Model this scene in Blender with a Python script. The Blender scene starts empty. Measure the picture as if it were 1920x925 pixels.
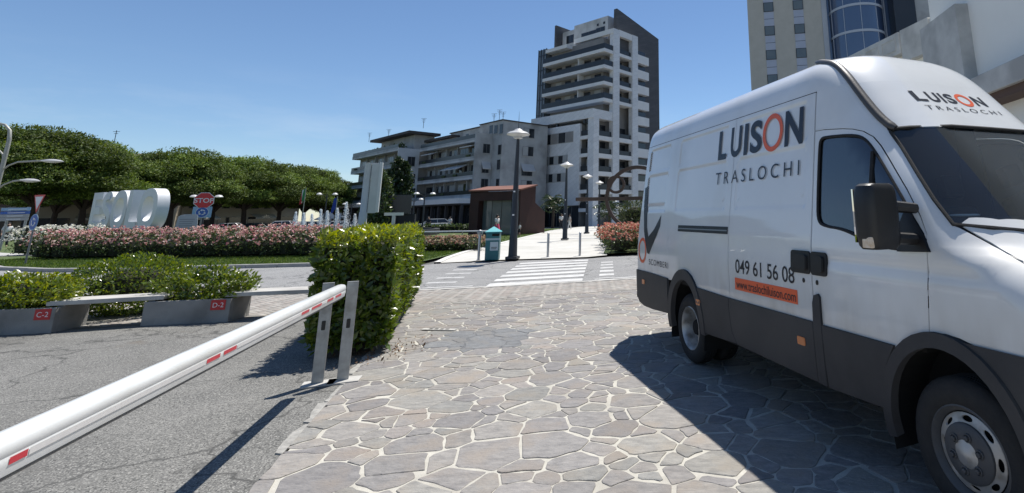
import bpy, bmesh, math, random
import numpy as np
from mathutils import Vector, Matrix, geometry
sc = bpy.context.scene
COL = sc.collection
rnd = random.Random(7)
NR = np.random.default_rng(11)
PI = math.pi

# ---------------------------------------------------------------- camera, sky, sun, exposure
FPX, CX, CY, PITCH, ROLL, CAMH = 969.0, 1267.5, 192.3, 0.211, -0.018, 1.594   # photo pixels 1920 x 925
cF = np.array([0, math.cos(PITCH), math.sin(PITCH)])
cU0 = np.array([0, -math.sin(PITCH), math.cos(PITCH)])
cR0 = np.array([1.0, 0, 0])
cR = math.cos(ROLL) * cR0 + math.sin(ROLL) * cU0
cU = -math.sin(ROLL) * cR0 + math.cos(ROLL) * cU0
EYE = np.array([0, 0, CAMH])
cam_data = bpy.data.cameras.new('camera')
cam = bpy.data.objects.new('camera', cam_data)
COL.objects.link(cam)
cam.matrix_world = Matrix(((cR[0], cU[0], -cF[0], 0), (cR[1], cU[1], -cF[1], 0), (cR[2], cU[2], -cF[2], CAMH), (0, 0, 0, 1)))
cam_data.sensor_fit = 'HORIZONTAL'
cam_data.sensor_width = 36.0
cam_data.lens = FPX / 1920 * 36
cam_data.shift_x = (960 - CX) / 1920
cam_data.shift_y = (CY - 462.5) / 1920
cam_data.clip_start = 0.05
cam_data.clip_end = 3000
sc.camera = cam

SUN = Vector((0.17, 0.40, 1.0)).normalized()
SUN_EL = math.asin(SUN.z)
SUN_AZ = math.atan2(SUN.x, SUN.y)
world = bpy.data.worlds.new('World')
sc.world = world
world.use_nodes = True
wn = world.node_tree
wn.nodes.clear()
sky = wn.nodes.new('ShaderNodeTexSky')
sky.sky_type = 'NISHITA'
sky.sun_disc = False
sky.sun_elevation = SUN_EL
sky.sun_rotation = SUN_AZ
sky.air_density = 1.0
sky.dust_density = 0.0
sky.ozone_density = 6.0
bg = wn.nodes.new('ShaderNodeBackground')
bg.inputs['Strength'].default_value = 0.096
wo = wn.nodes.new('ShaderNodeOutputWorld')
# faint summer wisps low in the sky, all the way round
wtc = wn.nodes.new('ShaderNodeTexCoord'); wmp = wn.nodes.new('ShaderNodeMapping'); wmp.inputs['Scale'].default_value = (1.6, 1.6, 7.0)
wno = wn.nodes.new('ShaderNodeTexNoise'); wno.inputs['Scale'].default_value = 2.2; wno.inputs['Detail'].default_value = 7; wno.inputs['Roughness'].default_value = 0.62
wcr = wn.nodes.new('ShaderNodeValToRGB'); wcr.color_ramp.elements[0].position = 0.50; wcr.color_ramp.elements[1].position = 0.80
wse = wn.nodes.new('ShaderNodeSeparateXYZ'); wel = wn.nodes.new('ShaderNodeMapRange'); wel.inputs['From Min'].default_value = 0.24; wel.inputs['From Max'].default_value = 0.08; wel.inputs['To Max'].default_value = 0.35
wmu = wn.nodes.new('ShaderNodeMath'); wmu.operation = 'MULTIPLY'
wmx = wn.nodes.new('ShaderNodeMix'); wmx.data_type = 'RGBA'; wmx.inputs[7].default_value = (6.8, 7.4, 8.2, 1)
wn.links.new(wtc.outputs['Generated'], wmp.inputs['Vector']); wn.links.new(wmp.outputs[0], wno.inputs['Vector']); wn.links.new(wno.outputs['Fac'], wcr.inputs['Fac'])
wn.links.new(wtc.outputs['Generated'], wse.inputs[0]); wn.links.new(wse.outputs['Z'], wel.inputs['Value'])
wn.links.new(wcr.outputs['Color'], wmu.inputs[0]); wn.links.new(wel.outputs[0], wmu.inputs[1]); wn.links.new(wmu.outputs[0], wmx.inputs[0])
wn.links.new(sky.outputs[0], wmx.inputs[6]); wn.links.new(wmx.outputs[2], bg.inputs['Color'])
wn.links.new(bg.outputs[0], wo.inputs['Surface'])
sun_l = bpy.data.lights.new('sun', 'SUN')
sun_l.energy = 5.0
sun_l.angle = math.radians(0.53)
sun_l.color = (1.0, 0.955, 0.89)
sun_o = bpy.data.objects.new('sun', sun_l)
COL.objects.link(sun_o)
sun_o.location = (20, 30, 60)
sun_o.rotation_euler = SUN.to_track_quat('Z', 'Y').to_euler()
vs = sc.view_settings
vs.view_transform = 'Standard'
vs.look = 'None'
vs.exposure = 0.32
vs.gamma = 1.0
vs.use_curve_mapping = False

# ---------------------------------------------------------------- pixel -> place helpers
def ray(x, y):
    return cF + cR * (x - CX) / FPX - cU * (y - CY) / FPX
def G(x, y, z=0.0):
    r = ray(x, y)
    return Vector(EYE + r * (z - CAMH) / r[2])
def D(x, y, dist):
    r = ray(x, y)
    return Vector(EYE + r * dist / r[1])
def zg(y):
    return -0.0114 * max(0.0, min(y, 140.0) - 55.0)
class Face:
    """vertical plane through a point; pixel -> (u, z)"""
    def __init__(s, o, ang):
        s.o = np.array([o[0], o[1], 0.0])
        s.u = np.array([math.sin(ang), math.cos(ang), 0.0])
        s.n = np.array([s.u[1], -s.u[0], 0.0])
    def uz(s, x, y):
        r = ray(x, y)
        t = ((s.o - EYE) @ s.n) / (r @ s.n)
        P = EYE + r * t
        return (P - s.o) @ s.u, P[2]

# ---------------------------------------------------------------- mesh helpers
FR = {}
def thing(name, label, cat, loc=(0, 0, 0), rotz=0.0, group=None):
    o = bpy.data.objects.new(name, None)
    o.empty_display_size = 0.2
    COL.objects.link(o)
    o.location = loc
    o.rotation_euler = (0, 0, rotz)
    FR[o] = Matrix.Translation(Vector(loc)) @ Matrix.Rotation(rotz, 4, 'Z')
    tag(o, label, cat, group)
    return o
def tag(o, label=None, cat=None, group=None, kind=None):
    if label: o['label'] = label
    if cat: o['category'] = cat
    if group: o['group'] = group
    if kind: o['kind'] = kind
    return o
def link(name, me, mat=None, parent=None):
    o = bpy.data.objects.new(name, me)
    COL.objects.link(o)
    if mat is not None and not me.materials:
        me.materials.append(mat)
    if parent is not None:
        o.parent = parent
        FR[o] = FR.get(parent, Matrix.Identity(4))
    return o
def mesh_np(name, V, F, col=None, smooth=False, normals=None):
    V = np.asarray(V, np.float32)
    me = bpy.data.meshes.new(name)
    F = np.asarray(F, np.int32)
    n, k = F.shape
    me.vertices.add(len(V)); me.vertices.foreach_set('co', V.ravel())
    me.loops.add(n * k); me.loops.foreach_set('vertex_index', F.ravel())
    me.polygons.add(n)
    me.polygons.foreach_set('loop_start', np.arange(0, n * k, k, dtype=np.int32))
    if smooth:
        me.polygons.foreach_set('use_smooth', np.ones(n, dtype=bool))
    me.update(calc_edges=True)
    if col is not None:
        a = me.color_attributes.new('tint', 'FLOAT_COLOR', 'POINT')
        c = np.ones((len(V), 4), np.float32); c[:, :3] = col
        a.data.foreach_set('color', c.ravel())
    me.validate()
    if normals is not None:
        me.normals_split_custom_set_from_vertices([tuple(x) for x in normals])
    return me
def copy_tree(o, loc=None, rotz=None, label=None, group=None, parent=None):
    c = o.copy(); COL.objects.link(c)
    if parent is not None: c.parent = parent
    if loc is not None: c.location = loc
    if rotz is not None: c.rotation_euler = (0, 0, rotz)
    if label: c['label'] = label
    if group: c['group'] = group
    for ch in KIDS(o):
        copy_tree(ch, parent=c)
    return c
def KIDS(o):
    return [x for x in COL.objects if x.parent == o]
class MB:
    def __init__(s):
        s.v = []; s.f = []
    def add(s, vs_, fs_, M=None):
        b = len(s.v)
        if M is None: s.v += [Vector(a) for a in vs_]
        else: s.v += [M @ Vector(a) for a in vs_]
        s.f += [tuple(b + i for i in f) for f in fs_]
        return s
    def box(s, x0, x1, y0, y1, z0, z1, M=None):
        vs_ = [(x, y, z) for x in (x0, x1) for y in (y0, y1) for z in (z0, z1)]
        return s.add(vs_, [(0, 1, 3, 2), (4, 6, 7, 5), (0, 4, 5, 1), (2, 3, 7, 6), (0, 2, 6, 4), (1, 5, 7, 3)], M)
    def prism(s, poly, z0, z1, M=None):
        n = len(poly)
        a = sum(poly[i][0] * poly[(i + 1) % n][1] - poly[(i + 1) % n][0] * poly[i][1] for i in range(n))
        if a < 0: poly = list(reversed(poly))
        vs_ = [(p[0], p[1], z0) for p in poly] + [(p[0], p[1], z1) for p in poly]
        fs_ = [tuple(range(n - 1, -1, -1)), tuple(range(n, 2 * n))]
        fs_ += [(i, (i + 1) % n, n + (i + 1) % n, n + i) for i in range(n)]
        return s.add(vs_, fs_, M)
    def loft(s, rings, closed=True, caps=True, M=None):
        n = len(rings[0]); vs_ = [p for r in rings for p in r]; fs_ = []
        for i in range(len(rings) - 1):
            for j in range(n if closed else n - 1):
                k = (j + 1) % n
                fs_.append((i * n + j, i * n + k, (i + 1) * n + k, (i + 1) * n + j))
        if caps and closed:
            fs_.append(tuple(range(n - 1, -1, -1)))
            fs_.append(tuple((len(rings) - 1) * n + j for j in range(n)))
        return s.add(vs_, fs_, M)
    def lathe(s, prof, n=16, M=None, caps=True):
        rings = [[(r * math.cos(2 * PI * j / n), r * math.sin(2 * PI * j / n), z) for j in range(n)] for r, z in prof]
        return s.loft(rings, True, caps, M)
    def tube(s, pts, rad, n=8, M=None, caps=True, flat=1.0):
        pts = [Vector(p) for p in pts]
        if not hasattr(rad, '__len__'): rad = [rad] * len(pts)
        rings = []; up = None
        for i, p in enumerate(pts):
            t = (pts[min(i + 1, len(pts) - 1)] - pts[max(i - 1, 0)]).normalized()
            if up is None:
                up = Vector((0, 0, 1)) if abs(t.z) < 0.9 else Vector((1, 0, 0))
            a = t.cross(up).normalized(); b = a.cross(t).normalized(); up = b
            rings.append([p + a * rad[i] * math.cos(2 * PI * j / n) + b * rad[i] * flat * math.sin(2 * PI * j / n) for j in range(n)])
        return s.loft(rings, True, caps, M)
    def mesh(s, name, smooth=False, bevel=0.0, seg=2, ang=35):
        me = bpy.data.meshes.new(name)
        bm = bmesh.new()
        vv = [bm.verts.new(v) for v in s.v]
        for f in s.f:
            try: bm.faces.new([vv[i] for i in f])
            except ValueError: pass
        bmesh.ops.recalc_face_normals(bm, faces=bm.faces)
        if bevel > 0:
            es = [e for e in bm.edges if len(e.link_faces) == 2 and e.calc_face_angle(0) > math.radians(ang)]
            bmesh.ops.bevel(bm, geom=es, offset=bevel, segments=seg, affect='EDGES', profile=0.6, clamp_overlap=True)
        if smooth:
            for f in bm.faces: f.smooth = True
            for e in bm.edges:
                if len(e.link_faces) == 2 and e.calc_face_angle(0) > math.radians(40): e.smooth = False
        bm.to_mesh(me); bm.free()
        return me
    def build(s, name, mat, parent=None, smooth=False, bevel=0.0, world=False, seg=2):
        if world and parent is not None:
            Mi = FR[parent].inverted()
            s.v = [Mi @ v for v in s.v]
        return link(name, s.mesh(name, smooth, bevel, seg), mat, parent)
def frame(o, ux, uy=None):
    """matrix with x axis ux (horizontal), z up, origin o"""
    ux = Vector((ux[0], ux[1], 0)).normalized()
    uy = Vector((-ux.y, ux.x, 0))
    return Matrix(((ux.x, uy.x, 0, o[0]), (ux.y, uy.y, 0, o[1]), (0, 0, 1, o[2] if len(o) > 2 else 0), (0, 0, 0, 1)))
def along(a, b):
    """matrix whose z axis runs a->b"""
    a = Vector(a); b = Vector(b); d = (b - a).normalized()
    q = d.to_track_quat('Z', 'Y')
    return Matrix.Translation(a) @ q.to_matrix().to_4x4()
def text_polys(txt, size, name, mat, parent, M, extrude=0.0005, spacing=1.0, offset=0.0, align='LEFT', sx=1.0, shear=0.0):
    cu = bpy.data.curves.new('lettering_curve', 'FONT')
    cu.body = txt; cu.size = size; cu.space_character = spacing; cu.offset = offset
    cu.extrude = extrude; cu.align_x = align; cu.resolution_u = 5; cu.shear = shear
    ob = bpy.data.objects.new('lettering_tmp', cu)
    COL.objects.link(ob)
    dg = bpy.context.evaluated_depsgraph_get()
    me = bpy.data.meshes.new_from_object(ob.evaluated_get(dg))
    bpy.data.objects.remove(ob)
    me.transform(M @ Matrix.Diagonal((sx, 1, 1, 1)))
    me.materials.clear()
    return link(name, me, mat, parent)

# ---------------------------------------------------------------- materials
MATS = {}
def pm(name, c, c2=None, scale=6.0, rough=0.6, bump=0.0, bscale=60.0, metal=0.0, coat=0.0, spec=0.5, detail=6.0, tint=False, rvar=0.0, contrast=1.0, dist=0.01, c3=None, scale3=0.7, stretch=None):
    if name in MATS: return MATS[name]
    m = bpy.data.materials.new(name); m.use_nodes = True
    nt = m.node_tree; N = nt.nodes; L = nt.links
    b = N['Principled BSDF']
    b.inputs['Roughness'].default_value = rough
    b.inputs['Metallic'].default_value = metal
    b.inputs['Coat Weight'].default_value = coat
    b.inputs['Coat Roughness'].default_value = 0.04
    b.inputs['Specular IOR Level'].default_value = spec
    tc = N.new('ShaderNodeTexCoord')
    vec = tc.outputs['Object']
    if stretch:
        mp = N.new('ShaderNodeMapping'); mp.inputs['Scale'].default_value = stretch
        L.new(vec, mp.inputs['Vector']); vec = mp.outputs[0]
    colout = None
    if c2 is not None:
        no = N.new('ShaderNodeTexNoise'); no.inputs['Scale'].default_value = scale; no.inputs['Detail'].default_value = detail
        no.inputs['Roughness'].default_value = 0.62
        L.new(vec, no.inputs['Vector'])
        cr = N.new('ShaderNodeValToRGB')
        cr.color_ramp.elements[0].position = 0.5 - 0.22 / contrast; cr.color_ramp.elements[1].position = 0.5 + 0.22 / contrast
        cr.color_ramp.elements[0].color = (*c, 1); cr.color_ramp.elements[1].color = (*c2, 1)
        L.new(no.outputs['Fac'], cr.inputs['Fac'])
        colout = cr.outputs['Color']
        if rvar:
            mr = N.new('ShaderNodeMapRange'); mr.inputs['To Min'].default_value = rough - rvar; mr.inputs['To Max'].default_value = rough + rvar
            L.new(no.outputs['Fac'], mr.inputs['Value']); L.new(mr.outputs[0], b.inputs['Roughness'])
    if c3 is not None:
        n3 = N.new('ShaderNodeTexNoise'); n3.inputs['Scale'].default_value = scale3; n3.inputs['Detail'].default_value = 4
        L.new(tc.outputs['Object'], n3.inputs['Vector'])
        r3 = N.new('ShaderNodeValToRGB'); r3.color_ramp.elements[0].position = 0.48; r3.color_ramp.elements[1].position = 0.68
        L.new(n3.outputs['Fac'], r3.inputs['Fac'])
        mx = N.new('ShaderNodeMix'); mx.data_type = 'RGBA'
        L.new(r3.outputs['Color'], mx.inputs[0])
        if colout: L.new(colout, mx.inputs[6])
        else: mx.inputs[6].default_value = (*c, 1)
        mx.inputs[7].default_value = (*c3, 1)
        colout = mx.outputs[2]
    if tint:
        at = N.new('ShaderNodeAttribute'); at.attribute_name = 'tint'
        if colout is None:
            colout = at.outputs['Color']
        else:
            mu = N.new('ShaderNodeMix'); mu.data_type = 'RGBA'; mu.blend_type = 'MULTIPLY'; mu.inputs[0].default_value = 1
            L.new(colout, mu.inputs[6]); L.new(at.outputs['Color'], mu.inputs[7]); colout = mu.outputs[2]
    if colout: L.new(colout, b.inputs['Base Color'])
    else: b.inputs['Base Color'].default_value = (*c, 1)
    if bump:
        nb = N.new('ShaderNodeTexNoise'); nb.inputs['Scale'].default_value = bscale; nb.inputs['Detail'].default_value = 5
        L.new(vec, nb.inputs['Vector'])
        bp = N.new('ShaderNodeBump'); bp.inputs['Strength'].default_value = bump; bp.inputs['Distance'].default_value = dist
        L.new(nb.outputs['Fac'], bp.inputs['Height']); L.new(bp.outputs[0], b.inputs['Normal'])
    MATS[name] = m
    return m
def leafmat(name, rough=0.4, trans=0.3, spec=0.5):
    if name in MATS: return MATS[name]
    m = bpy.data.materials.new(name); m.use_nodes = True
    nt = m.node_tree; N = nt.nodes; L = nt.links
    b = N['Principled BSDF']; b.inputs['Roughness'].default_value = rough; b.inputs['Specular IOR Level'].default_value = spec
    at = N.new('ShaderNodeAttribute'); at.attribute_name = 'tint'
    L.new(at.outputs['Color'], b.inputs['Base Color'])
    tr = N.new('ShaderNodeBsdfTranslucent')
    hs = N.new('ShaderNodeHueSaturation'); hs.inputs['Saturation'].default_value = 1.15; hs.inputs['Value'].default_value = 1.5; hs.inputs['Hue'].default_value = 0.485
    L.new(at.outputs['Color'], hs.inputs['Color']); L.new(hs.outputs[0], tr.inputs['Color'])
    mx = N.new('ShaderNodeMixShader'); mx.inputs[0].default_value = trans
    L.new(b.outputs[0], mx.inputs[1]); L.new(tr.outputs[0], mx.inputs[2])
    L.new(mx.outputs[0], N['Material Output'].inputs['Surface'])
    MATS[name] = m
    return m
def glassmat(name, tintc=(0.25, 0.3, 0.3), trans=0.35, dark=(0.01, 0.012, 0.014), rough=0.02, ior=1.5):
    """tinted pane: part see-through, part dark, with a mirror coat"""
    if name in MATS: return MATS[name]
    m = bpy.data.materials.new(name); m.use_nodes = True
    nt = m.node_tree; N = nt.nodes; L = nt.links
    b = N['Principled BSDF']; b.inputs['Base Color'].default_value = (*dark, 1); b.inputs['Roughness'].default_value = 0.3
    t = N.new('ShaderNodeBsdfTransparent'); t.inputs['Color'].default_value = (*tintc, 1)
    m1 = N.new('ShaderNodeMixShader'); m1.inputs[0].default_value = trans
    L.new(b.outputs[0], m1.inputs[1]); L.new(t.outputs[0], m1.inputs[2])
    g = N.new('ShaderNodeBsdfGlossy'); g.inputs['Roughness'].default_value = rough; g.inputs['Color'].default_value = (0.95, 0.97, 1, 1)
    fr = N.new('ShaderNodeFresnel'); fr.inputs['IOR'].default_value = ior
    m2 = N.new('ShaderNodeMixShader')
    L.new(fr.outputs[0], m2.inputs[0]); L.new(m1.outputs[0], m2.inputs[1]); L.new(g.outputs[0], m2.inputs[2])
    L.new(m2.outputs[0], N['Material Output'].inputs['Surface'])
    MATS[name] = m
    return m

# ---------------------------------------------------------------- foliage
def rand_dirs(n):
    v = NR.normal(size=(n, 3)); return v / np.linalg.norm(v, axis=1, keepdims=True)
def leaf_mesh(name, P, Nn, size, aspect=0.45, cols=((0.05, 0.09, 0.02),), w_n=0.5, w_up=0.2, fold=0.25, svar=0.35, droop=0.0, cvar=0.25, fac=None):
    """many folded two-triangle leaves; P points, Nn outward normals"""
    n = len(P)
    ax = Nn * w_n + rand_dirs(n) * 0.8; ax[:, 2] += w_up - droop
    ax /= np.linalg.norm(ax, axis=1, keepdims=True)
    fn = Nn * 0.8 + rand_dirs(n) * 0.6; fn[:, 2] += 0.35
    sd = np.cross(ax, fn); sd /= np.linalg.norm(sd, axis=1, keepdims=True) + 1e-9
    up = np.cross(sd, ax)
    s = size * (1 + svar * NR.uniform(-1, 1, size=n))[:, None]
    w = s * aspect * 0.5
    base = P - ax * s * 0.2
    V = np.stack([base, base + ax * s * 0.45 + sd * w + up * w * fold, base + ax * s * 0.45 - sd * w + up * w * fold, base + ax * s], 1).reshape(-1, 3)
    i = np.arange(n)[:, None] * 4
    F = np.concatenate([i + np.array([[0, 1, 3]]), i + np.array([[0, 3, 2]])], 1).reshape(-1, 3)
    c = np.asarray(cols)[NR.integers(0, len(cols), n)] * (1 + cvar * NR.uniform(-1, 1, size=(n, 1)))
    if fac is not None: c = c * np.asarray(fac)[:, None]
    return mesh_np(name, V, F, col=np.repeat(c, 4, axis=0))
def ell_shell(n, c, r, inner=0.75, lump=0.15, zmin=-1.0, seed=0):
    """points in the outer shell of a lumpy ellipsoid"""
    d = rand_dirs(int(n * 1.6) + 10)
    d = d[d[:, 2] > zmin][:n]
    k = 1 + lump * (np.sin(d[:, 0] * 5 + seed) * np.sin(d[:, 1] * 4.3 + seed * 2.1) + 0.6 * np.sin(d[:, 2] * 9 + d[:, 0] * 7 + seed))
    rr = NR.uniform(inner ** 3, 1, size=len(d)) ** (1 / 3) * k
    return np.asarray(c) + d * rr[:, None] * np.asarray(r), d
# ================================================================= GROUND
def struct(name, me, mat, parent=None):
    o = link(name, me, mat, parent)
    if parent is None: o['kind'] = 'structure'
    return o
def sheet(name, poly, z, mat, parent=None, sub=0):
    bm = bmesh.new()
    f = bm.faces.new([bm.verts.new((p[0], p[1], z)) for p in poly])
    if f.normal.z < 0 or f.calc_area() and sum(poly[i][0] * poly[(i + 1) % len(poly)][1] - poly[(i + 1) % len(poly)][0] * poly[i][1] for i in range(len(poly))) < 0:
        f.normal_flip()
    bmesh.ops.triangulate(bm, faces=bm.faces)
    me = bpy.data.meshes.new(name); bm.to_mesh(me); bm.free()
    return struct(name, me, mat, parent)

m_base = pm('far_asphalt', (0.09, 0.09, 0.088), (0.13, 0.13, 0.125), 0.5, 0.9, 0.2, 20)
ys = [-40, 0, 30, 55, 70, 90, 110, 140, 300, 900]
xs = [-900, -200, -60, 0, 60, 200, 900]
V = [(x, y, zg(y) - 0.02) for y in ys for x in xs]
F = [(j * 7 + i, j * 7 + i + 1, j * 7 + i + 8, j * 7 + i + 7) for j in range(len(ys) - 1) for i in range(6)]
struct('ground', mesh_np('ground', V, F), m_base)

# --- worn parking-lot asphalt with stones showing, pale wear, dark stains
def asphalt_mat(name, dark, light, speck, stain, stain_amt=0.5, warm=None):
    m = bpy.data.materials.new(name); m.use_nodes = True
    nt = m.node_tree; N = nt.nodes; L = nt.links; b = N['Principled BSDF']
    b.inputs['Roughness'].default_value = 0.88
    tc = N.new('ShaderNodeTexCoord'); v = tc.outputs['Object']
    def noise(s, d=4, r=0.6):
        n = N.new('ShaderNodeTexNoise'); n.inputs['Scale'].default_value = s; n.inputs['Detail'].default_value = d; n.inputs['Roughness'].default_value = r
        L.new(v, n.inputs['Vector']); return n.outputs['Fac']
    def ramp(f, a, c, ca=(0, 0, 0), cb=(1, 1, 1)):
        r = N.new('ShaderNodeValToRGB'); r.color_ramp.elements[0].position = a; r.color_ramp.elements[1].position = c
        r.color_ramp.elements[0].color = (*ca, 1); r.color_ramp.elements[1].color = (*cb, 1); L.new(f, r.inputs['Fac']); return r.outputs['Color']
    def mix(f, a, c):
        x = N.new('ShaderNodeMix'); x.data_type = 'RGBA'
        if hasattr(f, 'links') or not isinstance(f, float): L.new(f, x.inputs[0])
        else: x.inputs[0].default_value = f
        for s_, q in ((6, a), (7, c)):
            if isinstance(q, tuple): x.inputs[s_].default_value = (*q, 1)
            else: L.new(q, x.inputs[s_])
        return x.outputs[2]
    base = ramp(noise(1.3, 6), 0.35, 0.66, dark, light)
    vo = N.new('ShaderNodeTexVoronoi'); vo.inputs['Scale'].default_value = 120; L.new(v, vo.inputs['Vector'])
    sp = N.new('ShaderNodeSeparateColor'); L.new(vo.outputs['Color'], sp.inputs[0])
    c1 = mix(ramp(sp.outputs[0], 0.72, 0.8), base, speck)
    c1 = mix(ramp(sp.outputs[1], 0.8, 0.9), c1, tuple(0.45 * a for a in dark))
    big = ramp(noise(0.45, 7, 0.7), 0.53, 0.7)
    c2 = mix(big, c1, stain)
    if warm:
        c2 = mix(ramp(noise(0.9, 8, 0.72), 0.6, 0.72), c2, warm)
    # thin cracks
    wv = N.new('ShaderNodeTexVoronoi'); wv.feature = 'DISTANCE_TO_EDGE'; wv.inputs['Scale'].default_value = 0.42
    dn = N.new('ShaderNodeTexNoise'); dn.inputs['Scale'].default_value = 2.0; dn.inputs['Detail'].default_value = 5; L.new(v, dn.inputs['Vector'])
    ad = N.new('ShaderNodeVectorMath'); ad.operation = 'MULTIPLY_ADD'; L.new(dn.outputs['Color'], ad.inputs[0]); ad.inputs[1].default_value = (0.9, 0.9, 0.9); L.new(v, ad.inputs[2])
    L.new(ad.outputs[0], wv.inputs['Vector'])
    c3 = mix(ramp(wv.outputs['Distance'], 0.0, 0.012, (1, 1, 1), (0, 0, 0)), c2, tuple(0.5 * a for a in dark))
    L.new(c3, b.inputs['Base Color'])
    bp = N.new('ShaderNodeBump'); bp.inputs['Strength'].default_value = 0.4; bp.inputs['Distance'].default_value = 0.004
    L.new(vo.outputs['Distance'], bp.inputs['Height']); L.new(bp.outputs[0], b.inputs['Normal'])
    return m
m_lot = asphalt_mat('worn_asphalt', (0.115, 0.114, 0.106), (0.175, 0.172, 0.16), (0.27, 0.265, 0.245), (0.10, 0.098, 0.09), warm=(0.13, 0.112, 0.09))
m_road = asphalt_mat('road_asphalt', (0.20, 0.2, 0.2), (0.26, 0.26, 0.255), (0.34, 0.34, 0.33), (0.215, 0.212, 0.208))
FL0, FL1 = Vector((-2.52, 3.25)), Vector((-4.86, 9.95))      # left edge of the flagstones
def fl_x(y): return FL0.x + (FL1.x - FL0.x) * (y - FL0.y) / (FL1.y - FL0.y)
near_road = [(-45, 21.5), (-30, 16.5), (-20, 13.6), (-14, 12.5), (-10, 12.15), (-8.3, 12.0), (-5.94, 12.2), (-4.7, 12.5), (-2.4, 13.2), (-1.08, 13.7), (3, 15.5), (12, 20), (40, 34)]
far_road = [(-45, 32), (-33, 24.6), (-24.7, 19.5), (-21.7, 18.35), (-19.0, 17.95), (-15.9, 18.4), (-12.9, 18.7), (-10, 18.55), (-8.9, 18.35), (-8.48, 19.0), (-6.44, 19.6), (-3.4, 20.0), (-2.75, 20.55), (-1.6, 20.9), (3, 23), (12, 28), (40, 42)]
sheet('parking_lot', [(-60, -40), (fl_x(-40), -40), (fl_x(10), 10), (-4.9, 10.2), (-7.1, 9.35), (-9.2, 8.6), (-14, 8.0), (-60, 8.0)], 0.0, m_lot)
sheet('road', list(near_road) + list(reversed(far_road)), 0.0, m_road)
road = bpy.data.objects['road']

# --- flagstones ------------------------------------------------------------
def clip(poly, a, b, c):
    out = []
    n = len(poly)
    for i in range(n):
        p, q = poly[i], poly[(i + 1) % n]
        dp = a * p[0] + b * p[1] - c; dq = a * q[0] + b * q[1] - c
        if dp <= 0: out.append(p)
        if (dp < 0 < dq) or (dq < 0 < dp):
            t = dp / (dp - dq); out.append((p[0] + (q[0] - p[0]) * t, p[1] + (q[1] - p[1]) * t))
    return out
far_a, far_b = Vector((-4.99, 10.18)), Vector((-0.95, 11.58))
def far_y(x): return far_a.y + (far_b.y - far_a.y) * (x - far_a.x) / (far_b.x - far_a.x)
m_mortar = pm('pale_mortar', (0.40, 0.385, 0.335), (0.53, 0.51, 0.45), 9, 0.95, 0.5, 90, c3=(0.33, 0.31, 0.27), scale3=1.1)
forecourt_poly = [(fl_x(-12), -12), (16, -12), (16, far_y(16)), (fl_x(10.1), far_y(-4.9))]
forecourt = sheet('forecourt_paving', forecourt_poly, 0.004, m_mortar)
m_stone = pm('porphyry_flagstone', (0.66, 0.655, 0.66), (1.22, 1.2, 1.17), 9, 0.72, 0.9, 30, tint=True, c3=(1.05, 0.96, 0.86), scale3=3.1, detail=10, dist=0.012, stretch=(1.0, 2.2, 1.0))
pts = []
rs = random.Random(3)
X0, X1, Y0, Y1 = -5.4, 6.2, 1.6, 13.6
tries = 0
while tries < 30000:
    tries += 1
    p = (rs.uniform(X0, X1), rs.uniform(Y0, Y1))
    if p[0] < fl_x(p[1]) + 0.03 or p[1] > far_y(p[0]) - 0.05: continue
    r = 0.16 * rs.choice((0.5, 0.75, 1, 1.25, 1.6))
    ok = True
    for q in pts:
        dx = (p[0] - q[0]) * 0.88; dy = (p[1] - q[1]) * 1.14
        if dx * dx + dy * dy < ((r + q[2]) * 0.72) ** 2: ok = False; break
    if ok: pts.append((p[0], p[1], r))
lx, ly = (FL1 - FL0).normalized().x, (FL1 - FL0).normalized().y
fx, fy = (far_b - far_a).normalized().x, (far_b - far_a).normalized().y
P_ = np.array(pts)
stones = []
for i, (px, py, r) in enumerate(pts):
    poly = [(px - 0.9, py - 0.9), (px + 0.9, py - 0.9), (px + 0.9, py + 0.9), (px - 0.9, py + 0.9)]
    d2 = (P_[:, 0] - px) ** 2 + (P_[:, 1] - py) ** 2
    for j in np.argsort(d2)[1:26]:
        qx, qy, qr = pts[j]
        rj = random.Random(int(min(i, j) * 7919 + max(i, j)))
        nx, ny = qx - px, qy - py; nn = math.hypot(nx, ny)
        th = rj.gauss(0, 0.13)
        ct, st = math.cos(th), math.sin(th)
        nx, ny = (nx * ct - ny * st) / nn, (nx * st + ny * ct) / nn
        t = 0.5 + 0.5 * (r * r - qr * qr) / (nn * nn) * 1.0
        t = min(max(t, 0.25), 0.75)
        mx_, my_ = px + (qx - px) * t, py + (qy - py) * t
        joint = rj.choice((0.003, 0.005, 0.007, 0.010, 0.015))
        poly = clip(poly, nx, ny, nx * mx_ + ny * my_ - joint)
        if len(poly) < 3: break
    if len(poly) < 3: continue
    poly = clip(poly, -ly, lx, -ly * FL0.x + lx * FL0.y - 0.0)
    if len(poly) < 3: continue
    poly = clip(poly, -fy, fx, -fy * far_a.x + fx * far_a.y - 0.02)
    if len(poly) < 3: continue
    ar = 0.5 * abs(sum(poly[k][0] * poly[(k + 1) % len(poly)][1] - poly[(k + 1) % len(poly)][0] * poly[k][1] for k in range(len(poly))))
    if ar < 0.004: continue
    # chipped corners and uneven edges
    q = []
    for k in range(len(poly)):
        a, b, c = Vector(poly[k - 1]), Vector(poly[k]), Vector(poly[(k + 1) % len(poly)])
        l1, l2 = (a - b).length, (c - b).length
        if l1 < 0.02 and l2 < 0.02: continue
        s1 = min(0.03, l1 * 0.3) * rs.uniform(0.25, 1); s2 = min(0.03, l2 * 0.3) * rs.uniform(0.25, 1)
        q.append(b + (a - b).normalized() * s1); q.append(b + (c - b).normalized() * s2)
        if l2 > 0.16:
            mid = b.lerp(c, rs.uniform(0.35, 0.65)); e = (c - b).normalized()
            q.append(mid + Vector((-e.y, e.x)) * rs.uniform(0.0, 0.012))
    if len(q) >= 3: stones.append((ar, [tuple(v) for v in q]))
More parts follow.
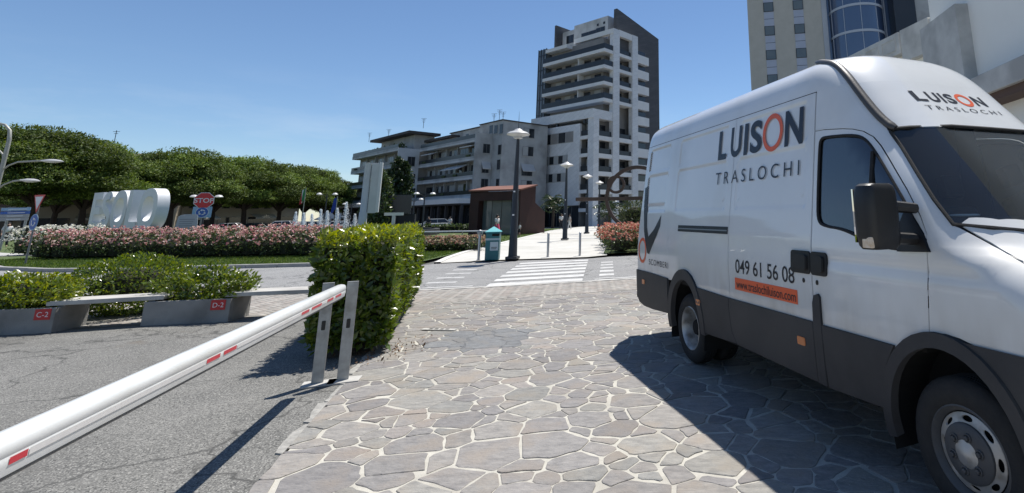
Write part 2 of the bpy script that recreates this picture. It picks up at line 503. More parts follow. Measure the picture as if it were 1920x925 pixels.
TONES = [(0.255, 0.246, 0.238), (0.268, 0.257, 0.247), (0.245, 0.238, 0.232), (0.272, 0.262, 0.247), (0.278, 0.272, 0.252), (0.282, 0.262, 0.246), (0.228, 0.221, 0.219), (0.282, 0.268, 0.25), (0.258, 0.257, 0.243), (0.215, 0.208, 0.207)]
def stone_geo(poly):
    n = len(poly); c = Vector((sum(p[0] for p in poly) / n, sum(p[1] for p in poly) / n))
    z = rs.uniform(0.0075, 0.0115); tx, ty = rs.gauss(0, 0.004), rs.gauss(0, 0.004)
    vs_ = []
    for zz, ins in ((0.0, 0), (z - 0.0025, 0.0), (z, 0.005)):
        for p in poly:
            d = Vector(p) - c; l = max(d.length, 1e-4); k = max(0.3, (l - ins) / l)
            vs_.append((c.x + d.x * k, c.y + d.y * k, zz if zz == 0 else zz + tx * d.x + ty * d.y))
    fs_ = []
    for lv in (0, 1):
        for k in range(n):
            fs_.append((lv * n + k, lv * n + (k + 1) % n, (lv + 1) * n + (k + 1) % n, (lv + 1) * n + k))
    fs_.append(tuple(2 * n + k for k in range(n)))
    return vs_, fs_
def px_area(poly):
    pr = []
    for p in poly:
        d = np.array([p[0], p[1], 0.01]) - EYE; w = d @ cF
        if w < 0.2: return 0
        pr.append((CX + FPX * (d @ cR) / w, CY - FPX * (d @ cU) / w))
    cxm = sum(a[0] for a in pr) / len(pr); cym = sum(a[1] for a in pr) / len(pr)
    if not (-40 < cxm < 1960 and 400 < cym < 960): return 0
    return 0.5 * abs(sum(pr[k][0] * pr[(k + 1) % len(pr)][1] - pr[(k + 1) % len(pr)][0] * pr[k][1] for k in range(len(pr))))
stones.sort(key=lambda s_: -px_area(s_[1]))
jv, jf, jc = [], [], []
for k, (ar, poly) in enumerate(stones):
    vs_, fs_ = stone_geo(poly)
    cxs = sum(p[0] for p in poly) / len(poly); cys = sum(p[1] for p in poly) / len(poly)
    tone = np.array(rs.choice(TONES)) * rs.uniform(0.82, 1.04)
    if (cxs + 2.6) ** 2 / 0.5 + (cys - 7.4) ** 2 / 0.45 < 1: tone = np.array((0.17, 0.178, 0.185)) * rs.uniform(0.95, 1.1)
    if k < 300:
        me = bpy.data.meshes.new('flagstone'); me.from_pydata(vs_, [], fs_); me.update()
        a = me.color_attributes.new('tint', 'FLOAT_COLOR', 'POINT')
        cc = np.ones((len(vs_), 4), np.float32); cc[:, :3] = tone; a.data.foreach_set('color', cc.ravel())
        link('flagstone', me, m_stone, forecourt)
    else:
        b_ = len(jv); jv += vs_; jf += [tuple(b_ + i for i in f) for f in fs_]; jc += [tone] * len(vs_)
me = bpy.data.meshes.new('far_flagstones'); me.from_pydata(jv, [], jf); me.update()
a = me.color_attributes.new('tint', 'FLOAT_COLOR', 'POINT')
cc = np.ones((len(jv), 4), np.float32); cc[:, :3] = np.array(jc); a.data.foreach_set('color', cc.ravel())
o = link('far_flagstones', me, m_stone, forecourt); o['kind'] = 'stuff'
# relaid patch with dark joints
sheet('dark_joint_patch', [(-3.15, 7.55), (-2.7, 7.95), (-2.1, 7.7), (-1.95, 7.1), (-2.3, 6.75), (-2.95, 6.9)], 0.0065, pm('dark_joint', (0.1, 0.105, 0.11), (0.16, 0.165, 0.17), 8, 0.9), forecourt)
# broken concrete margin along the left edge of the flagstones
mb = MB(); y = 0.5; m_conc_rough = pm('broken_concrete', (0.22, 0.215, 0.2), (0.40, 0.39, 0.36), 14, 0.95, 0.8, 40)
while y < 9.6:
    l = rs.uniform(0.25, 0.6)
    if y > 5.0 or rs.random() < 0.8:
        w0, w1 = rs.uniform(0.0, 0.06), rs.uniform(0.0, 0.06)
        poly = [(fl_x(y) + 0.01, y), (fl_x(y + l) + 0.01, y + l)]
        for t in (0.95, 0.7, 0.45, 0.2, 0.03):
            yy = y + l * t; poly.append((fl_x(yy) - (w0 + (w1 - w0) * t) - rs.uniform(0, 0.04), yy))
        mb.prism(poly, 0.0, rs.uniform(0.007, 0.012))
    y += l + rs.uniform(0.0, 0.06)
o = mb.build('broken_edge_strip', m_conc_rough, forecourt); o['kind'] = 'stuff'

# --- herringbone pavers between the flagstones and the road -----------------
m_grout = pm('paver_grout', (0.16, 0.155, 0.145), (0.24, 0.23, 0.21), 5, 0.95)
herr_poly = [(-60, 8.0), (-14, 8.0), (-9.2, 8.6), (-7.1, 9.35), (-4.9, 10.2), (-0.95, far_y(-0.95)), (16, far_y(16)), (16, 22), (12, 20), (3, 15.5), (-1.08, 13.7), (-2.4, 13.2), (-4.7, 12.5), (-5.94, 12.2), (-8.3, 12.0), (-10, 12.15), (-14, 12.5), (-20, 13.6), (-30, 16.5), (-45, 21.5), (-60, 27)]
herr = sheet('paver_strip', herr_poly, 0.0035, m_grout)
def inpoly(x, y, poly):
    c = False; n = len(poly)
    for i in range(n):
        x1, y1 = poly[i]; x2, y2 = poly[(i + 1) % n]
        if (y1 > y) != (y2 > y) and x < (x2 - x1) * (y - y1) / (y2 - y1) + x1: c = not c
    return c
bv, bf, bc = [], [], []
U = 0.105; th = math.radians(45 + 10); ct, st = math.cos(th), math.sin(th)
hp = [(-15, 8.3), (-9.2, 8.75), (-7.1, 9.45), (-4.9, 10.3), (-0.95, far_y(-0.95) + 0.1), (3, far_y(3) + 0.1), (3, 15.2), (-1.08, 13.5), (-2.4, 13.0), (-4.7, 12.3), (-5.94, 12.02), (-8.3, 11.82), (-10, 11.95), (-15, 12.4)]
for i in range(-130, 130):
    for j in range(-130, 130):
        ox, oy = i + 2 * j, i - 2 * j
        if abs(ox) > 130 or abs(oy) > 130: continue
        for (w, h, dx, dy) in ((2, 1, 0, 0), (1, 2, 0, 1)):
            x0, y0 = (ox + dx) * U, (oy + dy) * U
            cx_, cy_ = x0 + w * U / 2, y0 + h * U / 2
            wx, wy = -5 + cx_ * ct - cy_ * st, 11.3 + cx_ * st + cy_ * ct
            if not inpoly(wx, wy, hp): continue
            g_ = 0.005; z = 0.009 + rs.uniform(0, 0.004); b_ = len(bv)
            for zz, e in ((0.0036, 0), (z, 0.004)):
                for (a_, c_) in ((g_ + e, g_ + e), (w * U - g_ - e, g_ + e), (w * U - g_ - e, h * U - g_ - e), (g_ + e, h * U - g_ - e)):
                    qx, qy = x0 + a_, y0 + c_
                    bv.append((-5 + qx * ct - qy * st, 11.3 + qx * st + qy * ct, zz))
            bf += [(b_ + 4, b_ + 5, b_ + 6, b_ + 7)] + [(b_ + k, b_ + (k + 1) % 4, b_ + 4 + (k + 1) % 4, b_ + 4 + k) for k in range(4)]
            bc += [np.array(rs.choice(((0.30, 0.285, 0.26), (0.33, 0.31, 0.285), (0.27, 0.255, 0.235), (0.29, 0.26, 0.235)))) * rs.uniform(0.9, 1.1)] * 8
o = link('pavers', mesh_np('pavers', bv, bf, col=np.array(bc)), pm('concrete_paver', (0.9, 0.9, 0.9), (1.1, 1.1, 1.1), 12, 0.85, 0.3, 60, tint=True), herr)
o['kind'] = 'stuff'
# concrete border course beside the road
mb = MB()
for k in range(4, 11):
    p, q = Vector(near_road[k]), Vector(near_road[k + 1]) if k + 1 < len(near_road) else None
    if q is None: continue
    n_ = Vector((-(q - p).y, (q - p).x)).normalized() * -0.14
    mb.prism([tuple(p), tuple(q), tuple(q + n_), tuple(p + n_)], 0.0, 0.0155)
mb.build('border_course', pm('border_concrete', (0.42, 0.41, 0.38), (0.5, 0.49, 0.46), 4, 0.9, 0.2), herr)

# --- road paint --------------------------------------------------------------
m_paint = pm('road_paint', (0.46, 0.46, 0.45), (0.60, 0.60, 0.585), 5, 0.75, 0.15, 80, c3=(0.42, 0.42, 0.41), scale3=2.2)
m_paint_worn = pm('worn_road_paint', (0.3, 0.3, 0.295), (0.55, 0.55, 0.54), 6, 0.8)
def quad(name, a, b, c, d, z, mat, parent):
    return link(name, mesh_np(name, [(*a, z), (*b, z), (*c, z), (*d, z)], [(0, 1, 2, 3)]), mat, parent)
nl, nr_, fl, fr_ = Vector((-4.5, 12.62)), Vector((-2.39, 13.36)), Vector((-5.47, 18.6)), Vector((-3.28, 19.5))
for k in range(7):
    t0 = (k * 0.915 + 0.02) / 6.0; t1 = t0 + 0.5 / 6.0
    quad('crosswalk_stripe', nl.lerp(fl, t0), nr_.lerp(fr_, t0), nr_.lerp(fr_, t1), nl.lerp(fl, t1), 0.005, m_paint, road)
for k in range(6):       # cycle-crossing blocks right of the stripes
    t0 = 0.02 + k * 0.165
    a, b = Vector((-1.98, 13.3)), Vector((-2.72, 18.9)); w = Vector((0.38, 0.13))
    p, q = a.lerp(b, t0), a.lerp(b, t0 + 0.08)
    quad('cycle_crossing_block', p, p + w, q + w, q, 0.005, m_paint if k < 3 else m_paint_worn, road)
for k in range(5):       # worn blocks left of the stripes
    t0 = 0.08 + k * 0.19
    a, b = Vector((-6.15, 12.9)), Vector((-7.3, 18.3)); w = Vector((0.7, 0.1))
    p, q = a.lerp(b, t0), a.lerp(b, t0 + 0.05)
    quad('worn_marking', p, p + w, q + w, q, 0.005, m_paint_worn, road)
edge = [(-20, 13.95), (-14, 12.8), (-10, 12.42), (-8.3, 12.28), (-5.94, 12.47), (-4.85, 12.72)]
for seg in (edge, [(-2.1, 13.55), (-1.08, 13.95), (3, 15.75), (12, 20.3)]):
    for k in range(len(seg) - 1):
        p, q = Vector(seg[k]), Vector(seg[k + 1]); n_ = Vector((-(q - p).y, (q - p).x)).normalized() * 0.13
        quad('edge_line', p, q, q + n_, p + n_, 0.005, m_paint, road)

# --- kerbs, lawn, walkway -------------------------------------------------------
m_kerb = pm('kerb_stone', (0.27, 0.265, 0.255), (0.38, 0.375, 0.36), 5, 0.85, 0.3, 50)
kerb = bpy.data.objects.new('kerb', None); COL.objects.link(kerb); kerb['kind'] = 'structure'; FR[kerb] = Matrix.Identity(4)
kl = [(-33, 24.6), (-24.7, 19.5), (-21.7, 18.35), (-19.0, 17.95), (-15.9, 18.4), (-12.9, 18.7), (-10, 18.55), (-8.9, 18.35)]
for i in range(len(kl) - 1):
    p, q = Vector(kl[i]), Vector(kl[i + 1]); L_ = (q - p).length; n = max(1, round(L_)); d = (q - p).normalized(); nn = Vector((-d.y, d.x))
    for k in range(n):
        a, b = p + d * (L_ * k / n + 0.004), p + d * (L_ * (k + 1) / n - 0.004)
        MB().prism([tuple(a), tuple(b), tuple(b + nn * 0.16), tuple(a + nn * 0.16)], -0.02, 0.125 + rs.uniform(-0.004, 0.004)).build('kerb_stone', m_kerb, kerb, bevel=0.012, seg=1)
m_lawn = pm('lawn_soil', (0.045, 0.075, 0.018), (0.075, 0.115, 0.028), 3, 0.95, 0.5, 40, c3=(0.10, 0.12, 0.04), scale3=0.5)
lawn_poly = [(-33, 24.8), (-24.7, 19.68), (-21.7, 18.53), (-19.0, 18.13), (-15.9, 18.58), (-12.9, 18.88), (-10, 18.73), (-9.0, 18.55), (-9.3, 21.6), (-9.9, 26.6), (-11.2, 38), (-12.0, 45), (-13.5, 62), (-70, 62), (-70, 46)]
sheet('lawn', lawn_poly, 0.09, m_lawn)
sheet('slip_road', [(-60, 41), (-60, 44), (-37.5, 29.6), (-31.2, 26.6), (-33.4, 26.3)], 0.105, pm('slip_road_concrete', (0.36, 0.355, 0.34), (0.45, 0.44, 0.42), 2, 0.9))
def grass(name, poly, n, z, h, cols):
    xs_ = [p[0] for p in poly]; ys_ = [p[1] for p in poly]; pp = []
    while len(pp) < n:
        x, y = rs.uniform(min(xs_), max(xs_)), rs.uniform(min(ys_), max(ys_))
        if inpoly(x, y, poly): pp.append((x, y, z))
    P = np.array(pp); Nn = np.tile(np.array([[0, 0, 1.0]]), (n, 1))
    o = link(name, leaf_mesh(name, P, Nn, h, 0.22, cols, w_n=1.2, w_up=0.4), leafmat('grass_blade', 0.6, 0.35))
    tag(o, 'short mown green grass covering the verge beside the road', 'grass', kind='stuff')
    return o
GC = ((0.07, 0.125, 0.02), (0.095, 0.15, 0.028), (0.12, 0.165, 0.04), (0.055, 0.10, 0.018))
grass('grass', [(-30, 23), (-24.7, 19.7), (-21.7, 18.6), (-19.0, 18.2), (-15.9, 18.65), (-12.9, 18.95), (-10, 18.8), (-9.1, 18.7), (-9.4, 21.6), (-10, 26.6), (-11, 27), (-11.5, 23.5), (-16, 24.5), (-24, 24.5), (-29, 27)], 42000, 0.085, 0.085, GC)
o = grass('grass', [(-9.9, 26.6), (-11.4, 38), (-12.1, 45), (-13.2, 58), (-19, 58), (-17, 40), (-13, 28)], 12000, 0.085, 0.09, GC)
o['label'] = 'mown green grass strip between the concrete walkway and the rust-red pavilion'
def walk_mat():
    return pm('walkway_concrete', (0.46, 0.45, 0.415), (0.56, 0.55, 0.51), 1.6, 0.9, 0.2, 40, c3=(0.42, 0.41, 0.37), scale3=0.25)
wl = [(-8.6, 18.9), (-8.95, 20.6), (-9.35, 23), (-9.75, 26.6), (-10.6, 34), (-11.8, 45), (-12.6, 52), (-14, 66), (-16, 95)]
wr = [(-6.5, 95), (-6.3, 62), (-6.3, 54), (-5.5, 43), (-4.2, 32), (-3.3, 25), (-2.75, 20.55)]
wpoly = wl + wr + [(-3.4, 20.0), (-6.44, 19.6)]
bm = bmesh.new()
fv = [bm.verts.new((p[0], p[1], 0.0)) for p in wpoly]; bm.faces.new(fv)
for yy in (55, 75, 90):
    bmesh.ops.bisect_plane(bm, geom=bm.verts[:] + bm.edges[:] + bm.faces[:], plane_co=(0, yy, 0), plane_no=(0, 1, 0))
for v in bm.verts: v.co.z = zg(v.co.y) + (0.1 if v.co.y > 21.5 else 0.02 + 0.08 * max(0, v.co.y - 18.8) / 2.7)
bmesh.ops.recalc_face_normals(bm, faces=bm.faces)
me = bpy.data.meshes.new('walkway'); bm.to_mesh(me); bm.free()
walk = struct('walkway', me, walk_mat())
mb = MB(); ring = []
for i in range(len(wl) - 2):
    p, q = Vector(wl[i]), Vector(wl[i + 1]); d = (q - p).normalized(); n_ = Vector((d.y, -d.x)) * 0.22
    z0 = zg(p.y) + (0.1 if p.y > 21.5 else 0.03 + 0.07 * max(0, p.y - 18.8) / 2.7); z1 = zg(q.y) + (0.1 if q.y > 21.5 else 0.03 + 0.07 * max(0, q.y - 18.8) / 2.7)
    mb.add([(*p, z0 - .05), (*q, z1 - .05), (*(q + n_), z1 - .05), (*(p + n_), z0 - .05), (*p, z0 + .03), (*q, z1 + .03), (*(q + n_), z1 + .03), (*(p + n_), z0 + .03)], [(4, 5, 6, 7), (0, 1, 5, 4), (3, 7, 6, 2)])
mb.build('edging', pm('pale_edging', (0.6, 0.59, 0.56), (0.68, 0.67, 0.64), 3, 0.85), walk)
import bisect
# ---- van body surface: for each height a plan outline (sides, rounded front and rear corners)
def pchip(xk, yk):
    xk = np.array(xk, float); yk = np.array(yk, float); h = np.diff(xk); dl = np.diff(yk) / h
    m = np.zeros(len(xk)); m[0] = dl[0]; m[-1] = dl[-1]
    for i in range(1, len(xk) - 1):
        if dl[i - 1] * dl[i] > 0:
            w1, w2 = 2 * h[i] + h[i - 1], h[i] + 2 * h[i - 1]
            m[i] = (w1 + w2) / (w1 / dl[i - 1] + w2 / dl[i])
    xl = [float(v) for v in xk]; yk = [float(v) for v in yk]; m = [float(v) for v in m]; h = [float(v) for v in h]
    def f(x):
        x = min(max(x, xl[0]), xl[-1]); i = min(bisect.bisect_right(xl, x) - 1, len(h) - 1)
        t = (x - xl[i]) / h[i]; t2 = t * t; t3 = t2 * t
        return (2 * t3 - 3 * t2 + 1) * yk[i] + (t3 - 2 * t2 + t) * h[i] * m[i] + (3 * t2 - 2 * t3) * yk[i + 1] + (t3 - t2) * h[i] * m[i + 1]
    return f
vL = pchip([.2, .45, .8, 1.05, 1.3, 1.5, 1.8, 2.1, 2.4, 2.6, 2.70, 2.78, 2.835, 2.865, 2.88, 2.885], [.05, .012, 0, 0, .012, .035, .075, .115, .155, .188, .225, .30, .41, .56, .76, 1.0])
vSF = pchip([.2, .35, .6, .8, 1.0, 1.12, 1.22, 1.32, 1.39, 1.43, 1.75, 2.12, 2.2, 2.4, 2.55, 2.68, 2.78, 2.84, 2.875, 2.885], [-.95, -1.0, -1.02, -1.0, -.93, -.86, -.74, -.56, -.42, -.37, -.07, .27, .335, .50, .62, .74, .855, .96, 1.10, 1.4])
vA = pchip([.2, .9, 1.2, 1.45, 2.1, 2.5, 2.885], [.42, .45, .5, .52, .54, .46, .40])
vB = pchip([.2, .9, 1.2, 1.45, 2.1, 2.5, 2.885], [.5, .5, .5, .5, .5, .5, .4])
vSR = pchip([.3, .8, 1.5, 2.4, 2.7, 2.8, 2.86, 2.885], [4.96, 4.96, 4.95, 4.93, 4.89, 4.80, 4.6, 4.2])
RC = 0.09
def van_l(s, z):
    """side: lateral inset at (s, z)"""
    l0 = vL(z); a, b = vA(z), vB(z); b = min(b, 1.0 - l0 - 1e-3)
    se = vSF(z) + a
    if s < se:
        k = min((se - s) / a, 1.0); return l0 + b * (1 - math.sqrt(max(0.0, 1 - k * k)))
    sr = vSR(z) - RC
    if s > sr:
        k = min((s - sr) / RC, 1.0); return l0 + min(RC, 1 - l0) * (1 - math.sqrt(max(0.0, 1 - k * k)))
    return l0
def van_sf(l, z):
    """front: s at (l, z), l up to the middle (1.0)"""
    if l > 1: l = 2 - l
    l0 = vL(z); a, b = vA(z), vB(z); b = max(min(b, 1.0 - l0 - 1e-3), 1e-3)
    if l >= l0 + b: return vSF(z)
    k = min(max((l0 + b - l) / b, 0.0), 1.0)
    return vSF(z) + a * (1 - math.sqrt(max(0.0, 1 - k * k)))
def van_inside(s, l, z):
    if l > 1: l = 2 - l
    if z > 2.885: return False
    if s < vSF(z) or s > vSR(z): return False
    return l >= van_l(s, z)
def van_zt(s, l):
    """roof: height at (s, l)"""
    lo, hi = 1.0, 2.885
    for _ in range(26):
        m = (lo + hi) / 2
        if van_inside(s, l, m): lo = m
        else: hi = m
    return lo
# ================================================================= THE VAN
van_u = Vector((math.sin(-.419), math.cos(-.419), 0)); van_n = Vector((van_u.y, -van_u.x, 0))
VO = Vector((1.418, 2.964, 0))
van_loc = VO + van_u * 1.65 + van_n * 1.0 + Vector((0, 0, 0.012))
van = thing('moving_van', 'white high-roof moving van with grey lower trim and LUISON TRASLOCHI lettering', 'van', van_loc, math.atan2(van_u.y, van_u.x))
def VP(s, l, z): return Vector((s - 1.65, 1.0 - l, z))
m_white = pm('van_white_paint', (0.69, 0.705, 0.71), (0.75, 0.76, 0.76), 1.3, 0.4, 0.0, coat=1.0, spec=0.4, c3=(0.63, 0.625, 0.60), scale3=0.9)
def road_dust(m, amount=.55):      # film of road dust on the lower body
    nt = m.node_tree; N = nt.nodes; L = nt.links; b = N['Principled BSDF']
    src = b.inputs['Base Color'].links[0].from_socket
    tc = N.new('ShaderNodeTexCoord'); sx = N.new('ShaderNodeSeparateXYZ'); L.new(tc.outputs['Object'], sx.inputs[0])
    mr = N.new('ShaderNodeMapRange'); mr.inputs['From Min'].default_value = 1.25; mr.inputs['From Max'].default_value = .65; L.new(sx.outputs['Z'], mr.inputs['Value'])
    mp = N.new('ShaderNodeMapping'); mp.inputs['Scale'].default_value = (2.5, 2.5, .8); L.new(tc.outputs['Object'], mp.inputs['Vector'])
    no = N.new('ShaderNodeTexNoise'); no.inputs['Scale'].default_value = 3; no.inputs['Detail'].default_value = 8; L.new(mp.outputs[0], no.inputs['Vector'])
    mu = N.new('ShaderNodeMath'); mu.operation = 'MULTIPLY'; L.new(mr.outputs[0], mu.inputs[0]); L.new(no.outputs['Fac'], mu.inputs[1])
    m2 = N.new('ShaderNodeMath'); m2.operation = 'MULTIPLY'; m2.inputs[1].default_value = amount; L.new(mu.outputs[0], m2.inputs[0])
    mx = N.new('ShaderNodeMix'); mx.data_type = 'RGBA'; mx.inputs[7].default_value = (.36, .33, .27, 1)
    L.new(m2.outputs[0], mx.inputs[0]); L.new(src, mx.inputs[6]); L.new(mx.outputs[2], b.inputs['Base Color'])
road_dust(m_white, 1.1)
m_clad = pm('grey_plastic_cladding', (0.017, 0.019, 0.023), (0.028, 0.030, 0.035), 5, 0.55, 0.15, 250, c3=(0.04, 0.04, 0.042), scale3=1.5)
m_black = pm('black_plastic', (0.007, 0.007, 0.008), (0.013, 0.013, 0.014), 8, 0.42, 0.1, 300)
m_rubber = pm('black_rubber', (0.01, 0.01, 0.011), (0.017, 0.017, 0.017), 20, 0.75, 0.2, 120)
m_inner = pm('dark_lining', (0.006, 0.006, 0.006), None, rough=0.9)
m_glass_side = glassmat('side_window_glass', (0.25, 0.28, 0.28), 0.30, (0.006, 0.007, 0.008), 0.01, 2.0)
m_glass_ws = glassmat('windscreen_glass', (0.86, 0.9, 0.88), 0.958, (0.40, 0.42, 0.40), 0.015, 1.65)
m_print_dark = pm('dark_lettering', (0.018, 0.019, 0.028), None, rough=0.35)
m_print_orange = pm('orange_lettering', (0.72, 0.11, 0.035), (0.78, 0.13, 0.045), 8, rough=0.4)
m_print_white = pm('white_print', (0.75, 0.76, 0.76), None, rough=0.4)

def pip(x, y, poly):
    poly = np.asarray(poly); c = np.zeros(len(x), bool); n = len(poly)
    for i in range(n):
        x1, y1 = poly[i]; x2, y2 = poly[(i + 1) % n]
        if y1 == y2: continue
        c ^= ((y1 > y) != (y2 > y)) & (x < (x2 - x1) * (y - y1) / (y2 - y1) + x1)
    return c
def dense(loop, res):
    out = []
    for i in range(len(loop)):
        a, b = np.array(loop[i], float), np.array(loop[(i + 1) % len(loop)], float)
        n = max(1, int(math.ceil(np.linalg.norm(b - a) / res)))
        for k in range(n): out.append(tuple(a + (b - a) * k / n))
    return out
def smooth_loop(pts, closed=True, it=2):
    for _ in range(it):
        q = []; n = len(pts)
        for i in range(n if closed else n - 1):
            a, b = np.array(pts[i], float), np.array(pts[(i + 1) % n], float)
            q += [tuple(a * .75 + b * .25), tuple(a * .25 + b * .75)]
        pts = q if closed else [pts[0]] + q[1:-1] + [pts[-1]]
    return pts
def rrect(x0, x1, y0, y1, r, n=4):
    out = []
    for cx_, cy_, a0 in ((x1 - r, y1 - r, 0), (x0 + r, y1 - r, 90), (x0 + r, y0 + r, 180), (x1 - r, y0 + r, 270)):
        for k in range(n + 1):
            a = math.radians(a0 + 90 * k / n); out.append((cx_ + r * math.cos(a), cy_ + r * math.sin(a)))
    return out
VAN_C = Vector((-.1, 0, 1.25))
def panel(name, outer, mp, mat, parent, holes=(), res=0.05, flip=None, rim=0.012, nrm=True):
    """polygon in a 2-D chart, filled with a fine mesh and laid on the surface mp(x, y) -> Vector, with turned-in edges"""
    loops = [dense(outer, res)] + [dense(h, res) for h in holes]
    pts_, ed = [], []
    for lp in loops:
        b = len(pts_); pts_ += lp; ed += [(b + i, b + (i + 1) % len(lp)) for i in range(len(lp))]
    bp = np.array(pts_)
    gx, gy = np.meshgrid(np.arange(bp[:, 0].min() + res / 2, bp[:, 0].max(), res), np.arange(bp[:, 1].min() + res / 2, bp[:, 1].max(), res))
    gx, gy = gx.ravel(), gy.ravel()
    if len(gx):
        ok = pip(gx, gy, loops[0])
        for h in loops[1:]: ok &= ~pip(gx, gy, h)
        gx, gy = gx[ok], gy[ok]
        if len(gx):
            d = np.min((gx[:, None] - bp[None, :, 0]) ** 2 + (gy[:, None] - bp[None, :, 1]) ** 2, axis=1)
            k = d > (0.45 * res) ** 2
            pts_ += list(zip(gx[k].tolist(), gy[k].tolist()))
    vv, ee, ff, *_ = geometry.delaunay_2d_cdt([Vector(p) for p in pts_], ed, [], 0, 1e-7)
    v2 = np.array([(v.x, v.y) for v in vv]); ff = [tuple(f) for f in ff if len(f) == 3]
    fc = np.array(ff); cen = v2[fc].mean(axis=1)
    ok = pip(cen[:, 0], cen[:, 1], loops[0])
    for h in loops[1:]: ok &= ~pip(cen[:, 0], cen[:, 1], h)
    fc = fc[ok]
    V3, N3 = [], []
    e = 0.004
    for x, y in v2:
        p = mp(x, y); V3.append(p)
        n = (mp(x + e, y) - mp(x - e, y)).cross(mp(x, y + e) - mp(x, y - e))
        n = n.normalized() if n.length > 1e-12 else Vector((0, 0, 1))
        if flip is None and n.dot(p - VAN_C) < 0: n = -n
        N3.append(-n if flip else n)
    faces = [tuple(f) if not flip else tuple(reversed(f)) for f in fc.tolist()]
    def orient(f):
        g = (V3[f[1]] - V3[f[0]]).cross(V3[f[2]] - V3[f[0]])
        return f if g.dot(N3[f[0]] + N3[f[1]] + N3[f[2]]) >= 0 else tuple(reversed(f))
    faces = [orient(f) for f in faces]
    me = bpy.data.meshes.new(name)
    cnt = {}
    for f in faces:
        for i in range(3):
            k = (f[i], f[(i + 1) % 3]); cnt[k] = cnt.get(k, 0) + 1
    VV = [tuple(v) for v in V3]; NN = [tuple(n) for n in N3]; FF = list(faces)
    if rim > 0:
        be = [k for k in cnt if (k[1], k[0]) not in cnt]
        mpid = {}
        def low(i):
            if i not in mpid:
                VV.append(tuple(V3[i])); NN.append(NN[i]); VV.append(tuple(V3[i] - N3[i] * rim)); NN.append(NN[i]); mpid[i] = (len(VV) - 2, len(VV) - 1)
            return mpid[i]
        for a, b in be:
            (a0, a1), (b0, b1) = low(a), low(b); FF.append((b0, a0, a1, b1))
    me.from_pydata(VV, [], FF); me.update()
    me.polygons.foreach_set('use_smooth', [True] * len(me.polygons))
    if nrm: me.normals_split_custom_set_from_vertices(NN)
    return link(name, me, mat, parent)

# pressed-in fields of the side panels
REL = [(1.185, 2.265, 1.60, 2.09), (1.185, 2.265, 2.13, 2.455), (2.47, 3.70, 1.60, 2.09), (2.47, 3.70, 2.13, 2.455), (4.0, 4.72, 1.60, 2.09), (4.0, 4.72, 2.13, 2.455)]
def sstep(t): t = min(max(t, 0), 1); return t * t * (3 - 2 * t)
def relief(s, z):
    d = 0.0
    if s > 1.11:
        for s0, s1, z0, z1 in REL:
            if s0 - .03 < s < s1 + .03 and z0 - .03 < z < z1 + .03:
                r = 0.05
                dx = max(s0 + r - s, s - s1 + r, 0); dz = max(z0 + r - z, z - z1 + r, 0)
                dist = r - math.hypot(dx, dz) if (dx > 0 or dz > 0) else r
                d = max(d, 0.0075 * sstep((dist + 0.009) / 0.026))
        if 1.55 < z < 1.8 and s < 4.75:
            d -= 0.005 * math.exp(-((z - 1.70) / 0.010) ** 2) if any(a[0] + .05 < s < a[1] - .05 for a in REL) else 0
        d += 0.004 * sstep((z - 1.262) / 0.01) * (1 - sstep((z - 1.30) / 0.12))
    elif z < 1.5 and z > 1.0:
        d += 0.010 * math.exp(-((z - 1.235) / 0.035) ** 2) * sstep((s + 0.42) / 0.25)
    return d
def side(off=0.0, right=True, rel=True):
    if right: return lambda s, z: VP(s, van_l(s, z) - off + (relief(s, z) if rel else 0), z)
    return lambda s, z: VP(s, 2 - (van_l(s, z) - off + (relief(s, z) if rel else 0)), z)
def front(off=0.0): return lambda l, z: VP(van_sf(l, z) - off, l, z)
def top(off=0.0): return lambda s, l: VP(s, l, van_zt(s, l if l <= 1 else 2 - l) + off)

door_edge = [(0.36, .785), (.316, .815), (.22, .87), (.108, .915), (.089, 1.105), (.076, 1.333), (.08, 1.435), (.131, 1.538), (.237, 1.697), (.399, 1.91), (.47, 2.0), (.535, 2.068), (.616, 2.118), (.70, 2.145), (.787, 2.16), (1.0, 2.185), (1.093, 2.188)]
door_poly = [(1.093, .785)] + door_edge
win = smooth_loop([(1.045, 2.05), (1.03, 2.125), (.94, 2.125), (.70, 2.105), (.60, 2.075), (.50, 1.973), (.264, 1.665), (.17, 1.53), (.145, 1.40), (.22, 1.345), (.40, 1.352), (.563, 1.392), (.765, 1.455), (.95, 1.47), (1.03, 1.50), (1.045, 1.62)], True, 2)
ws_r = [(-.043, 1.494), (.082, 1.634), (.206, 1.793), (.348, 1.976), (.44, 2.085), (.47, 2.115)]
arch_f = [(.36, .785), (.316, .815), (.22, .87), (.108, .915), (.0, .926), (-.083, .92), (-.17, .90), (-.251, .868)]
hood_edge = [(-.06, 1.482), (-.08, 1.474), (-.235, 1.388), (-.389, 1.312), (-.52, 1.24), (-.64, 1.16)]
def off_loop(pts, d):   # shift an open edge along its left normal
    out = []
    for i in range(len(pts)):
        a, b = np.array(pts[max(i - 1, 0)]), np.array(pts[min(i + 1, len(pts) - 1)]); t = (b - a) / (np.linalg.norm(b - a) + 1e-9)
        out.append((pts[i][0] - t[1] * d, pts[i][1] + t[0] * d))
    return out
pillar_poly = [(1.093, 2.193)] + list(reversed(off_loop(door_edge[3:], 0.006)))
pillar_poly = [(1.093, 2.205)] + [(x, z) for x, z in reversed(off_loop(door_edge[3:], 0.007))] + [(.0, .926), (-.083, .92), (-.17, .90), (-.251, .868), (-.30, .882), (-.41, .895), (-.60, .897), (-.70, .897), (-.72, 1.09)] + list(reversed(hood_edge)) + ws_r + [(.50, 2.205)]
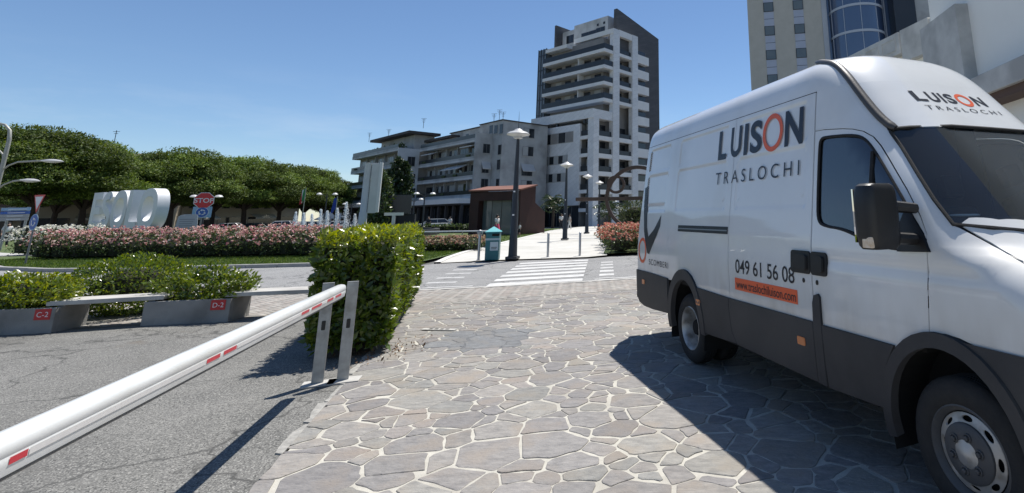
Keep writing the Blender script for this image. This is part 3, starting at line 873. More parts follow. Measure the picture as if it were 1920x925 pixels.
for right in (True, False):
    body_tag = right
    pd = panel('cab_door', door_poly, side(0, right), m_white, van, [win], 0.035)
    panel('window_pane', [(x, z) for x, z in win], side(-0.014, right, False), m_glass_side, pd, res=0.08, rim=0)
    f3 = side(-0.004, right, False)
    MB().tube([f3(*p) for p in win] + [f3(*win[0])], 0.011, 6, caps=False).build('window_seal', m_rubber, pd, smooth=True)
    MB().tube([f3(.515, 1.965), f3(.505, 1.74), f3(.50, 1.38)], [0.014, 0.016, 0.018], 6).build('window_bar', m_rubber, pd, smooth=True)
    panel('front_wing', pillar_poly, side(0, right), m_white, van, res=0.035)
    panel('sliding_door' if right else 'side_panel', [(1.107, .79), (2.325, .79), (2.345, 1.39), (2.345, 2.508), (1.107, 2.508)], side(0, right), m_white, van, res=0.028)
    ra = [(3.72, .80), (3.655, .855), (3.52, .935), (3.314, .967), (3.14, .92), (3.02, .81), (3.0, .79)]
    panel('side_panel', [(2.335, .79), (3.0, .79), (3.02, .81), (3.14, .92), (3.314, .967), (3.52, .935), (3.655, .855), (3.72, .815), (3.80, .815), (3.82, 1.2), (3.83, 2.508), (2.355, 2.508), (2.355, 1.39)], side(0, right), m_white, van, res=0.028)
    panel('rear_quarter', [(3.806, .815), (4.87, .84), (4.935, .84), (4.93, 1.5), (4.90, 2.4), (4.88, 2.508), (3.836, 2.508), (3.826, 1.2)], side(0, right), m_white, van, res=0.028)
    # grey lower cladding in sections
    for nm, poly in (('lower_cladding', [(1.107, .40), (2.22, .42), (2.30, .52), (2.325, .70), (2.325, .80), (1.107, .80)]),
                     ('lower_cladding', [(2.335, .80), (2.335, .70), (2.31, .52), (2.235, .425), (2.70, .40), (2.86, .40), (2.93, .53), (3.02, .70), (3.05, .815)]),
                     ('lower_cladding', [(0.485, .42), (.99, .395), (1.0, .55), (1.005, .795), (.36, .795), (.43, .68), (.47, .54)]),
                     ('sill_pillar_trim', [(1.012, .395), (1.10, .398), (1.10, .80), (1.095, .93), (1.075, .985), (1.03, 1.0), (1.012, .98)]),
                     ('rear_corner_bumper', [(3.805, .435), (4.30, .405), (4.62, .40), (4.80, .43), (4.945, .56), (4.95, .835), (4.4, .838), (3.805, .826)])):
        panel(nm, poly, side(0.018, right, False), m_clad, van, res=0.06, rim=0.03)
    # wheel-arch flares: bands proud of the side
    def flare(c, rs_o, rz_o, rs_i, rz_i, z0, a0, a1, off):
        outp, inp = [], []
        for k in range(25):
            a = math.radians(a0 + (a1 - a0) * k / 24)
            outp.append((c + rs_o * math.cos(a), z0 + rz_o * math.sin(a))); inp.append((c + rs_i * math.cos(a), z0 + rz_i * math.sin(a)))
        return outp + list(reversed(inp))
    panel('front_arch_flare', flare(.035, .465, .545, .40, .465, .38, -12, 200, 0), side(0.024, right, False), m_clad, van, res=0.04, rim=0.06)
    panel('rear_arch_flare', flare(3.34, .475, .60, .385, .49, .37, -8, 180, 0), side(0.024, right, False), m_clad, van, res=0.04, rim=0.06)
    # side marker lamps
    for s_, z_ in ((4.606, .705), (2.976, .674), (1.251, .645)):
        mk = panel('side_marker_lamp', rrect(s_ - .045, s_ + .045, z_ - .028, z_ + .028, .01), side(0.024, right, False), pm('amber_lens', (0.55, 0.17, 0.05), (0.6, 0.2, 0.06), 30, 0.25), van, res=0.03, rim=0.02)
    # slide rail, handles, keyholes
    if right:
        rail = panel('slide_rail', rrect(2.365, 3.54, 1.375, 1.444, .008), side(0.004, right, False), m_black, van, res=0.05, rim=0.02)
        panel('rail_groove', rrect(2.375, 3.53, 1.402, 1.414, .004), side(0.009, right, False), pm('rail_steel', (0.3, 0.3, 0.31), None, rough=0.35, metal=0.8), rail, res=0.05, rim=0.004)
    for s0, s1 in (((.925, 1.098), (1.112, 1.34)) if right else ((.925, 1.098),)):
        h = panel('door_handle', rrect(s0, s1, 1.125, 1.288, .025), side(0.012, right, False), m_black, van, res=0.03, rim=0.02)
        panel('grip', rrect(s0 + .03, s1 - .03, 1.15, 1.262, .02), side(0.030, right, False), m_black, h, res=0.03, rim=0.02)
        c = (s0 + s1) / 2 - (.03 if s0 > 1.1 else -.03)
        panel('keyhole', [(c + .013 * math.cos(a * PI / 6), 1.075 + .017 * math.sin(a * PI / 6)) for a in range(12)], side(0.006, right, False), m_black, van, res=0.02, rim=0.01)
    # black drip strip along the roof front edge
    st_ = []
    for l_, z_ in ((.40, 2.845), (.345, 2.80), (.312, 2.735), (.275, 2.592), (.255, 2.413), (.244, 2.239), (.25, 2.145), (.262, 2.118)):
        s_ = van_sf(l_, z_) if z_ > 2.85 else van_sf(max(l_, vL(z_) + .002), z_)
        st_.append(VP(s_, l_ if right else 2 - l_, z_))
    sm = [Vector(p) for p in smooth_loop([tuple(p) for p in st_], False, 2)]
    MB().tube(sm, [0.02] + [0.036] * (len(sm) - 2) + [0.026], 12, flat=0.75).build('roof_edge_strip', pm('satin_grey_rubber', (0.05, 0.047, 0.045), (0.075, 0.07, 0.066), 9, 0.4, 0.1, 80), van, smooth=True)

# upper shell: roof and roof front, as rings of the plan outline
def ring_pts(z, s_max=None, nf=8, nc=9, ns=26, nr=4):
    l0 = vL(z); a, b = vA(z), max(1e-3, min(vB(z), 1 - vL(z) - 1e-3)); sf = vSF(z); sr = vSR(z)
    half = [(sf, 1 - (1 - l0 - b) * k / nf) for k in range(nf)]
    for k in range(nc + 1):
        t = PI / 2 * (1 - k / nc); half.append((sf + a - a * math.sin(t), l0 + b - b * math.cos(t)))
    se = sf + a
    if s_max is not None:
        half += [(se + (s_max - se) * k / 8, l0) for k in range(1, 9)]
        return half
    half += [(se + (sr - RC - se) * k / ns, l0) for k in range(1, ns + 1)]
    rc2 = max(1e-3, min(RC, 1 - l0 - 1e-3))
    for k in range(1, nr + 1):
        t = PI / 2 * k / nr; half.append((sr - RC + RC * math.sin(t), l0 + rc2 - rc2 * math.cos(t)))
    half += [(sr, l0 + rc2 + (1 - l0 - rc2) * k / 5) for k in range(1, 6)]
    return half
def shell(name, zs, mat, parent, s_max=None):
    mb = MB(); rows = []
    for z in zs:
        h = ring_pts(z, s_max)
        r = [(s, l, z) for s, l in reversed(h)] + [(s, 2 - l, z) for s, l in h[1:]]
        rows.append([VP(*p) for p in r])
    mb.loft(rows, closed=False, caps=False)
    me = mb.mesh(name, smooth=False)
    bm = bmesh.new(); bm.from_mesh(me)
    bmesh.ops.remove_doubles(bm, verts=bm.verts, dist=0.0005)
    for f in bm.faces: f.smooth = True
    bmesh.ops.recalc_face_normals(bm, faces=bm.faces)
    bm.to_mesh(me); bm.free()
    return link(name, me, mat, parent)
shell('roof', [2.514, 2.53, 2.56, 2.60, 2.64, 2.67, 2.70, 2.73, 2.755, 2.78, 2.80, 2.82, 2.835, 2.85, 2.86, 2.868, 2.874, 2.879, 2.882, 2.884, 2.885], m_white, van)
cap = shell('cab_roof_front', [2.20, 2.24, 2.28, 2.32, 2.36, 2.40, 2.44, 2.48, 2.5138], m_white, van, s_max=1.093)
# front strip over the windscreen, windscreen, bonnet
wl_ = [(van_l(s, z), z) for s, z in ws_r]
top_c = [(0.32, 2.118), (0.6, 2.124), (1.0, 2.126)]
strip_top = [(van_l(.50, 2.205) + 0.0, 2.205)]
half_top = [wl_[-1]] + top_c
mir = lambda pts: [(2 - x, y) for x, y in reversed(pts)]
fs_poly = half_top + mir(half_top)[1:] + [(2 - strip_top[0][0], 2.205), (strip_top[0][0], 2.205)]
panel('header_panel', fs_poly, front(0), m_white, van, res=0.05)
bot_c = [wl_[0], (.2, 1.476), (.35, 1.455), (.6, 1.44), (1.0, 1.436)]
ws_half = list(reversed(bot_c)) + wl_[1:] + top_c
ws_poly = ws_half + mir(ws_half)[1:-1]
wsp = panel('windscreen', ws_poly, front(-0.008), m_glass_ws, van, res=0.07, rim=0)
f3 = front(0.006)
MB().tube([f3(*p) for p in ws_poly] + [f3(*ws_poly[0])], 0.012, 6, caps=False).build('windscreen_seal', m_rubber, wsp, smooth=True)
hl = [(s, van_l(s, z)) for s, z in hood_edge[1:]]
hl = [(s + .004, l + .012) for s, l in hl] + [(-.76, .42), (-.84, .62), (-.87, 1.0)]
hood_half = [(-.10, .17), (-.2, .27), (-.30, .46), (-.35, .7), (-.365, 1.0)]
hood_poly = list(reversed(hood_half)) + hl
hood_poly = hood_poly + [(s, 2 - l) for s, l in reversed(hood_poly)][1:-1]
panel('bonnet', hood_poly, top(0), m_white, van, res=0.045)
# cowl: dark trough under the wipers
cw = [(-.04, .115), (-.10, .165), (-.2, .265), (-.30, .455), (-.35, .695), (-.367, 1.0)]
cw2 = [(.03, .16), (-.05, .3), (-.12, .5), (-.16, .75), (-.17, 1.0)]
cp_ = cw + list(reversed(cw2))
cp_ = [(s, l) for s, l in cp_]
cowl = panel('cowl', cw + [(s, 2 - l) for s, l in reversed(cw)][1:] + [(s, 2 - l) for s, l in cw2] + [(s, l) for s, l in reversed(cw2)][1:], lambda s, l: VP(s, l, 1.415 - 0.02 * ((l - 1) ** 2)), m_black, van, res=0.06)
# nose: white front panel, grille, headlamps, bumper
def nose(name, z0, z1, s0, mat, off, n=8, s_fn=None):
    rows = []
    for k in range(n + 1):
        z = z0 + (z1 - z0) * k / n; h = []
        sl = s0 if s_fn is None else s_fn(z)
        for j in range(13):
            t = j / 12; s = sl + (vSF(z) + .02 - sl) * math.sin(t * PI / 2); h.append((s, van_l(s, z)))
        lend = h[-1][1]
        h += [(van_sf(lend + (1 - lend) * j / 8, z), lend + (1 - lend) * j / 8) for j in range(1, 9)]
        def po(s, l):
            q = Vector((s - 1.2, l - 1.0, 0)).normalized() * off; return VP(s + q.x, l + q.y, z)
        rows.append([po(s, l) for s, l in h] + [po(s, 2 - l) for s, l in reversed(h[:-1])])
    return MB().loft(rows, closed=False, caps=False).build(name, mat, van, smooth=True)
arch_s = lambda z: .04 - .465 * math.sqrt(max(0.0, 1 - min(1, max(0, (z - .38) / .545)) ** 2))
bump_o = nose('front_bumper', .26, .905, -.36, m_clad, 0.02, 14, arch_s)
nose('front_panel', .885, 1.23, -.62, m_white, -0.005, 8)
for q in (0, 1):
    X = (lambda l: l) if q == 0 else (lambda l: 2 - l)
    panel('headlamp', [(X(l), z) for l, z in ((.16, .90), (.45, .86), (.50, .98), (.48, 1.10), (.34, 1.12), (.20, 1.05))], front(0.03), pm('headlamp_lens', (0.5, 0.52, 0.54), (0.75, 0.77, 0.8), 9, 0.08, coat=1.0), van, res=0.05)
gr = panel('grille', rrect(.54, 1.46, .70, .92, .05), front(0.03), m_black, van, res=0.06)
for k in range(4): panel('grille_bar', rrect(.56, 1.44, .725 + k * .048, .745 + k * .048, .008), front(0.042), m_clad, gr, res=0.08)
panel('number_plate', rrect(.76, 1.24, .43, .54, .01), front(0.035), pm('plate_white', (0.7, 0.7, 0.7), None, rough=0.4), van, res=0.06)
# rear doors
for x0, x1 in ((.10, .995), (1.005, 1.90)):
    rd = panel('rear_door', [(x0 + (.03 if x0 < .5 else 0), .82), (x1 - (.03 if x1 > 1.5 else 0), .82), (x1 - (.09 if x1 > 1.5 else 0), 2.50), (x0 + (.09 if x0 < .5 else 0), 2.50)], lambda l, z: VP(vSR(z), l, z), m_white, van, res=0.12)
    MB().box(-.02, .0, -.06, .06, -.09, .09, Matrix.Translation(VP(4.98, 1.06 if x0 > 1 else .94, 1.2))).build('handle', m_black, rd)
for q in (.045, 1.955):
    MB().box(-.03, .02, -.05, .05, -.22, .22, Matrix.Translation(VP(4.94, q + (.05 if q < 1 else -.05), 1.15))).build('tail_lamp', pm('red_lens', (0.4, 0.02, 0.02), None, rough=0.2), van, bevel=.01)
MB().box(-.08, .02, -.98, .98, -.16, .02, Matrix.Translation(VP(4.97, 1.0, .62))).build('rear_step', m_clad, van, bevel=.02)
# dark lining behind the panel gaps, underbody
def lining(s0, s1, z0, z1, sg, d=0.035):
    rows = []
    for z in np.linspace(z0, z1, 8):
        rows.append([VP(s, (van_l(s, z) + d) if sg == 0 else 2 - van_l(s, z) - d, z) for s in np.linspace(s0, s1, 10)])
    return MB().loft(rows, closed=False, caps=False)
for sg in (0, 1):
    lining(1.0, 4.86, .80, 2.55, sg).build('cargo_lining', m_inner, van, smooth=True)
    lining(.47, 1.12, .5, .93, sg).build('cab_lining', m_inner, van, smooth=True)
    lining(.06, 1.12, .935, 1.33, sg).build('cab_lining', m_inner, van, smooth=True)
mb = MB()
mb.box(-2.65 + 1.2, 3.25, -.93, .93, .78, .82)
mb.box(-1.0, 1.1, -.9, .9, .36, .78)
mb.box(2.3, 3.0, -.8, .8, .5, .78)
mb.box(-2.2, 3.0, -.42, .42, .42, .8)
mb.build('underbody', m_inner, van)
mb = MB(); mb.box(-.05 - 1.65 + 1.2, 1.23 - 1.65 + 0, -.82, .82, 1.0, 2.4); 
MB().box(1.15 - 1.65, 1.17 - 1.65, -.78, .78, .8, 2.4).build('bulkhead', pm('grey_bulkhead', (0.12, 0.12, 0.12), None, rough=0.8), van)
# wheel wells
for c, w in ((.035, .30), (3.34, .55)):
    for sg in (1, -1):
        rows = []
        for yy in (0.985, 0.985 - w):
            rows.append([(c - 1.65 + .43 * math.cos(a), sg * yy, .36 + .50 * math.sin(a)) for a in np.linspace(-.3, PI + .3, 17)])
        b_ = MB().loft(rows, closed=False, caps=False)
        b_.add(rows[1], [tuple(range(17))])
        b_.build('wheel_well', m_inner, van)
# cab interior
mI = pm('grey_interior', (0.035, 0.036, 0.04), (0.05, 0.05, 0.055), 6, 0.8)
dash = MB()
rows = []
for l in np.linspace(.14, 1.86, 14):
    x = van_sf(l, 1.45)
    rows.append([VP(x + .03, l, 1.30), VP(x + .04, l, 1.425), VP(x + .22, l, 1.505), VP(x + .46, l, 1.525), VP(x + .56, l, 1.42), VP(x + .45, l, 1.0), VP(x + .1, l, 1.0)])
dash.loft(rows).build('dashboard', mI, van, smooth=True)
for l in (.52, 1.02, 1.5):
    st = MB().box(-.24, .24, -.22, .22, -.08, .08, Matrix.Translation(VP(.72, l, .98))).build('seat', mI, van, bevel=.05)
    MB().box(-.06, .06, -.22, .22, 0, .58, Matrix.Translation(VP(.93, l, 1.02)) @ Matrix.Rotation(.18, 4, 'Y')).build('backrest', mI, st, bevel=.05)
    MB().box(-.05, .05, -.12, .12, 0, .2, Matrix.Translation(VP(1.04, l, 1.66)) @ Matrix.Rotation(.15, 4, 'Y')).build('headrest', mI, st, bevel=.04)
swc = VP(.36, 1.5, 1.28); mb = MB(); A_ = Matrix.Translation(swc) @ Matrix.Rotation(-.6, 4, 'Y')
mb.tube([A_ @ Vector((.19 * math.cos(a), .19 * math.sin(a), 0)) for a in np.linspace(0, 2 * PI, 25)], .014, 6)
mb.tube([A_ @ Vector((-.18, 0, 0)), A_ @ Vector((.18, 0, 0))], .012, 6); mb.build('steering_wheel', m_black, van, smooth=True)
# white ring lying on the dashboard
dr = thing('parking_disc', 'white ring lying on the dashboard behind the van windscreen', 'ring', FR[van] @ VP(.12, .42, 1.538))
mb = MB(); mb.tube([(.075 * math.cos(a), .05 * math.sin(a), 0.0) for a in np.linspace(0, 2 * PI, 25)], .016, 8, caps=False, flat=.5); mb.build('ring', m_print_white, dr, smooth=True)
# wipers
for (l0, l1, z0, z1) in ((.32, 1.02, 1.462, 1.475), (1.12, 1.72, 1.447, 1.475)):
    pts_ = [VP(van_sf(l, z) - .022, l, z) for l, z in ((l0 + (l1 - l0) * k / 8, z0 + (z1 - z0) * k / 8 + .006 * math.sin(k / 8 * PI)) for k in range(9))]
    wp = MB().tube(pts_, .009, 6).build('wiper', m_rubber, van, smooth=True)
    MB().tube([VP(-.33, l0 + .02, 1.42), VP(van_sf(l0 + .3, 1.47) - .035, l0 + .3, 1.478)], [.012, .008], 6).build('wiper_arm', m_black, wp, smooth=True)
# wheels
m_tyre = pm('tyre_rubber', (0.014, 0.014, 0.0145), (0.024, 0.023, 0.022), 14, 0.82, 0.3, 60)
m_rim = pm('worn_silver_steel', (0.40, 0.39, 0.37), (0.52, 0.51, 0.49), 7, 0.45, 0.15, 50, metal=0.55, c3=(0.24, 0.22, 0.19), scale3=9)
m_hub = pm('grey_hub_cover', (0.055, 0.055, 0.058), (0.085, 0.085, 0.086), 8, 0.55, 0.1, 90)
def tyre(name, parent, M, w=.20, R_=.352):
    prof = [(.215, -w / 2 + .012), (.235, -w / 2), (.275, -w / 2 - .006), (.315, -w / 2 + .002), (R_ - .012, -w / 2 + .022), (R_, -w / 2 + .04)]
    g = [(R_, -w / 2 + .04)]
    for k in range(4):
        zc = -w / 2 + .04 + (w - .08) * (k + .5) / 4
        g += [(R_, zc - .008), (R_ - .009, zc - .006), (R_ - .009, zc + .006), (R_, zc + .008)]
    prof = prof[:-1] + g + [(R_, w / 2 - .04), (R_ - .012, w / 2 - .022), (.315, w / 2 - .002), (.275, w / 2 + .006), (.235, w / 2), (.215, w / 2 - .012)]
    return MB().lathe(prof, 40, M, caps=False).build(name, m_tyre, parent, smooth=True)
def wheel(s, sg, dual):
    """sg=+1 right side (towards the photo's camera)"""
    yc = 1.0 - (.135 if not dual else .15)
    M = Matrix.Translation(Vector((s - 1.65, sg * yc, .352))) @ Matrix.Rotation(-sg * PI / 2, 4, 'X')      # local +z = outward
    rimm = MB()
    if not dual: prof = [(.214, -.09), (.20, -.075), (.196, .055), (.207, .07), (.220, .083), (.224, .092), (.216, .096), (.203, .082), (.190, .062)]
    else: prof = [(.214, -.09), (.20, -.075), (.196, .055), (.207, .07), (.220, .083), (.224, .092), (.216, .096), (.203, .082), (.188, .05), (.178, -.02), (.165, -.055), (.05, -.06), (.001, -.06)]
    w_o = rimm.lathe(prof, 40, M, caps=False).build('wheel', m_rim if dual else m_hub, van, smooth=True)
    tyre('tyre', w_o, M)
    if dual: tyre('inner_tyre', w_o, M @ Matrix.Translation((0, 0, -.26)))
    if not dual:
        slots = []
        for k in range(8):
            a0 = 2 * PI * k / 8
            slots.append([((.161 + .014 * math.sin(t)) * math.cos(a0 + .2 * math.cos(t) * (1)), (.161 + .014 * math.sin(t)) * math.sin(a0 + .2 * math.cos(t))) for t in np.linspace(0, 2 * PI, 15)[:-1]])
        def mp(x, y):
            r = math.hypot(x, y); z = .062 if r > .19 else .062 + (.19 - r) * .35
            return M @ Vector((x, y, z))
        panel('rim_disc', [(.184 * math.cos(t), .184 * math.sin(t)) for t in np.linspace(0, 2 * PI, 41)[:-1]], mp, m_rim, w_o, [s_ for s_ in slots], 0.03, flip=False, rim=0.012)
        MB().lathe([(.19, .03), (.001, .03)], 32, M, caps=False).build('rim_back', m_inner, w_o)
        hb = MB().lathe([(.140, .078), (.138, .092), (.126, .102), (.07, .106), (.001, .107)], 36, M, caps=False).build('hub_cover', m_hub, w_o, smooth=True)
        for k in range(6):
            a0 = 2 * PI * (k + .3) / 6
            Mb = M @ Matrix.Translation((.082 * math.cos(a0), .082 * math.sin(a0), .100))
            MB().lathe([(.022, 0), (.022, .012), (.017, .014), (.015, .008), (.012, .008), (.011, .022), (.001, .024)], 12, Mb, caps=False).build('bolt_cap', m_hub, hb, smooth=True)
    else:
        hb = MB().lathe([(.085, -.058), (.085, .0), (.07, .03), (.001, .034)], 24, M, caps=False).build('hub', m_inner, w_o, smooth=True)
        for k in range(6):
            a0 = 2 * PI * k / 6
            MB().lathe([(.014, -.06), (.014, -.03), (.001, -.03)], 8, M @ Matrix.Translation((.12 * math.cos(a0), .12 * math.sin(a0), 0)), caps=False).build('wheel_bolt', m_rim, hb)
for sg in (1, -1):
    wheel(-.015, sg, False); wheel(3.34, sg, True)
    MB().box(-.008, .008, -.2, .14, -.30, .05, Matrix.Translation(VP(3.86, .2 if sg > 0 else 1.8, .46))).build('mud_flap', m_rubber, van)
# door mirrors
for sg in (1, -1):
    X = lambda s, l, z: VP(s, l if sg > 0 else 2 - l, z)
    rows = []
    for z, k, sx in ((1.365, .78, .0), (1.385, .92, 0), (1.44, 1, 0), (1.60, 1.0, 0), (1.68, .97, 0), (1.715, .88, .0), (1.728, .70, 0)):
        rows.append([X(.17 + (x) * k, -.235 + y * k, z) for x, y in rrect(-.075, .075, -.12, .12, .05, 5)])
    h_ = MB().loft(rows).build('door_mirror', m_black, van, smooth=True)
    MB().box(-.006, .006, -.095, .095, -.15, .15, Matrix.Translation(X(.25, -.235, 1.55))).build('mirror_glass', pm('mirror_glass', (0.8, 0.8, 0.8), None, rough=0.02, metal=1.0), h_)
    MB().tube([X(.16, -.14, 1.60), X(.13, 0.03, 1.585)], [.035, .03], 8).build('mirror_arm', m_black, h_, smooth=True)
    MB().tube([X(.16, -.14, 1.42), X(.13, .03, 1.41)], [.035, .032], 8).build('mirror_arm', m_black, h_, smooth=True)
    base = [(.045, 1.345), (.27, 1.335), (.285, 1.40), (.24, 1.52), (.20, 1.60), (.155, 1.535), (.09, 1.45)]
    panel('mirror_base', base, side(0.022, sg > 0, False), m_black, h_, res=0.04, rim=0.03)
    MB().box(-.035, .035, -.012, .012, -.03, .03, Matrix.Translation(X(.145, -.34, 1.405))).build('indicator_lens', pm('clear_amber_lens', (0.6, 0.42, 0.25), (0.75, 0.7, 0.62), 30, 0.2), h_, bevel=.006)
# ---- lettering laid on the body
def conform(o, mp, steps=0.035):
    """cut the flat lettering (x, y = along, up) finely and lay it on the surface"""
    me = o.data; bm = bmesh.new(); bm.from_mesh(me)
    co = np.array([v.co[:] for v in bm.verts])
    for ax in (0, 1):
        lo, hi = co[:, ax].min(), co[:, ax].max(); t = lo + steps
        while t < hi:
            no = (1, 0, 0) if ax == 0 else (0, 1, 0); c = (t, 0, 0) if ax == 0 else (0, t, 0)
            bmesh.ops.bisect_plane(bm, geom=bm.verts[:] + bm.edges[:] + bm.faces[:], plane_co=c, plane_no=no, dist=1e-6)
            t += steps
    for v in bm.verts: v.co = mp(v.co.x, v.co.y)
    bmesh.ops.recalc_face_normals(bm, faces=bm.faces)
    bm.to_mesh(me); bm.free()
def word(txt, x0, x1, y0, y1, mp, mat, name='lettering', bold=0.0, spacing=1.0, steps=0.035, parent=None):
    o = text_polys(txt, 1.0, name, mat, parent or van, Matrix.Identity(4), extrude=0.0, offset=bold, spacing=spacing)
    co = np.array([v.co[:] for v in o.data.vertices]); lo, hi = co.min(0), co.max(0)
    for v in o.data.vertices:
        v.co.x = x0 + (v.co.x - lo[0]) / (hi[0] - lo[0]) * (x1 - x0)
        v.co.y = y0 + (v.co.y - lo[1]) / (hi[1] - lo[1]) * (y1 - y0); v.co.z = 0
    out = []
    bm = bmesh.new(); bm.from_mesh(o.data); bm.verts.ensure_lookup_table()
    seen, isl = set(), []
    for v in bm.verts:
        if v.index in seen: continue
        st, comp = [v], []
        while st:
            w = st.pop()
            if w.index in seen: continue
            seen.add(w.index); comp.append(w); st += [e.other_vert(w) for e in w.link_edges]
        isl.append((min(w.co.x for w in comp), max(w.co.x for w in comp), {w.index for w in comp}))
    isl.sort(key=lambda q: q[0]); cl = []
    for a, b, ids in isl:
        if cl and a < cl[-1][1] - 1e-4: cl[-1] = (cl[-1][0], max(b, cl[-1][1]), cl[-1][2] | ids)
        else: cl.append((a, b, ids))
    for a, b, ids in cl:
        b2 = bm.copy(); b2.verts.ensure_lookup_table()
        bmesh.ops.delete(b2, geom=[v for v in b2.verts if v.index not in ids], context='VERTS')
        me = bpy.data.meshes.new(name); b2.to_mesh(me); b2.free()
        q = link(name, me, mat, parent or van); conform(q, mp, steps); out.append(q)
    bm.free(); bpy.data.objects.remove(o)
    return out
SM = lambda x, z: side(0.003, True, False)(-x, z)          # x runs backwards along the van so that text reads left to right
for ch, a, b in (('L', 2.688, 2.52), ('U', 2.429, 2.227), ('I', 2.17, 2.105), ('S', 2.06, 1.86), ('N', 1.50, 1.25)):
    word(ch, -a, -b, 2.115, 2.425, SM, m_print_dark, bold=0.028)
def ringpoly(mp, cx_, cy_, rx, ry, tx, ty, mat, name, res=0.03):
    t = np.linspace(0, 2 * PI, 49)[:-1]
    return panel(name, [(cx_ + rx * math.cos(a), cy_ + ry * math.sin(a)) for a in t], mp, mat, van, [[(cx_ + (rx - tx) * math.cos(a), cy_ + (ry - ty) * math.sin(a)) for a in t]], res, rim=0, nrm=False)
ringpoly(SM, -1.687, 2.27, .157, .172, .044, .044, m_print_orange, 'lettering')
word('TRASLOCHI', -2.70, -1.28, 1.862, 1.985, SM, m_print_dark, bold=-0.004, spacing=1.55)
word('049 61 56 08', -2.205, -1.31, 1.036, 1.158, SM, m_print_dark, bold=0.006)
panel('orange_banner', [(-2.222, .890), (-1.284, .890), (-1.284, .994), (-2.222, .994)], side_b := (lambda x, z: side(0.0025, True, False)(-x, z)), m_print_orange, van, res=0.08, rim=0, nrm=False)
word('www.traslochiluison.com', -2.195, -1.305, .905, .978, lambda x, z: side(0.005, True, False)(-x, z), m_print_dark, bold=0.004)
word('SCOMBERI', -4.44, -3.80, .936, 1.006, SM, m_print_dark, spacing=1.2)
ringpoly(SM, -4.69, 1.10, .15, .165, .04, .04, m_print_orange, 'emblem_ring')
panel('emblem_arrow', [(-4.81, 1.935), (-4.70, 1.95), (-4.66, 1.75), (-4.56, 1.40), (-4.49, 1.28), (-4.30, 1.38), (-4.10, 1.56), (-4.10, 1.42), (-4.26, 1.24), (-4.43, 1.065), (-4.50, 1.075), (-4.66, 1.35), (-4.77, 1.68)], SM, m_print_dark, van, res=0.04, rim=0, nrm=False)
FM = lambda x, z: front(0.003)(x, z)
for ch, a, b in (('L', .53, .635), ('U', .665, .775), ('I', .80, .825), ('S', .85, .945), ('N', 1.15, 1.27)):
    word(ch, a, b, 2.335, 2.425, FM, m_print_dark, bold=0.03)
t = np.linspace(0, 2 * PI, 41)[:-1]
panel('lettering', [(1.045 + .082 * math.cos(a), 2.378 + .058 * math.sin(a)) for a in t], FM, m_print_orange, van, [[(1.045 + .054 * math.cos(a), 2.378 + .037 * math.sin(a)) for a in t]], 0.03, rim=0, nrm=False)
word('TRASLOCHI', .55, 1.32, 2.262, 2.298, FM, m_print_dark, bold=-0.004, spacing=1.55)
# ================================================================= NEAR THINGS
m_galv = pm('galvanised_steel', (0.30, 0.31, 0.31), (0.42, 0.43, 0.43), 14, 0.45, 0.15, 40, metal=0.6, c3=(0.24, 0.235, 0.225), scale3=5)
m_boom = pm('white_boom_paint', (0.72, 0.74, 0.74), (0.78, 0.80, 0.80), 3, 0.32, 0.05, 30, coat=0.3, c3=(0.66, 0.67, 0.65), scale3=2.5)
m_red_tape = pm('red_reflective_tape', (0.55, 0.02, 0.04), (0.62, 0.035, 0.055), 40, 0.35)
m_white_tape = pm('white_reflective_tape', (0.7, 0.69, 0.68), (0.76, 0.75, 0.74), 40, 0.35)
m_concrete = pm('grey_concrete', (0.24, 0.235, 0.225), (0.33, 0.325, 0.31), 4, 0.92, 0.5, 45, c3=(0.19, 0.185, 0.175), scale3=2.0)
m_concrete_pale = pm('pale_concrete', (0.40, 0.39, 0.37), (0.50, 0.49, 0.46), 5, 0.92, 0.4, 50, c3=(0.33, 0.32, 0.3), scale3=1.6)
m_signal = pm('white_text', (0.72, 0.68, 0.68), None, rough=0.5)
# --- boom barrier
tip, foot = Vector((-3.43, 5.52, 0.885)), Vector((-0.93, -1.63, 0.90))
boom = thing('boom_barrier', 'long white barrier boom with small red tape marks, lowered across the parking entrance', 'barrier', (foot.x, foot.y, 0.0))
bd = (tip - foot).normalized(); bs = Vector((bd.y, -bd.x, 0)).normalized(); bu = bs.cross(bd).normalized()
prof = [(.040, -.052), (.045, -.02), (.045, .0), (.0435, .003), (.0435, .007), (.045, .010), (.045, .03), (.040, .050), (.026, .062), (.0, .066), (-.026, .062), (-.040, .05), (-.045, .03), (-.045, -.02), (-.04, -.052), (-.02, -.058), (.02, -.058)]
Lb = (tip - foot).length
rows = []
for d, k in [(-.3, 1), (0, 1), (Lb * .3, 1), (Lb * .6, 1), (Lb - .05, 1), (Lb - .02, .93), (Lb, .72)]:
    rows.append([foot + bd * d + bs * a * k + bu * b * k for a, b in prof])
MB().loft(rows).build('boom', m_boom, boom, smooth=True, world=True)
rows = []
for d in (-.3, Lb - .04):
    rows.append([foot + bd * d + bs * a + bu * b for a, b in ((-.022, -.0585), (.022, -.0585), (.026, -.068), (.014, -.078), (-.014, -.078), (-.026, -.068))])
MB().loft(rows).build('shaded_underside', pm('underside_shade_grey', (0.16, 0.16, 0.165), (0.2, 0.2, 0.2), 6, 0.6), boom, world=True)  # grey strip painting in the shade on the boom's underside
def boom_at(px):                                   # distance along the boom for a photo column
    best = min(((abs(CX + FPX * (((foot + bd * d) - Vector(EYE)) @ Vector(cR)) / max(0.05, ((foot + bd * d) - Vector(EYE)) @ Vector(cF)) - px)), d) for d in np.linspace(2.4, Lb, 900))
    return best[1]
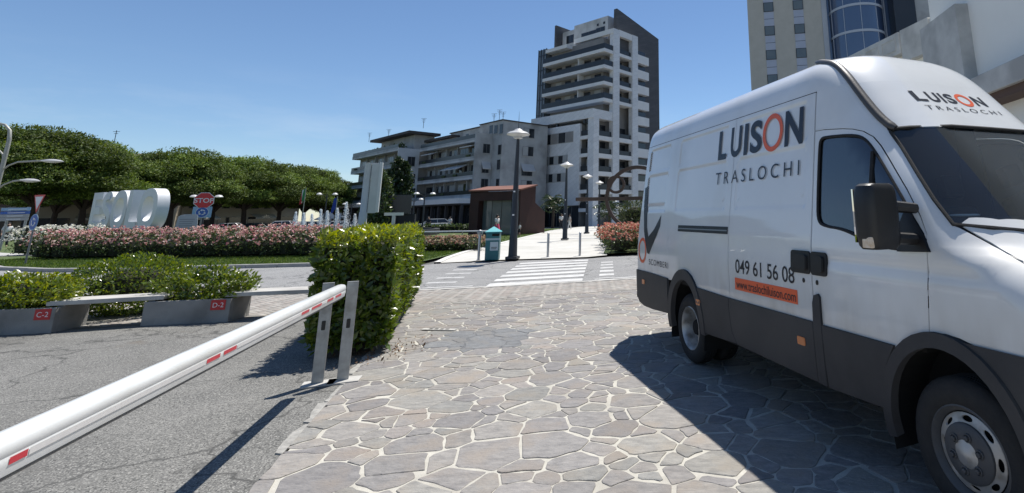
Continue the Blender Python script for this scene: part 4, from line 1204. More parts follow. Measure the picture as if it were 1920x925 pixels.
def tape(p0, p1, mat):
    d0, d1 = boom_at(p0), boom_at(p1)
    vs_ = []
    for d in (d0, d1):
        for a, b in ((.0462, -.021), (.0464, .0)): vs_.append(foot + bd * d + bs * a + bu * b)
    MB().add([vs_[0], vs_[1], vs_[3], vs_[2]], [(0, 1, 2, 3)]).build('reflective_tape', mat, boom, world=True)
for a, b in ((-20, 18), (368, 394), (401, 426), (553, 568), (573, 592), (603, 615), (619, 630)): tape(a, b, m_red_tape)
for a, b in ((426, 553), (18, 368), (592, 603)): tape(a + 2, b - 2, m_white_tape)
cab = MB().box(-.19, .19, -.16, .16, 0, 1.05).build('cabinet', pm('barrier_cabinet_orange', (0.5, 0.5, 0.5), None, rough=0.5), boom, bevel=.02)
# --- the two rest posts
for i, (pxl, lab) in enumerate((((-3.59, 5.55), 'left of two galvanised steel rest posts at the boom tip, partly behind the boom'), ((-3.395, 5.64), 'right of two galvanised steel rest posts at the boom tip, standing clear of the boom'))):
    po = thing('barrier_post', lab, 'post', (*pxl, 0.0), math.radians(28), 'boom rest posts')
    MB().box(-.05, .05, -.003, .003, 0, .95).box(.044, .05, .003, .05, 0, .95).box(-.05, -.044, .003, .05, 0, .95).build('channel', m_galv, po, bevel=.0015, seg=1)
    MB().prism(rrect(-.017, .017, -.045, .045, .008), -.0, .004, Matrix.Translation((-.002, -.0035, .55)) @ Matrix.Rotation(PI / 2, 4, 'X')).build('magnet_plate', m_black, po)
    MB().prism([(-.13, -.09), (.14, -.11), (.17, .08), (-.12, .12)], 0.003, .017).build('footing', m_concrete_pale, po)
    MB().box(-.05, .05, -.0045, .052, .95, .956).build('cap', m_galv, po)
# --- laurel hedge
hA, hB, hC, hD = Vector((-4.30, 6.32)), Vector((-3.5, 6.62)), Vector((-5.22, 10.9)), Vector((-6.12, 10.6))
HH = 1.40
hedge = thing('laurel_hedge', 'tall clipped laurel hedge between the parking lot and the flagstones', 'hedge', (-4.8, 8.5, 0.0))
def hedge_pts(nf, nr, nt, ns):
    P, Nn = [], []
    def wall(a, b, n):
        d = (b - a); L_ = d.length; nn = Vector((d.y, -d.x)).normalized()
        t = NR.uniform(0, 1, n); z = NR.uniform(0.10, HH, n)
        bulge = 0.03 * np.sin(t * L_ * 3.1 + z * 2.7) + 0.02 * np.sin(t * L_ * 7.3 - z * 5.1) - 0.12 * (1 - np.minimum(1, z / 0.35)) - 0.08 * np.maximum(0, (z - HH + .12) / .12) ** 2
        dep = NR.uniform(-0.12, 0.0, n) + bulge
        P.append(np.stack([a.x + d.x * t + nn.x * dep, a.y + d.y * t + nn.y * dep, z], 1))
        Nn.append(np.tile(np.array([[nn.x, nn.y, 0.15]]), (n, 1)))
    wall(hA, hB, nf); wall(hB, hC, nr); wall(hD, hA, ns); wall(hC, hD, nf // 2)
    u, v = NR.uniform(0, 1, nt), NR.uniform(0, 1, nt)
    X = hA.x + (hB.x - hA.x) * u + (hD.x - hA.x) * v; Y = hA.y + (hB.y - hA.y) * u + (hD.y - hA.y) * v
    P.append(np.stack([X, Y, HH + 0.035 * np.sin(X * 5) * np.sin(Y * 4) + NR.uniform(-.10, .05, nt)], 1)); Nn.append(np.tile(np.array([[0, 0, 1.0]]), (nt, 1)))
    return np.concatenate(P), np.concatenate(Nn)
P, Nn = hedge_pts(1500, 5200, 2600, 4200)
P -= np.array([-4.8, 8.5, 0])
LAUREL = ((0.07, 0.115, 0.018), (0.09, 0.14, 0.022), (0.115, 0.165, 0.026), (0.075, 0.12, 0.02), (0.15, 0.195, 0.03))
young = P[:, 2] > HH - 0.13
m_laurel = leafmat('laurel_leaf', 0.26, 0.38, 0.7)
link('foliage', leaf_mesh('foliage', P[~young], Nn[~young], 0.105, 0.44, LAUREL, w_n=0.35, w_up=0.25, fold=0.2), m_laurel, hedge)
link('young_leaves', leaf_mesh('young_leaves', P[young], Nn[young], 0.085, 0.42, ((0.24, 0.27, 0.035), (0.19, 0.235, 0.03), (0.13, 0.18, 0.028)), w_n=0.6, w_up=0.3), m_laurel, hedge)
ins = 0.16
cA, cB, cC, cD = [q + ((hA + hB + hC + hD) / 4 - q).normalized() * 0.22 - Vector((-4.8, 8.5)) for q in (hA, hB, hC, hD)]
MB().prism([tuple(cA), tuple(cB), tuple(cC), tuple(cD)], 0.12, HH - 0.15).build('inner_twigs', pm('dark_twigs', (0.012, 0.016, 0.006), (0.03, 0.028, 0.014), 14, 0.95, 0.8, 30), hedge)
for k in range(9):
    t = k / 8; q = (cA.lerp(cB, .5)).lerp(cC.lerp(cD, .5), t)
    MB().tube([(q.x, q.y, 0), (q.x + rs.uniform(-.05, .05), q.y + rs.uniform(-.05, .05), .3)], [.03, .02], 6).build('stem', pm('bark_brown', (0.07, 0.05, 0.035), (0.11, 0.085, 0.06), 20, 0.9, 0.6, 30), hedge)
# leaf litter / soil at the hedge foot
sheet('hedge_soil', [(-4.22, 6.5), (-3.62, 6.7), (-5.3, 10.9), (-6.05, 10.55)], 0.0065, pm('dry_soil', (0.10, 0.075, 0.05), (0.16, 0.125, 0.09), 9, 0.95, 0.8, 30))
P = np.stack([NR.normal(-3.62, .22, 160), NR.normal(6.75, .35, 160), np.full(160, .022)], 1)
o = link('leaf_litter', leaf_mesh('leaf_litter', P, np.tile(np.array([[0, 0, 1.0]]), (160, 1)), .05, .4, ((0.18, 0.11, 0.06), (0.12, 0.07, 0.04), (0.22, 0.15, 0.09)), w_n=0.05, w_up=0.0), leafmat('dry_leaf', .7, .1))
tag(o, 'dry brown leaves scattered at the foot of the laurel hedge', 'leaves', kind='stuff')

# --- concrete planters, benches, shrubs
m_soil = pm('planter_soil', (0.06, 0.045, 0.03), (0.10, 0.075, 0.05), 12, 0.95, 0.8, 40)
m_plaque = pm('red_plaque', (0.42, 0.012, 0.018), (0.50, 0.02, 0.026), 5, 0.45)
def planter(a, b, dep, h, text, lab, px_plq):
    a, b = Vector(a), Vector(b); d = (b - a); L_ = d.length
    M_rot = math.atan2(d.y, d.x)
    t = thing('concrete_planter', lab, 'planter', (a.x, a.y, 0), M_rot, 'concrete planters with plaques')
    w = .07
    MB().box(0, L_, 0, w, 0, h).box(0, L_, dep - w, dep, 0, h).box(0, w, w, dep - w, 0.0, h).box(L_ - w, L_, w, dep - w, 0.0, h).build('trough', m_concrete, t, bevel=.008)
    MB().box(w, L_ - w, w, dep - w, .05, h - .06).build('soil', m_soil, t)
    if text:
        x = px_plq * L_
        pl = MB().box(x - .105, x + .105, -.006, -.001, h - .165, h - .012).build('plaque', m_plaque, t)
        text_polys(text, .105, 'lettering', m_signal, pl, Matrix.Translation((x, -.0075, h - .125)) @ Matrix.Rotation(PI / 2, 4, 'X'), extrude=0.0, align='CENTER')
    return t
plC = planter((-10.95, 8.03), (-9.42, 8.25), .55, .36, 'C-2', 'concrete planter with red C-2 plaque, left of the benches', .90)
plD = planter((-8.5, 8.66), (-7.3, 8.87), .55, .36, 'D-2', 'concrete planter with red D-2 plaque between two bench slabs', .86)
plE = planter((-5.95, 9.12), (-4.95, 9.3), .5, .36, None, 'concrete planter standing hidden beside the laurel hedge', .5)
plE['label'] = 'plain concrete planter half hidden by the laurel hedge'
def bench(a, b, dep, z, lab):
    a, b = Vector(a), Vector(b); d = b - a
    t = thing('bench_slab', lab, 'bench', (a.x, a.y, z), math.atan2(d.y, d.x), 'concrete slab benches')
    MB().box(0, d.length, 0, dep, 0, .065).build('seat_slab', m_concrete_pale, t, bevel=.01)
    for x in (.12, d.length - .2): MB().box(x, x + .08, .04, dep - .04, -.001 - .02, 0).build('bearing_pad', m_concrete, t)
bench((-9.6, 8.26), (-8.28, 8.74), .50, .381, 'concrete bench slab between the C-2 and D-2 planters')
bench((-7.45, 8.90), (-5.7, 9.24), .50, .381, 'concrete bench slab between the D-2 planter and the hedge')
def shrub(name, lab, c, r, n, size, cols, aspect=.45, lump=.2, stems=5, base=0.0, inner=.6, leafm=m_laurel, core=True, group='shrubs by the parking bays'):
    t = thing(name, lab, 'shrub', (c[0], c[1], base), 0, group)
    cc = (0, 0, c[2] - base)
    P, Dn = ell_shell(n, cc, r, inner, lump, seed=rs.uniform(0, 9))
    k = P[:, 2] > 0.02; P, Dn = P[k], Dn[k]
    link('foliage', leaf_mesh('foliage', P, Dn, size, aspect, cols, w_n=.6, w_up=.45), leafm, t)
    if core:
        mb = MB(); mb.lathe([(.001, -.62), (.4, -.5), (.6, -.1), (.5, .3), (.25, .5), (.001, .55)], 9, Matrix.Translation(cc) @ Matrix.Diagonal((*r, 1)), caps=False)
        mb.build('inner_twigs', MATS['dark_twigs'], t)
    for k in range(stems):
        a = 2 * PI * k / stems
        MB().tube([(r[0] * .25 * math.cos(a), r[1] * .25 * math.sin(a), 0), (r[0] * .55 * math.cos(a), r[1] * .55 * math.sin(a), cc[2])], [.014, .006], 5).build('stem', MATS['bark_brown'], t)
    return t
YG = ((0.15, 0.20, 0.022), (0.20, 0.25, 0.03), (0.09, 0.14, 0.02), (0.25, 0.28, 0.04))
shrub('laurel_shrub', 'yellow-green broadleaf shrub growing in the C-2 planter', (-10.25, 8.5, .54), (.82, .34, .28), 4000, .07, YG, base=.30)
shrub('laurel_shrub', 'yellow-green broadleaf shrub at the left picture edge in the C-2 planter', (-11.25, 8.46, .54), (.62, .34, .28), 2800, .07, YG, base=.30)
shrub('rounded_bush', 'dense rounded green bush behind the bench slab', (-9.85, 9.75, .50), (.92, .8, .52), 8500, .06, ((0.085, 0.135, 0.02), (0.12, 0.175, 0.025), (0.06, 0.10, 0.016), (0.17, 0.21, 0.03)), lump=.06, inner=.8)
shrub('laurel_shrub', 'loose glossy shrub with upright shoots growing in the D-2 planter', (-7.95, 9.13, .52), (.74, .32, .29), 2800, .08, ((0.075, 0.12, 0.02), (0.11, 0.16, 0.025), (0.16, 0.2, 0.03)), lump=.3, base=.30, core=False, stems=9)

# --- slot drain
dr_ = thing('drain_grate', 'small slotted drain set in the flagstones', 'drain', (-3.47, 7.94, .012), math.radians(-9))
MB().box(-.26, .26, -.045, .045, 0, .012).build('frame', m_concrete_pale, dr_, bevel=.003, seg=1)
for k in range(4): MB().box(-.15 + k * .085, -.095 + k * .085, -.02, .02, .0125, .0135).build('slot', m_inner, dr_)

# --- street lamps along the walkway
m_lampcol = pm('anthracite_lamp_paint', (0.022, 0.025, 0.03), (0.032, 0.035, 0.04), 4, 0.45, 0.05, 40)
m_lampcap = pm('white_lamp_cap', (0.46, 0.46, 0.45), (0.54, 0.54, 0.53), 6, 0.4)
m_frost = pm('frosted_lamp_glass', (0.5, 0.51, 0.5), (0.6, 0.6, 0.6), 9, 0.25)
def cone_lamp():
    t = thing('street_lamp', '', 'street lamp', (0, 0, 0), 0, 'conical lamp posts along the walkway')
    MB().box(-.21, .21, -.21, .21, 0, .10).build('base_plate', m_lampcol, t, bevel=.02)
    MB().lathe([(.165, .10), (.165, .12), (.155, .14), (.055, 4.35), (.05, 4.42)], 20, None, True).build('column', m_lampcol, t, smooth=True)
    h = MB().lathe([(.05, 4.40), (.17, 4.44), (.17, 4.50), (.42, 4.57), (.43, 4.60), (.33, 4.67), (.16, 4.73), (.13, 4.78), (.05, 4.81), (.001, 4.815)], 24, None, True).build('lamp_head', m_lampcap, t, smooth=True)
    MB().lathe([(.155, 4.44), (.165, 4.47), (.165, 4.50), (.40, 4.57), (.001, 4.571)], 24, None, False).build('diffuser', m_frost, h, smooth=True)
    MB().lathe([(.012, 4.81), (.008, 5.2), (.002, 5.5)], 6).build('finial', m_lampcol, h)
    for z in (1.55, 2.4): MB().box(-.03, .03, -.17, -.155 + .03, z, z + .05).build('sticker', m_print_white, t)
    return t
cl0 = cone_lamp()
lamp_spots = [((961, 484), 'nearest dark conical lamp post, beside the teal litter bin'), ((1059, 450), 'second dark conical lamp post along the walkway, beyond the two bollards'), ((1100, 438), 'third dark conical lamp post along the walkway'), ((1123, 431.5), 'fourth dark conical lamp post, seen behind the steel ring sculpture')]
for i, (q, lab) in enumerate(lamp_spots):
    g = G(*q, 0.1)
    if i == 0: o = cl0; o.location = (g.x, g.y, .06)
    else: o = copy_tree(cl0, (g.x, g.y, zg(g.y) + .1))
    o['label'] = lab
# --- bollards
m_boll = pm('brushed_steel', (0.42, 0.42, 0.43), (0.5, 0.5, 0.51), 20, 0.35, 0, metal=0.7)
b0 = thing('bollard', '', 'bollard', (0, 0, 0), 0, 'steel bollards at the walkway mouth')
MB().lathe([(.045, 0), (.045, .86), (.040, .885), (.02, .90), (.001, .902)], 16, None, True).build('tube', m_boll, b0, smooth=True)
MB().lathe([(.075, 0), (.075, .012), (.046, .016)], 16, None, False).build('collar', m_boll, b0)
for i, (q, lab) in enumerate((((1027, 482), 'left of two steel bollards at the walkway mouth, beside the dark lamp post'), ((1087, 480), 'right of two steel bollards at the walkway mouth, nearer the van'), ((897, 487.5), 'steel bollard with a round top left of the teal litter bin'))):
    g = G(*q, .06); o = b0 if i == 0 else copy_tree(b0)
    o.location = (g.x, g.y, .05); o['label'] = lab
    if i == 2:
        MB().lathe([(.001, .86), (.09, .90), (.11, .97), (.09, 1.04), (.001, 1.08)], 12, None, False).build('round_top', m_galv, o, smooth=True)
# --- litter bin
m_teal = pm('teal_bin_paint', (0.012, 0.115, 0.135), (0.018, 0.14, 0.16), 4, 0.4, 0.05, 30)
m_teal2 = pm('pale_teal_lid', (0.10, 0.42, 0.46), (0.13, 0.47, 0.5), 5, 0.45)
g = G(923, 487, .06)
bn = thing('litter_bin', 'teal square litter bin with pointed lid beside the nearest lamp post', 'litter bin', (g.x, g.y, .05), math.radians(12))
MB().box(-.24, .24, -.24, .24, .0, .98).build('body', m_teal, bn, bevel=.04)
MB().loft([[(a * .27, b * .27, .98) for a, b in ((-1, -1), (1, -1), (1, 1), (-1, 1))], [(a * .27, b * .27, 1.0) for a, b in ((-1, -1), (1, -1), (1, 1), (-1, 1))], [(a * .01, b * .01, 1.18) for a, b in ((-1, -1), (1, -1), (1, 1), (-1, 1))]]).build('lid', m_teal2, bn)
MB().box(-.02, .23, -.246, -.241, .84, .93).build('slot', m_inner, bn)
MB().box(-.243, .243, -.2445, -.241, .70, .77).build('band', pm('pale_band', (0.35, 0.45, 0.48), None, rough=0.5), bn)
pl = MB().box(-.07, .21, -.2465, -.241, .34, .64).build('notice', pm('notice_pale', (0.45, 0.54, 0.57), None, rough=0.5), bn)
for z, w in ((.44, .2), (.39, .18)): MB().box(-.03, -.03 + w, -.2485, -.2468, z, z + .022).build('printed_line', m_print_dark, pl)

# --- rose beds
ORD = ['first', 'second', 'third', 'fourth', 'fifth', 'sixth', 'seventh', 'eighth', 'ninth', 'tenth', 'eleventh', 'twelfth', 'thirteenth', 'fourteenth', 'fifteenth']
m_petal = leafmat('rose_petal', .5, .25, .3)
m_rleaf = leafmat('rose_leaf', .45, .25, .4)
PINKS = ((0.60, 0.36, 0.31), (0.66, 0.48, 0.42), (0.50, 0.26, 0.25), (0.72, 0.6, 0.52), (0.5, 0.2, 0.24), (0.3, 0.2, 0.12))
def rose_bush(lab, x, y, rx, ry, h, fcols, nf=150, nl=900, group='rose bushes along the roundabout', z=0.09):
    t = thing('rose_bush', lab, 'rose bush', (x, y, z), 0, group)
    P, Dn = ell_shell(nl, (0, 0, h * .5), (rx, ry, h * .52), .55, .18, seed=rs.uniform(0, 9))
    k = P[:, 2] > 0; P, Dn = P[k], Dn[k]
    link('foliage', leaf_mesh('foliage', P, Dn, .085, .6, ((0.035, 0.06, 0.018), (0.05, 0.08, 0.022), (0.07, 0.10, 0.03)), w_n=.5), m_rleaf, t)
    P, Dn = ell_shell(nf, (0, 0, h * .52), (rx * 1.02, ry * 1.02, h * .55), .93, .18, zmin=-.02, seed=2)
    n = len(P); Q = np.repeat(P, 5, axis=0) + NR.normal(0, .018, (n * 5, 3)); NN = np.repeat(Dn, 5, axis=0)
    link('blossom', leaf_mesh('blossom', Q, NN, .075, .9, fcols, w_n=.2, w_up=.1, fold=.5), m_petal, t)
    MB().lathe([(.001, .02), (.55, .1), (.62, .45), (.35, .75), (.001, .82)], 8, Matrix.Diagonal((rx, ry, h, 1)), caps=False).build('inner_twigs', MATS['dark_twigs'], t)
    return t
CORAL = ((0.55, 0.22, 0.16), (0.6, 0.33, 0.24), (0.45, 0.16, 0.13), (0.5, 0.38, 0.24))
k = 0
rows_ = [((93, 482), (585, 490), 15, .0), ((120, 470), (600, 478), 14, 0)]
for row, ((x0, y0), (x1, y1), n, _) in enumerate(rows_):
    for i in range(n):
        t = i / (n - 1); px = x0 + (x1 - x0) * t
        Y = (23.9 - 1.1 * t) + row * 1.9
        r_ = ray(px, 485); X = r_[0] / r_[1] * Y
        h = rs.uniform(1.05, 1.22) + .05 * row
        rose_bush('pink rose bush, %s from the left in the %s row of the long bed' % (ORD[i], 'front' if row == 0 else 'back'), X, Y, rs.uniform(.85, 1.0), .9, h, PINKS, 120 if row == 0 else 120, 1000 if row == 0 else 600, 'pink rose bushes in the long bed')
WHITES = ((0.72, 0.70, 0.62), (0.66, 0.66, 0.55), (0.75, 0.74, 0.7))
for px, Y, lab in ((60, 27.2, 'white rose bush at the left end of the flower bed'), (105, 27.6, 'white rose bush behind the yield sign, second from the left end'), (150, 27.4, 'white rose bush third from the left end of the flower bed')):
    r_ = ray(px, 470); rose_bush(lab, r_[0] / r_[1] * Y, Y, 1.15, .9, 1.35, WHITES, 240, 800, 'white rose bushes')
for i, px in enumerate((805, 830, 855, 880)):
    Y = 24.6; r_ = ray(px, 480); rose_bush('low pale rose bush right of the hedge, %s from the left' % ('first', 'second', 'third', 'fourth')[i], r_[0] / r_[1] * Y, Y, .75, .7, .62, ((0.45, 0.3, 0.22), (0.5, 0.38, 0.26), (0.4, 0.2, 0.18), (0.3, 0.3, 0.14)), 120, 700, 'low rose bushes right of the hedge')
for j, (X, Y) in enumerate(((-2.35, 21.9), (-1.3, 22.3), (-2.75, 23.6), (-1.7, 24.0), (-3.1, 25.4), (-2.0, 25.8), (-0.8, 25.0), (-3.5, 27.4), (-2.3, 27.8))):
    rose_bush('coral rose bush beside the van, %s row, %s from the walkway' % (('front', 'front', 'second', 'second', 'third', 'third', 'third', 'back', 'back')[j], ('first', 'second', 'first', 'second', 'first', 'second', 'third', 'first', 'second')[j]), X, Y, .72, .9, 1.0, CORAL, 170, 900, 'coral rose bushes beside the van')
sheet('planting_bed', [(-2.95, 21.0), (3, 23.2), (3, 34), (-4.4, 34), (-3.6, 27)], .10, MATS['lawn_soil'])

# --- fountain wall with steel coping
m_darkwall = pm('dark_basalt_wall', (0.03, 0.03, 0.032), (0.05, 0.05, 0.052), 3, 0.6, 0.3, 20)
wa, wb = Vector((-24.6, 28.2)), Vector((-9.45, 26.3)); d = wb - wa
fw = thing('fountain_wall', 'low dark fountain wall with bright steel coping behind the roses', 'wall', (wa.x, wa.y, .06), math.atan2(d.y, d.x))
MB().box(0, d.length, 0, .3, 0, .62).build('wall', m_darkwall, fw, bevel=.01)
MB().box(-.05, d.length + .12, -.06, .38, .80, .86).build('coping', pm('bright_steel', (0.55, 0.56, 0.56), (0.62, 0.63, 0.63), 5, 0.35, 0, metal=.35), fw, bevel=.01)
for k in range(12): MB().box(d.length * k / 11 - .02, d.length * k / 11 + .02, .13, .17, .62, .80).build('support', m_galv, fw)
MB().box(d.length - .14, d.length + .02, -.02, .32, 0, .64).build('end_post', pm('corten', (0.10, 0.045, 0.03), (0.16, 0.07, 0.04), 6, .9, .4, 30), fw)
# --- fountain: basin and jets
fb = thing('fountain_basin', 'low fountain basin behind the rose bed', 'fountain', (-30.5, 46, 0.05))
MB().lathe([(9.0, 0), (9.0, .55), (8.6, .55), (8.6, .3), (.01, .3)], 40).build('basin', m_darkwall, fb)
MB().lathe([(8.58, .42), (.01, .42)], 40, None, False).build('water', pm('fountain_water', (0.05, 0.09, 0.10), None, rough=0.05), fb)
mw = bpy.data.materials.new('water_spray'); mw.use_nodes = True
_N = mw.node_tree.nodes; _L = mw.node_tree.links
_d = _N.new('ShaderNodeBsdfDiffuse'); _d.inputs['Color'].default_value = (.9, .92, .93, 1)
_t = _N.new('ShaderNodeBsdfTransparent'); _m = _N.new('ShaderNodeMixShader'); _m.inputs[0].default_value = .82
_tl = _N.new('ShaderNodeBsdfTranslucent'); _tl.inputs['Color'].default_value = (.8, .84, .86, 1)
_a = _N.new('ShaderNodeMixShader'); _a.inputs[0].default_value = .5
_L.new(_d.outputs[0], _a.inputs[1]); _L.new(_tl.outputs[0], _a.inputs[2]); _L.new(_a.outputs[0], _m.inputs[2]); _L.new(_t.outputs[0], _m.inputs[1]); _L.new(_m.outputs[0], _N['Material Output'].inputs['Surface'])
jets = [(555, 398, 'leftmost'), (570, 400, 'second from the left'), (585, 402, 'third from the left'), (602, 393, 'fourth from the left'), (614, 396, 'fifth from the left'), (633, 391, 'sixth from the left'), (650, 380, 'tallest, right of centre'), (666, 402, 'seventh, beside the pillar sign'), (687, 406, 'rightmost, right of the pillar sign')]
for px, py, lab in jets:
    Y = 44 + rs.uniform(-1.5, 1.5); q = D(px, py, Y); n = 1100
    big = 1.6 if 'tallest' in lab else 1.0
    t = thing('fountain_jet', 'white water jet, ' + lab + ' of the row', 'water jet', (q.x, q.y, .45), 0, 'fountain jets')
    hgt = q.z - .45; u = NR.uniform(0, 1, n) ** .75
    rad = .02 + (.05 + .34 * big * (1 - u)) * NR.uniform(0, 1, n) ** 1.5
    a = NR.uniform(0, 2 * PI, n)
    P = np.stack([rad * np.cos(a) + .12 * (1 - u) * big, rad * np.sin(a), u * hgt], 1)
    link('spray', leaf_mesh('spray', P, np.tile(np.array([[0, 0, 1.0]]), (n, 1)), .085, .35, ((.8, .8, .8),), w_n=1.0, w_up=.4), mw, t)
    MB().tube([(0, 0, 0), (0, 0, hgt * .55), (0, 0, hgt * .95)], [.03 * big, .022 * big, .012], 6).build('water_column', mw, t, smooth=True)
# --- JESOLO letters
lm = pm('white_letter_steel', (0.64, 0.655, 0.67), (0.72, 0.73, 0.74), 2, 0.5, 0.02, 10, c3=(.6, .615, .63), scale3=.5)
l_end = D(286, 431, 40.0)
lt = thing('letter_sculpture', 'giant white three-dimensional letters spelling ESOLO on the roundabout', 'sculpture', (l_end.x, l_end.y, 0))
LDEP = .75
def ext(name, outer, hole, M_):
    V_, F_ = [], []
    loops = [outer] + ([hole] if hole else [])
    mbx = MB()
    def mp(y): return lambda x, z: M_ @ Vector((x, y, 1.12 + z))
    pts_ = [p for lp in loops for p in lp]; ed = []; b = 0
    for lp in loops: ed += [(b + i, b + (i + 1) % len(lp)) for i in range(len(lp))]; b += len(lp)
    vv, ee, ff, *_ = geometry.delaunay_2d_cdt([Vector(p) for p in pts_], ed, [], 0, 1e-6)
    v2 = np.array([v[:] for v in vv]); fc = np.array([tuple(f) for f in ff]); cen = v2[fc].mean(axis=1)
    ok = pip(cen[:, 0], cen[:, 1], outer)
    if hole: ok &= ~pip(cen[:, 0], cen[:, 1], hole)
    n = len(v2)
    mbx.add([mp(0)(*p) for p in v2] + [mp(LDEP)(*p) for p in v2], [tuple(f) for f in fc[ok]] + [tuple(n + i for i in reversed(f)) for f in fc[ok]])
    for lp in loops:
        m_ = len(lp); mbx.add([mp(0)(*p) for p in lp] + [mp(LDEP)(*p) for p in lp], [(i, (i + 1) % m_, m_ + (i + 1) % m_, m_ + i) for i in range(m_)])
    bm = bmesh.new(); me = mbx.mesh(name); bm.from_mesh(me); bmesh.ops.remove_doubles(bm, verts=bm.verts, dist=.001)
    bmesh.ops.recalc_face_normals(bm, faces=bm.faces)
    for f in bm.faces: f.smooth = True
    for e in bm.edges:
        if len(e.link_faces) == 2 and e.calc_face_angle(0) > .6: e.smooth = False
    bm.to_mesh(me); bm.free()
    link(name, me, lm, lt)
HL = 3.05
def sup(cx_, cy_, rx, ry, n=40, e=2.4): return [(cx_ + rx * math.copysign(abs(math.cos(t)) ** (2 / e), math.cos(t)), cy_ + ry * math.copysign(abs(math.sin(t)) ** (2 / e), math.sin(t))) for t in np.linspace(0, 2 * PI, n + 1)[:-1]]
WO, WL, WS, WE = 2.75, 1.75, 2.0, 1.9
def s_shape(w, h, th):
    mid = [(w - th * .55, h * .80), (w * .74, h - th * .5), (w * .40, h - th * .5), (th * .52, h * .80), (th * .60, h * .62), (w * .45, h * .52), (w - th * .62, h * .40), (w - th * .52, h * .22), (w * .62, th * .5), (w * .30, th * .5), (th * .5, h * .20)]
    c = smooth_loop(mid, False, 3); L_, R_ = [], []
    for i in range(len(c)):
        a, b = np.array(c[max(i - 1, 0)]), np.array(c[min(i + 1, len(c) - 1)]); t = (b - a) / np.linalg.norm(b - a)
        L_.append((c[i][0] - t[1] * th / 2, c[i][1] + t[0] * th / 2)); R_.append((c[i][0] + t[1] * th / 2, c[i][1] - t[0] * th / 2))
    return L_ + list(reversed(R_))
cur = Vector((l_end.x, l_end.y, 0))
O_ = (sup(WO / 2, HL / 2, WO / 2, HL / 2 + .03), sup(WO / 2, HL / 2, WO / 2 - .55, HL / 2 - .58))
for w_, f_, shp in ((WO, .37, O_), (WL, .34, ([(0, 0), (WL, 0), (WL, .55), (.62, .55), (.62, HL), (0, HL)], None)), (WO, .30, O_), (WS, .28, (s_shape(WS, HL, .62), None)), (WE, .28, ([(0, 0), (WE, 0), (WE, .6), (.66, .6), (.66, 1.23), (WE * .9, 1.23), (WE * .9, 1.82), (.66, 1.82), (.66, HL - .6), (WE, HL - .6), (WE, HL), (0, HL)], None))):
    v_ = cur.normalized(); wv_ = Vector((v_.y, -v_.x, 0)); r_ = wv_ * f_ - v_ * math.sqrt(1 - f_ * f_)
    left = cur - r_ * w_
    M_ = Matrix.Translation(Vector((left.x - l_end.x, left.y - l_end.y, 0))) @ Matrix.Rotation(math.atan2(r_.y, r_.x), 4, 'Z')
    ext('letter', *shp, M_)
    MB().box(-.06, w_ + .06, -.2, LDEP + .2, 0, 1.118, M_).build('plinth', m_concrete, lt)
    cur = left - r_ * .12

# --- signs
m_grey_pole = pm('grey_sign_pole', (0.16, 0.165, 0.17), (0.22, 0.225, 0.23), 8, .5, 0, metal=.3)
m_sred = pm('sign_red', (0.5, 0.02, 0.025), None, rough=.4); m_sblue = pm('sign_blue', (0.02, 0.10, 0.38), None, rough=.4); m_swhite = pm('sign_white', (0.62, 0.64, 0.66), None, rough=.4); m_sback = pm('sign_back_grey', (0.3, 0.31, 0.32), None, rough=.5)
m_sblue2 = pm('sign_pale_blue', (0.22, 0.38, 0.55), None, rough=.45)
def plate(name, poly, y, mat, parent, th=.004): return MB().prism(poly, 0, th, Matrix.Translation((0, y, 0)) @ Matrix.Rotation(PI / 2, 4, 'X')).build(name, mat, parent)
def arrows(parent, cx_, cz, r, y, mat):
    for k in range(3):
        a0 = 2 * PI * k / 3 + .5
        arc = [(cx_ + r * .58 * math.cos(a0 + t), cz + r * .58 * math.sin(a0 + t)) for t in np.linspace(0, 1.25, 8)]
        arc_i = [(cx_ + r * .40 * math.cos(a0 + t), cz + r * .40 * math.sin(a0 + t)) for t in np.linspace(1.25, 0, 8)]
        head = [(cx_ + r * .74 * math.cos(a0 + 1.22), cz + r * .74 * math.sin(a0 + 1.22)), (cx_ + r * .5 * math.cos(a0 + 1.75), cz + r * .5 * math.sin(a0 + 1.75)), (cx_ + r * .24 * math.cos(a0 + 1.22), cz + r * .24 * math.sin(a0 + 1.22))]
        plate('arrow', arc + head + arc_i, y, mat, parent)
def circ(cx_, cz, r, n=28): return [(cx_ + r * math.cos(t), cz + r * math.sin(t)) for t in np.linspace(0, 2 * PI, n + 1)[:-1]]
y_s = thing('yield_sign', 'yield triangle above a round blue sign on a pole in the grass verge', 'road sign', (-25.6, 21.02, .07), math.radians(-20))
MB().lathe([(.03, 0), (.03, 2.68)], 10).build('pole', m_grey_pole, y_s, smooth=True)
tri = [(-.42, 2.69), (.42, 2.69), (0, 1.98)]; tri2 = [(-.30, 2.62), (.30, 2.62), (0, 2.115)]
yt = plate('triangle', tri, -.035, m_sred, y_s); plate('triangle_face', tri2, -.041, m_swhite, yt)
yr = plate('round_sign', circ(0, 1.62, .32), -.035, m_sblue2, y_s); plate('round_face', circ(0, 1.62, .28), -.041, m_sblue, yr); arrows(yr, 0, 1.62, .28, -.047, m_swhite)
ss = thing('stop_sign', 'red STOP sign above a round blue roundabout sign beyond the roses', 'road sign', (-27.1, 30, .09), math.radians(30))
MB().lathe([(.035, 0), (.035, 3.1)], 10).build('pole', m_grey_pole, ss, smooth=True)
def octo(cz, r): return [(r * math.cos(PI / 8 + k * PI / 4), cz + r * math.sin(PI / 8 + k * PI / 4)) for k in range(8)]
so = plate('octagon', octo(2.69, .48), -.04, m_swhite, ss); plate('octagon_face', octo(2.69, .445), -.046, m_sred, so)
text_polys('STOP', .36, 'lettering', m_swhite, so, Matrix.Translation((0, -.053, 2.565)) @ Matrix.Rotation(PI / 2, 4, 'X'), extrude=0, align='CENTER', offset=.006)
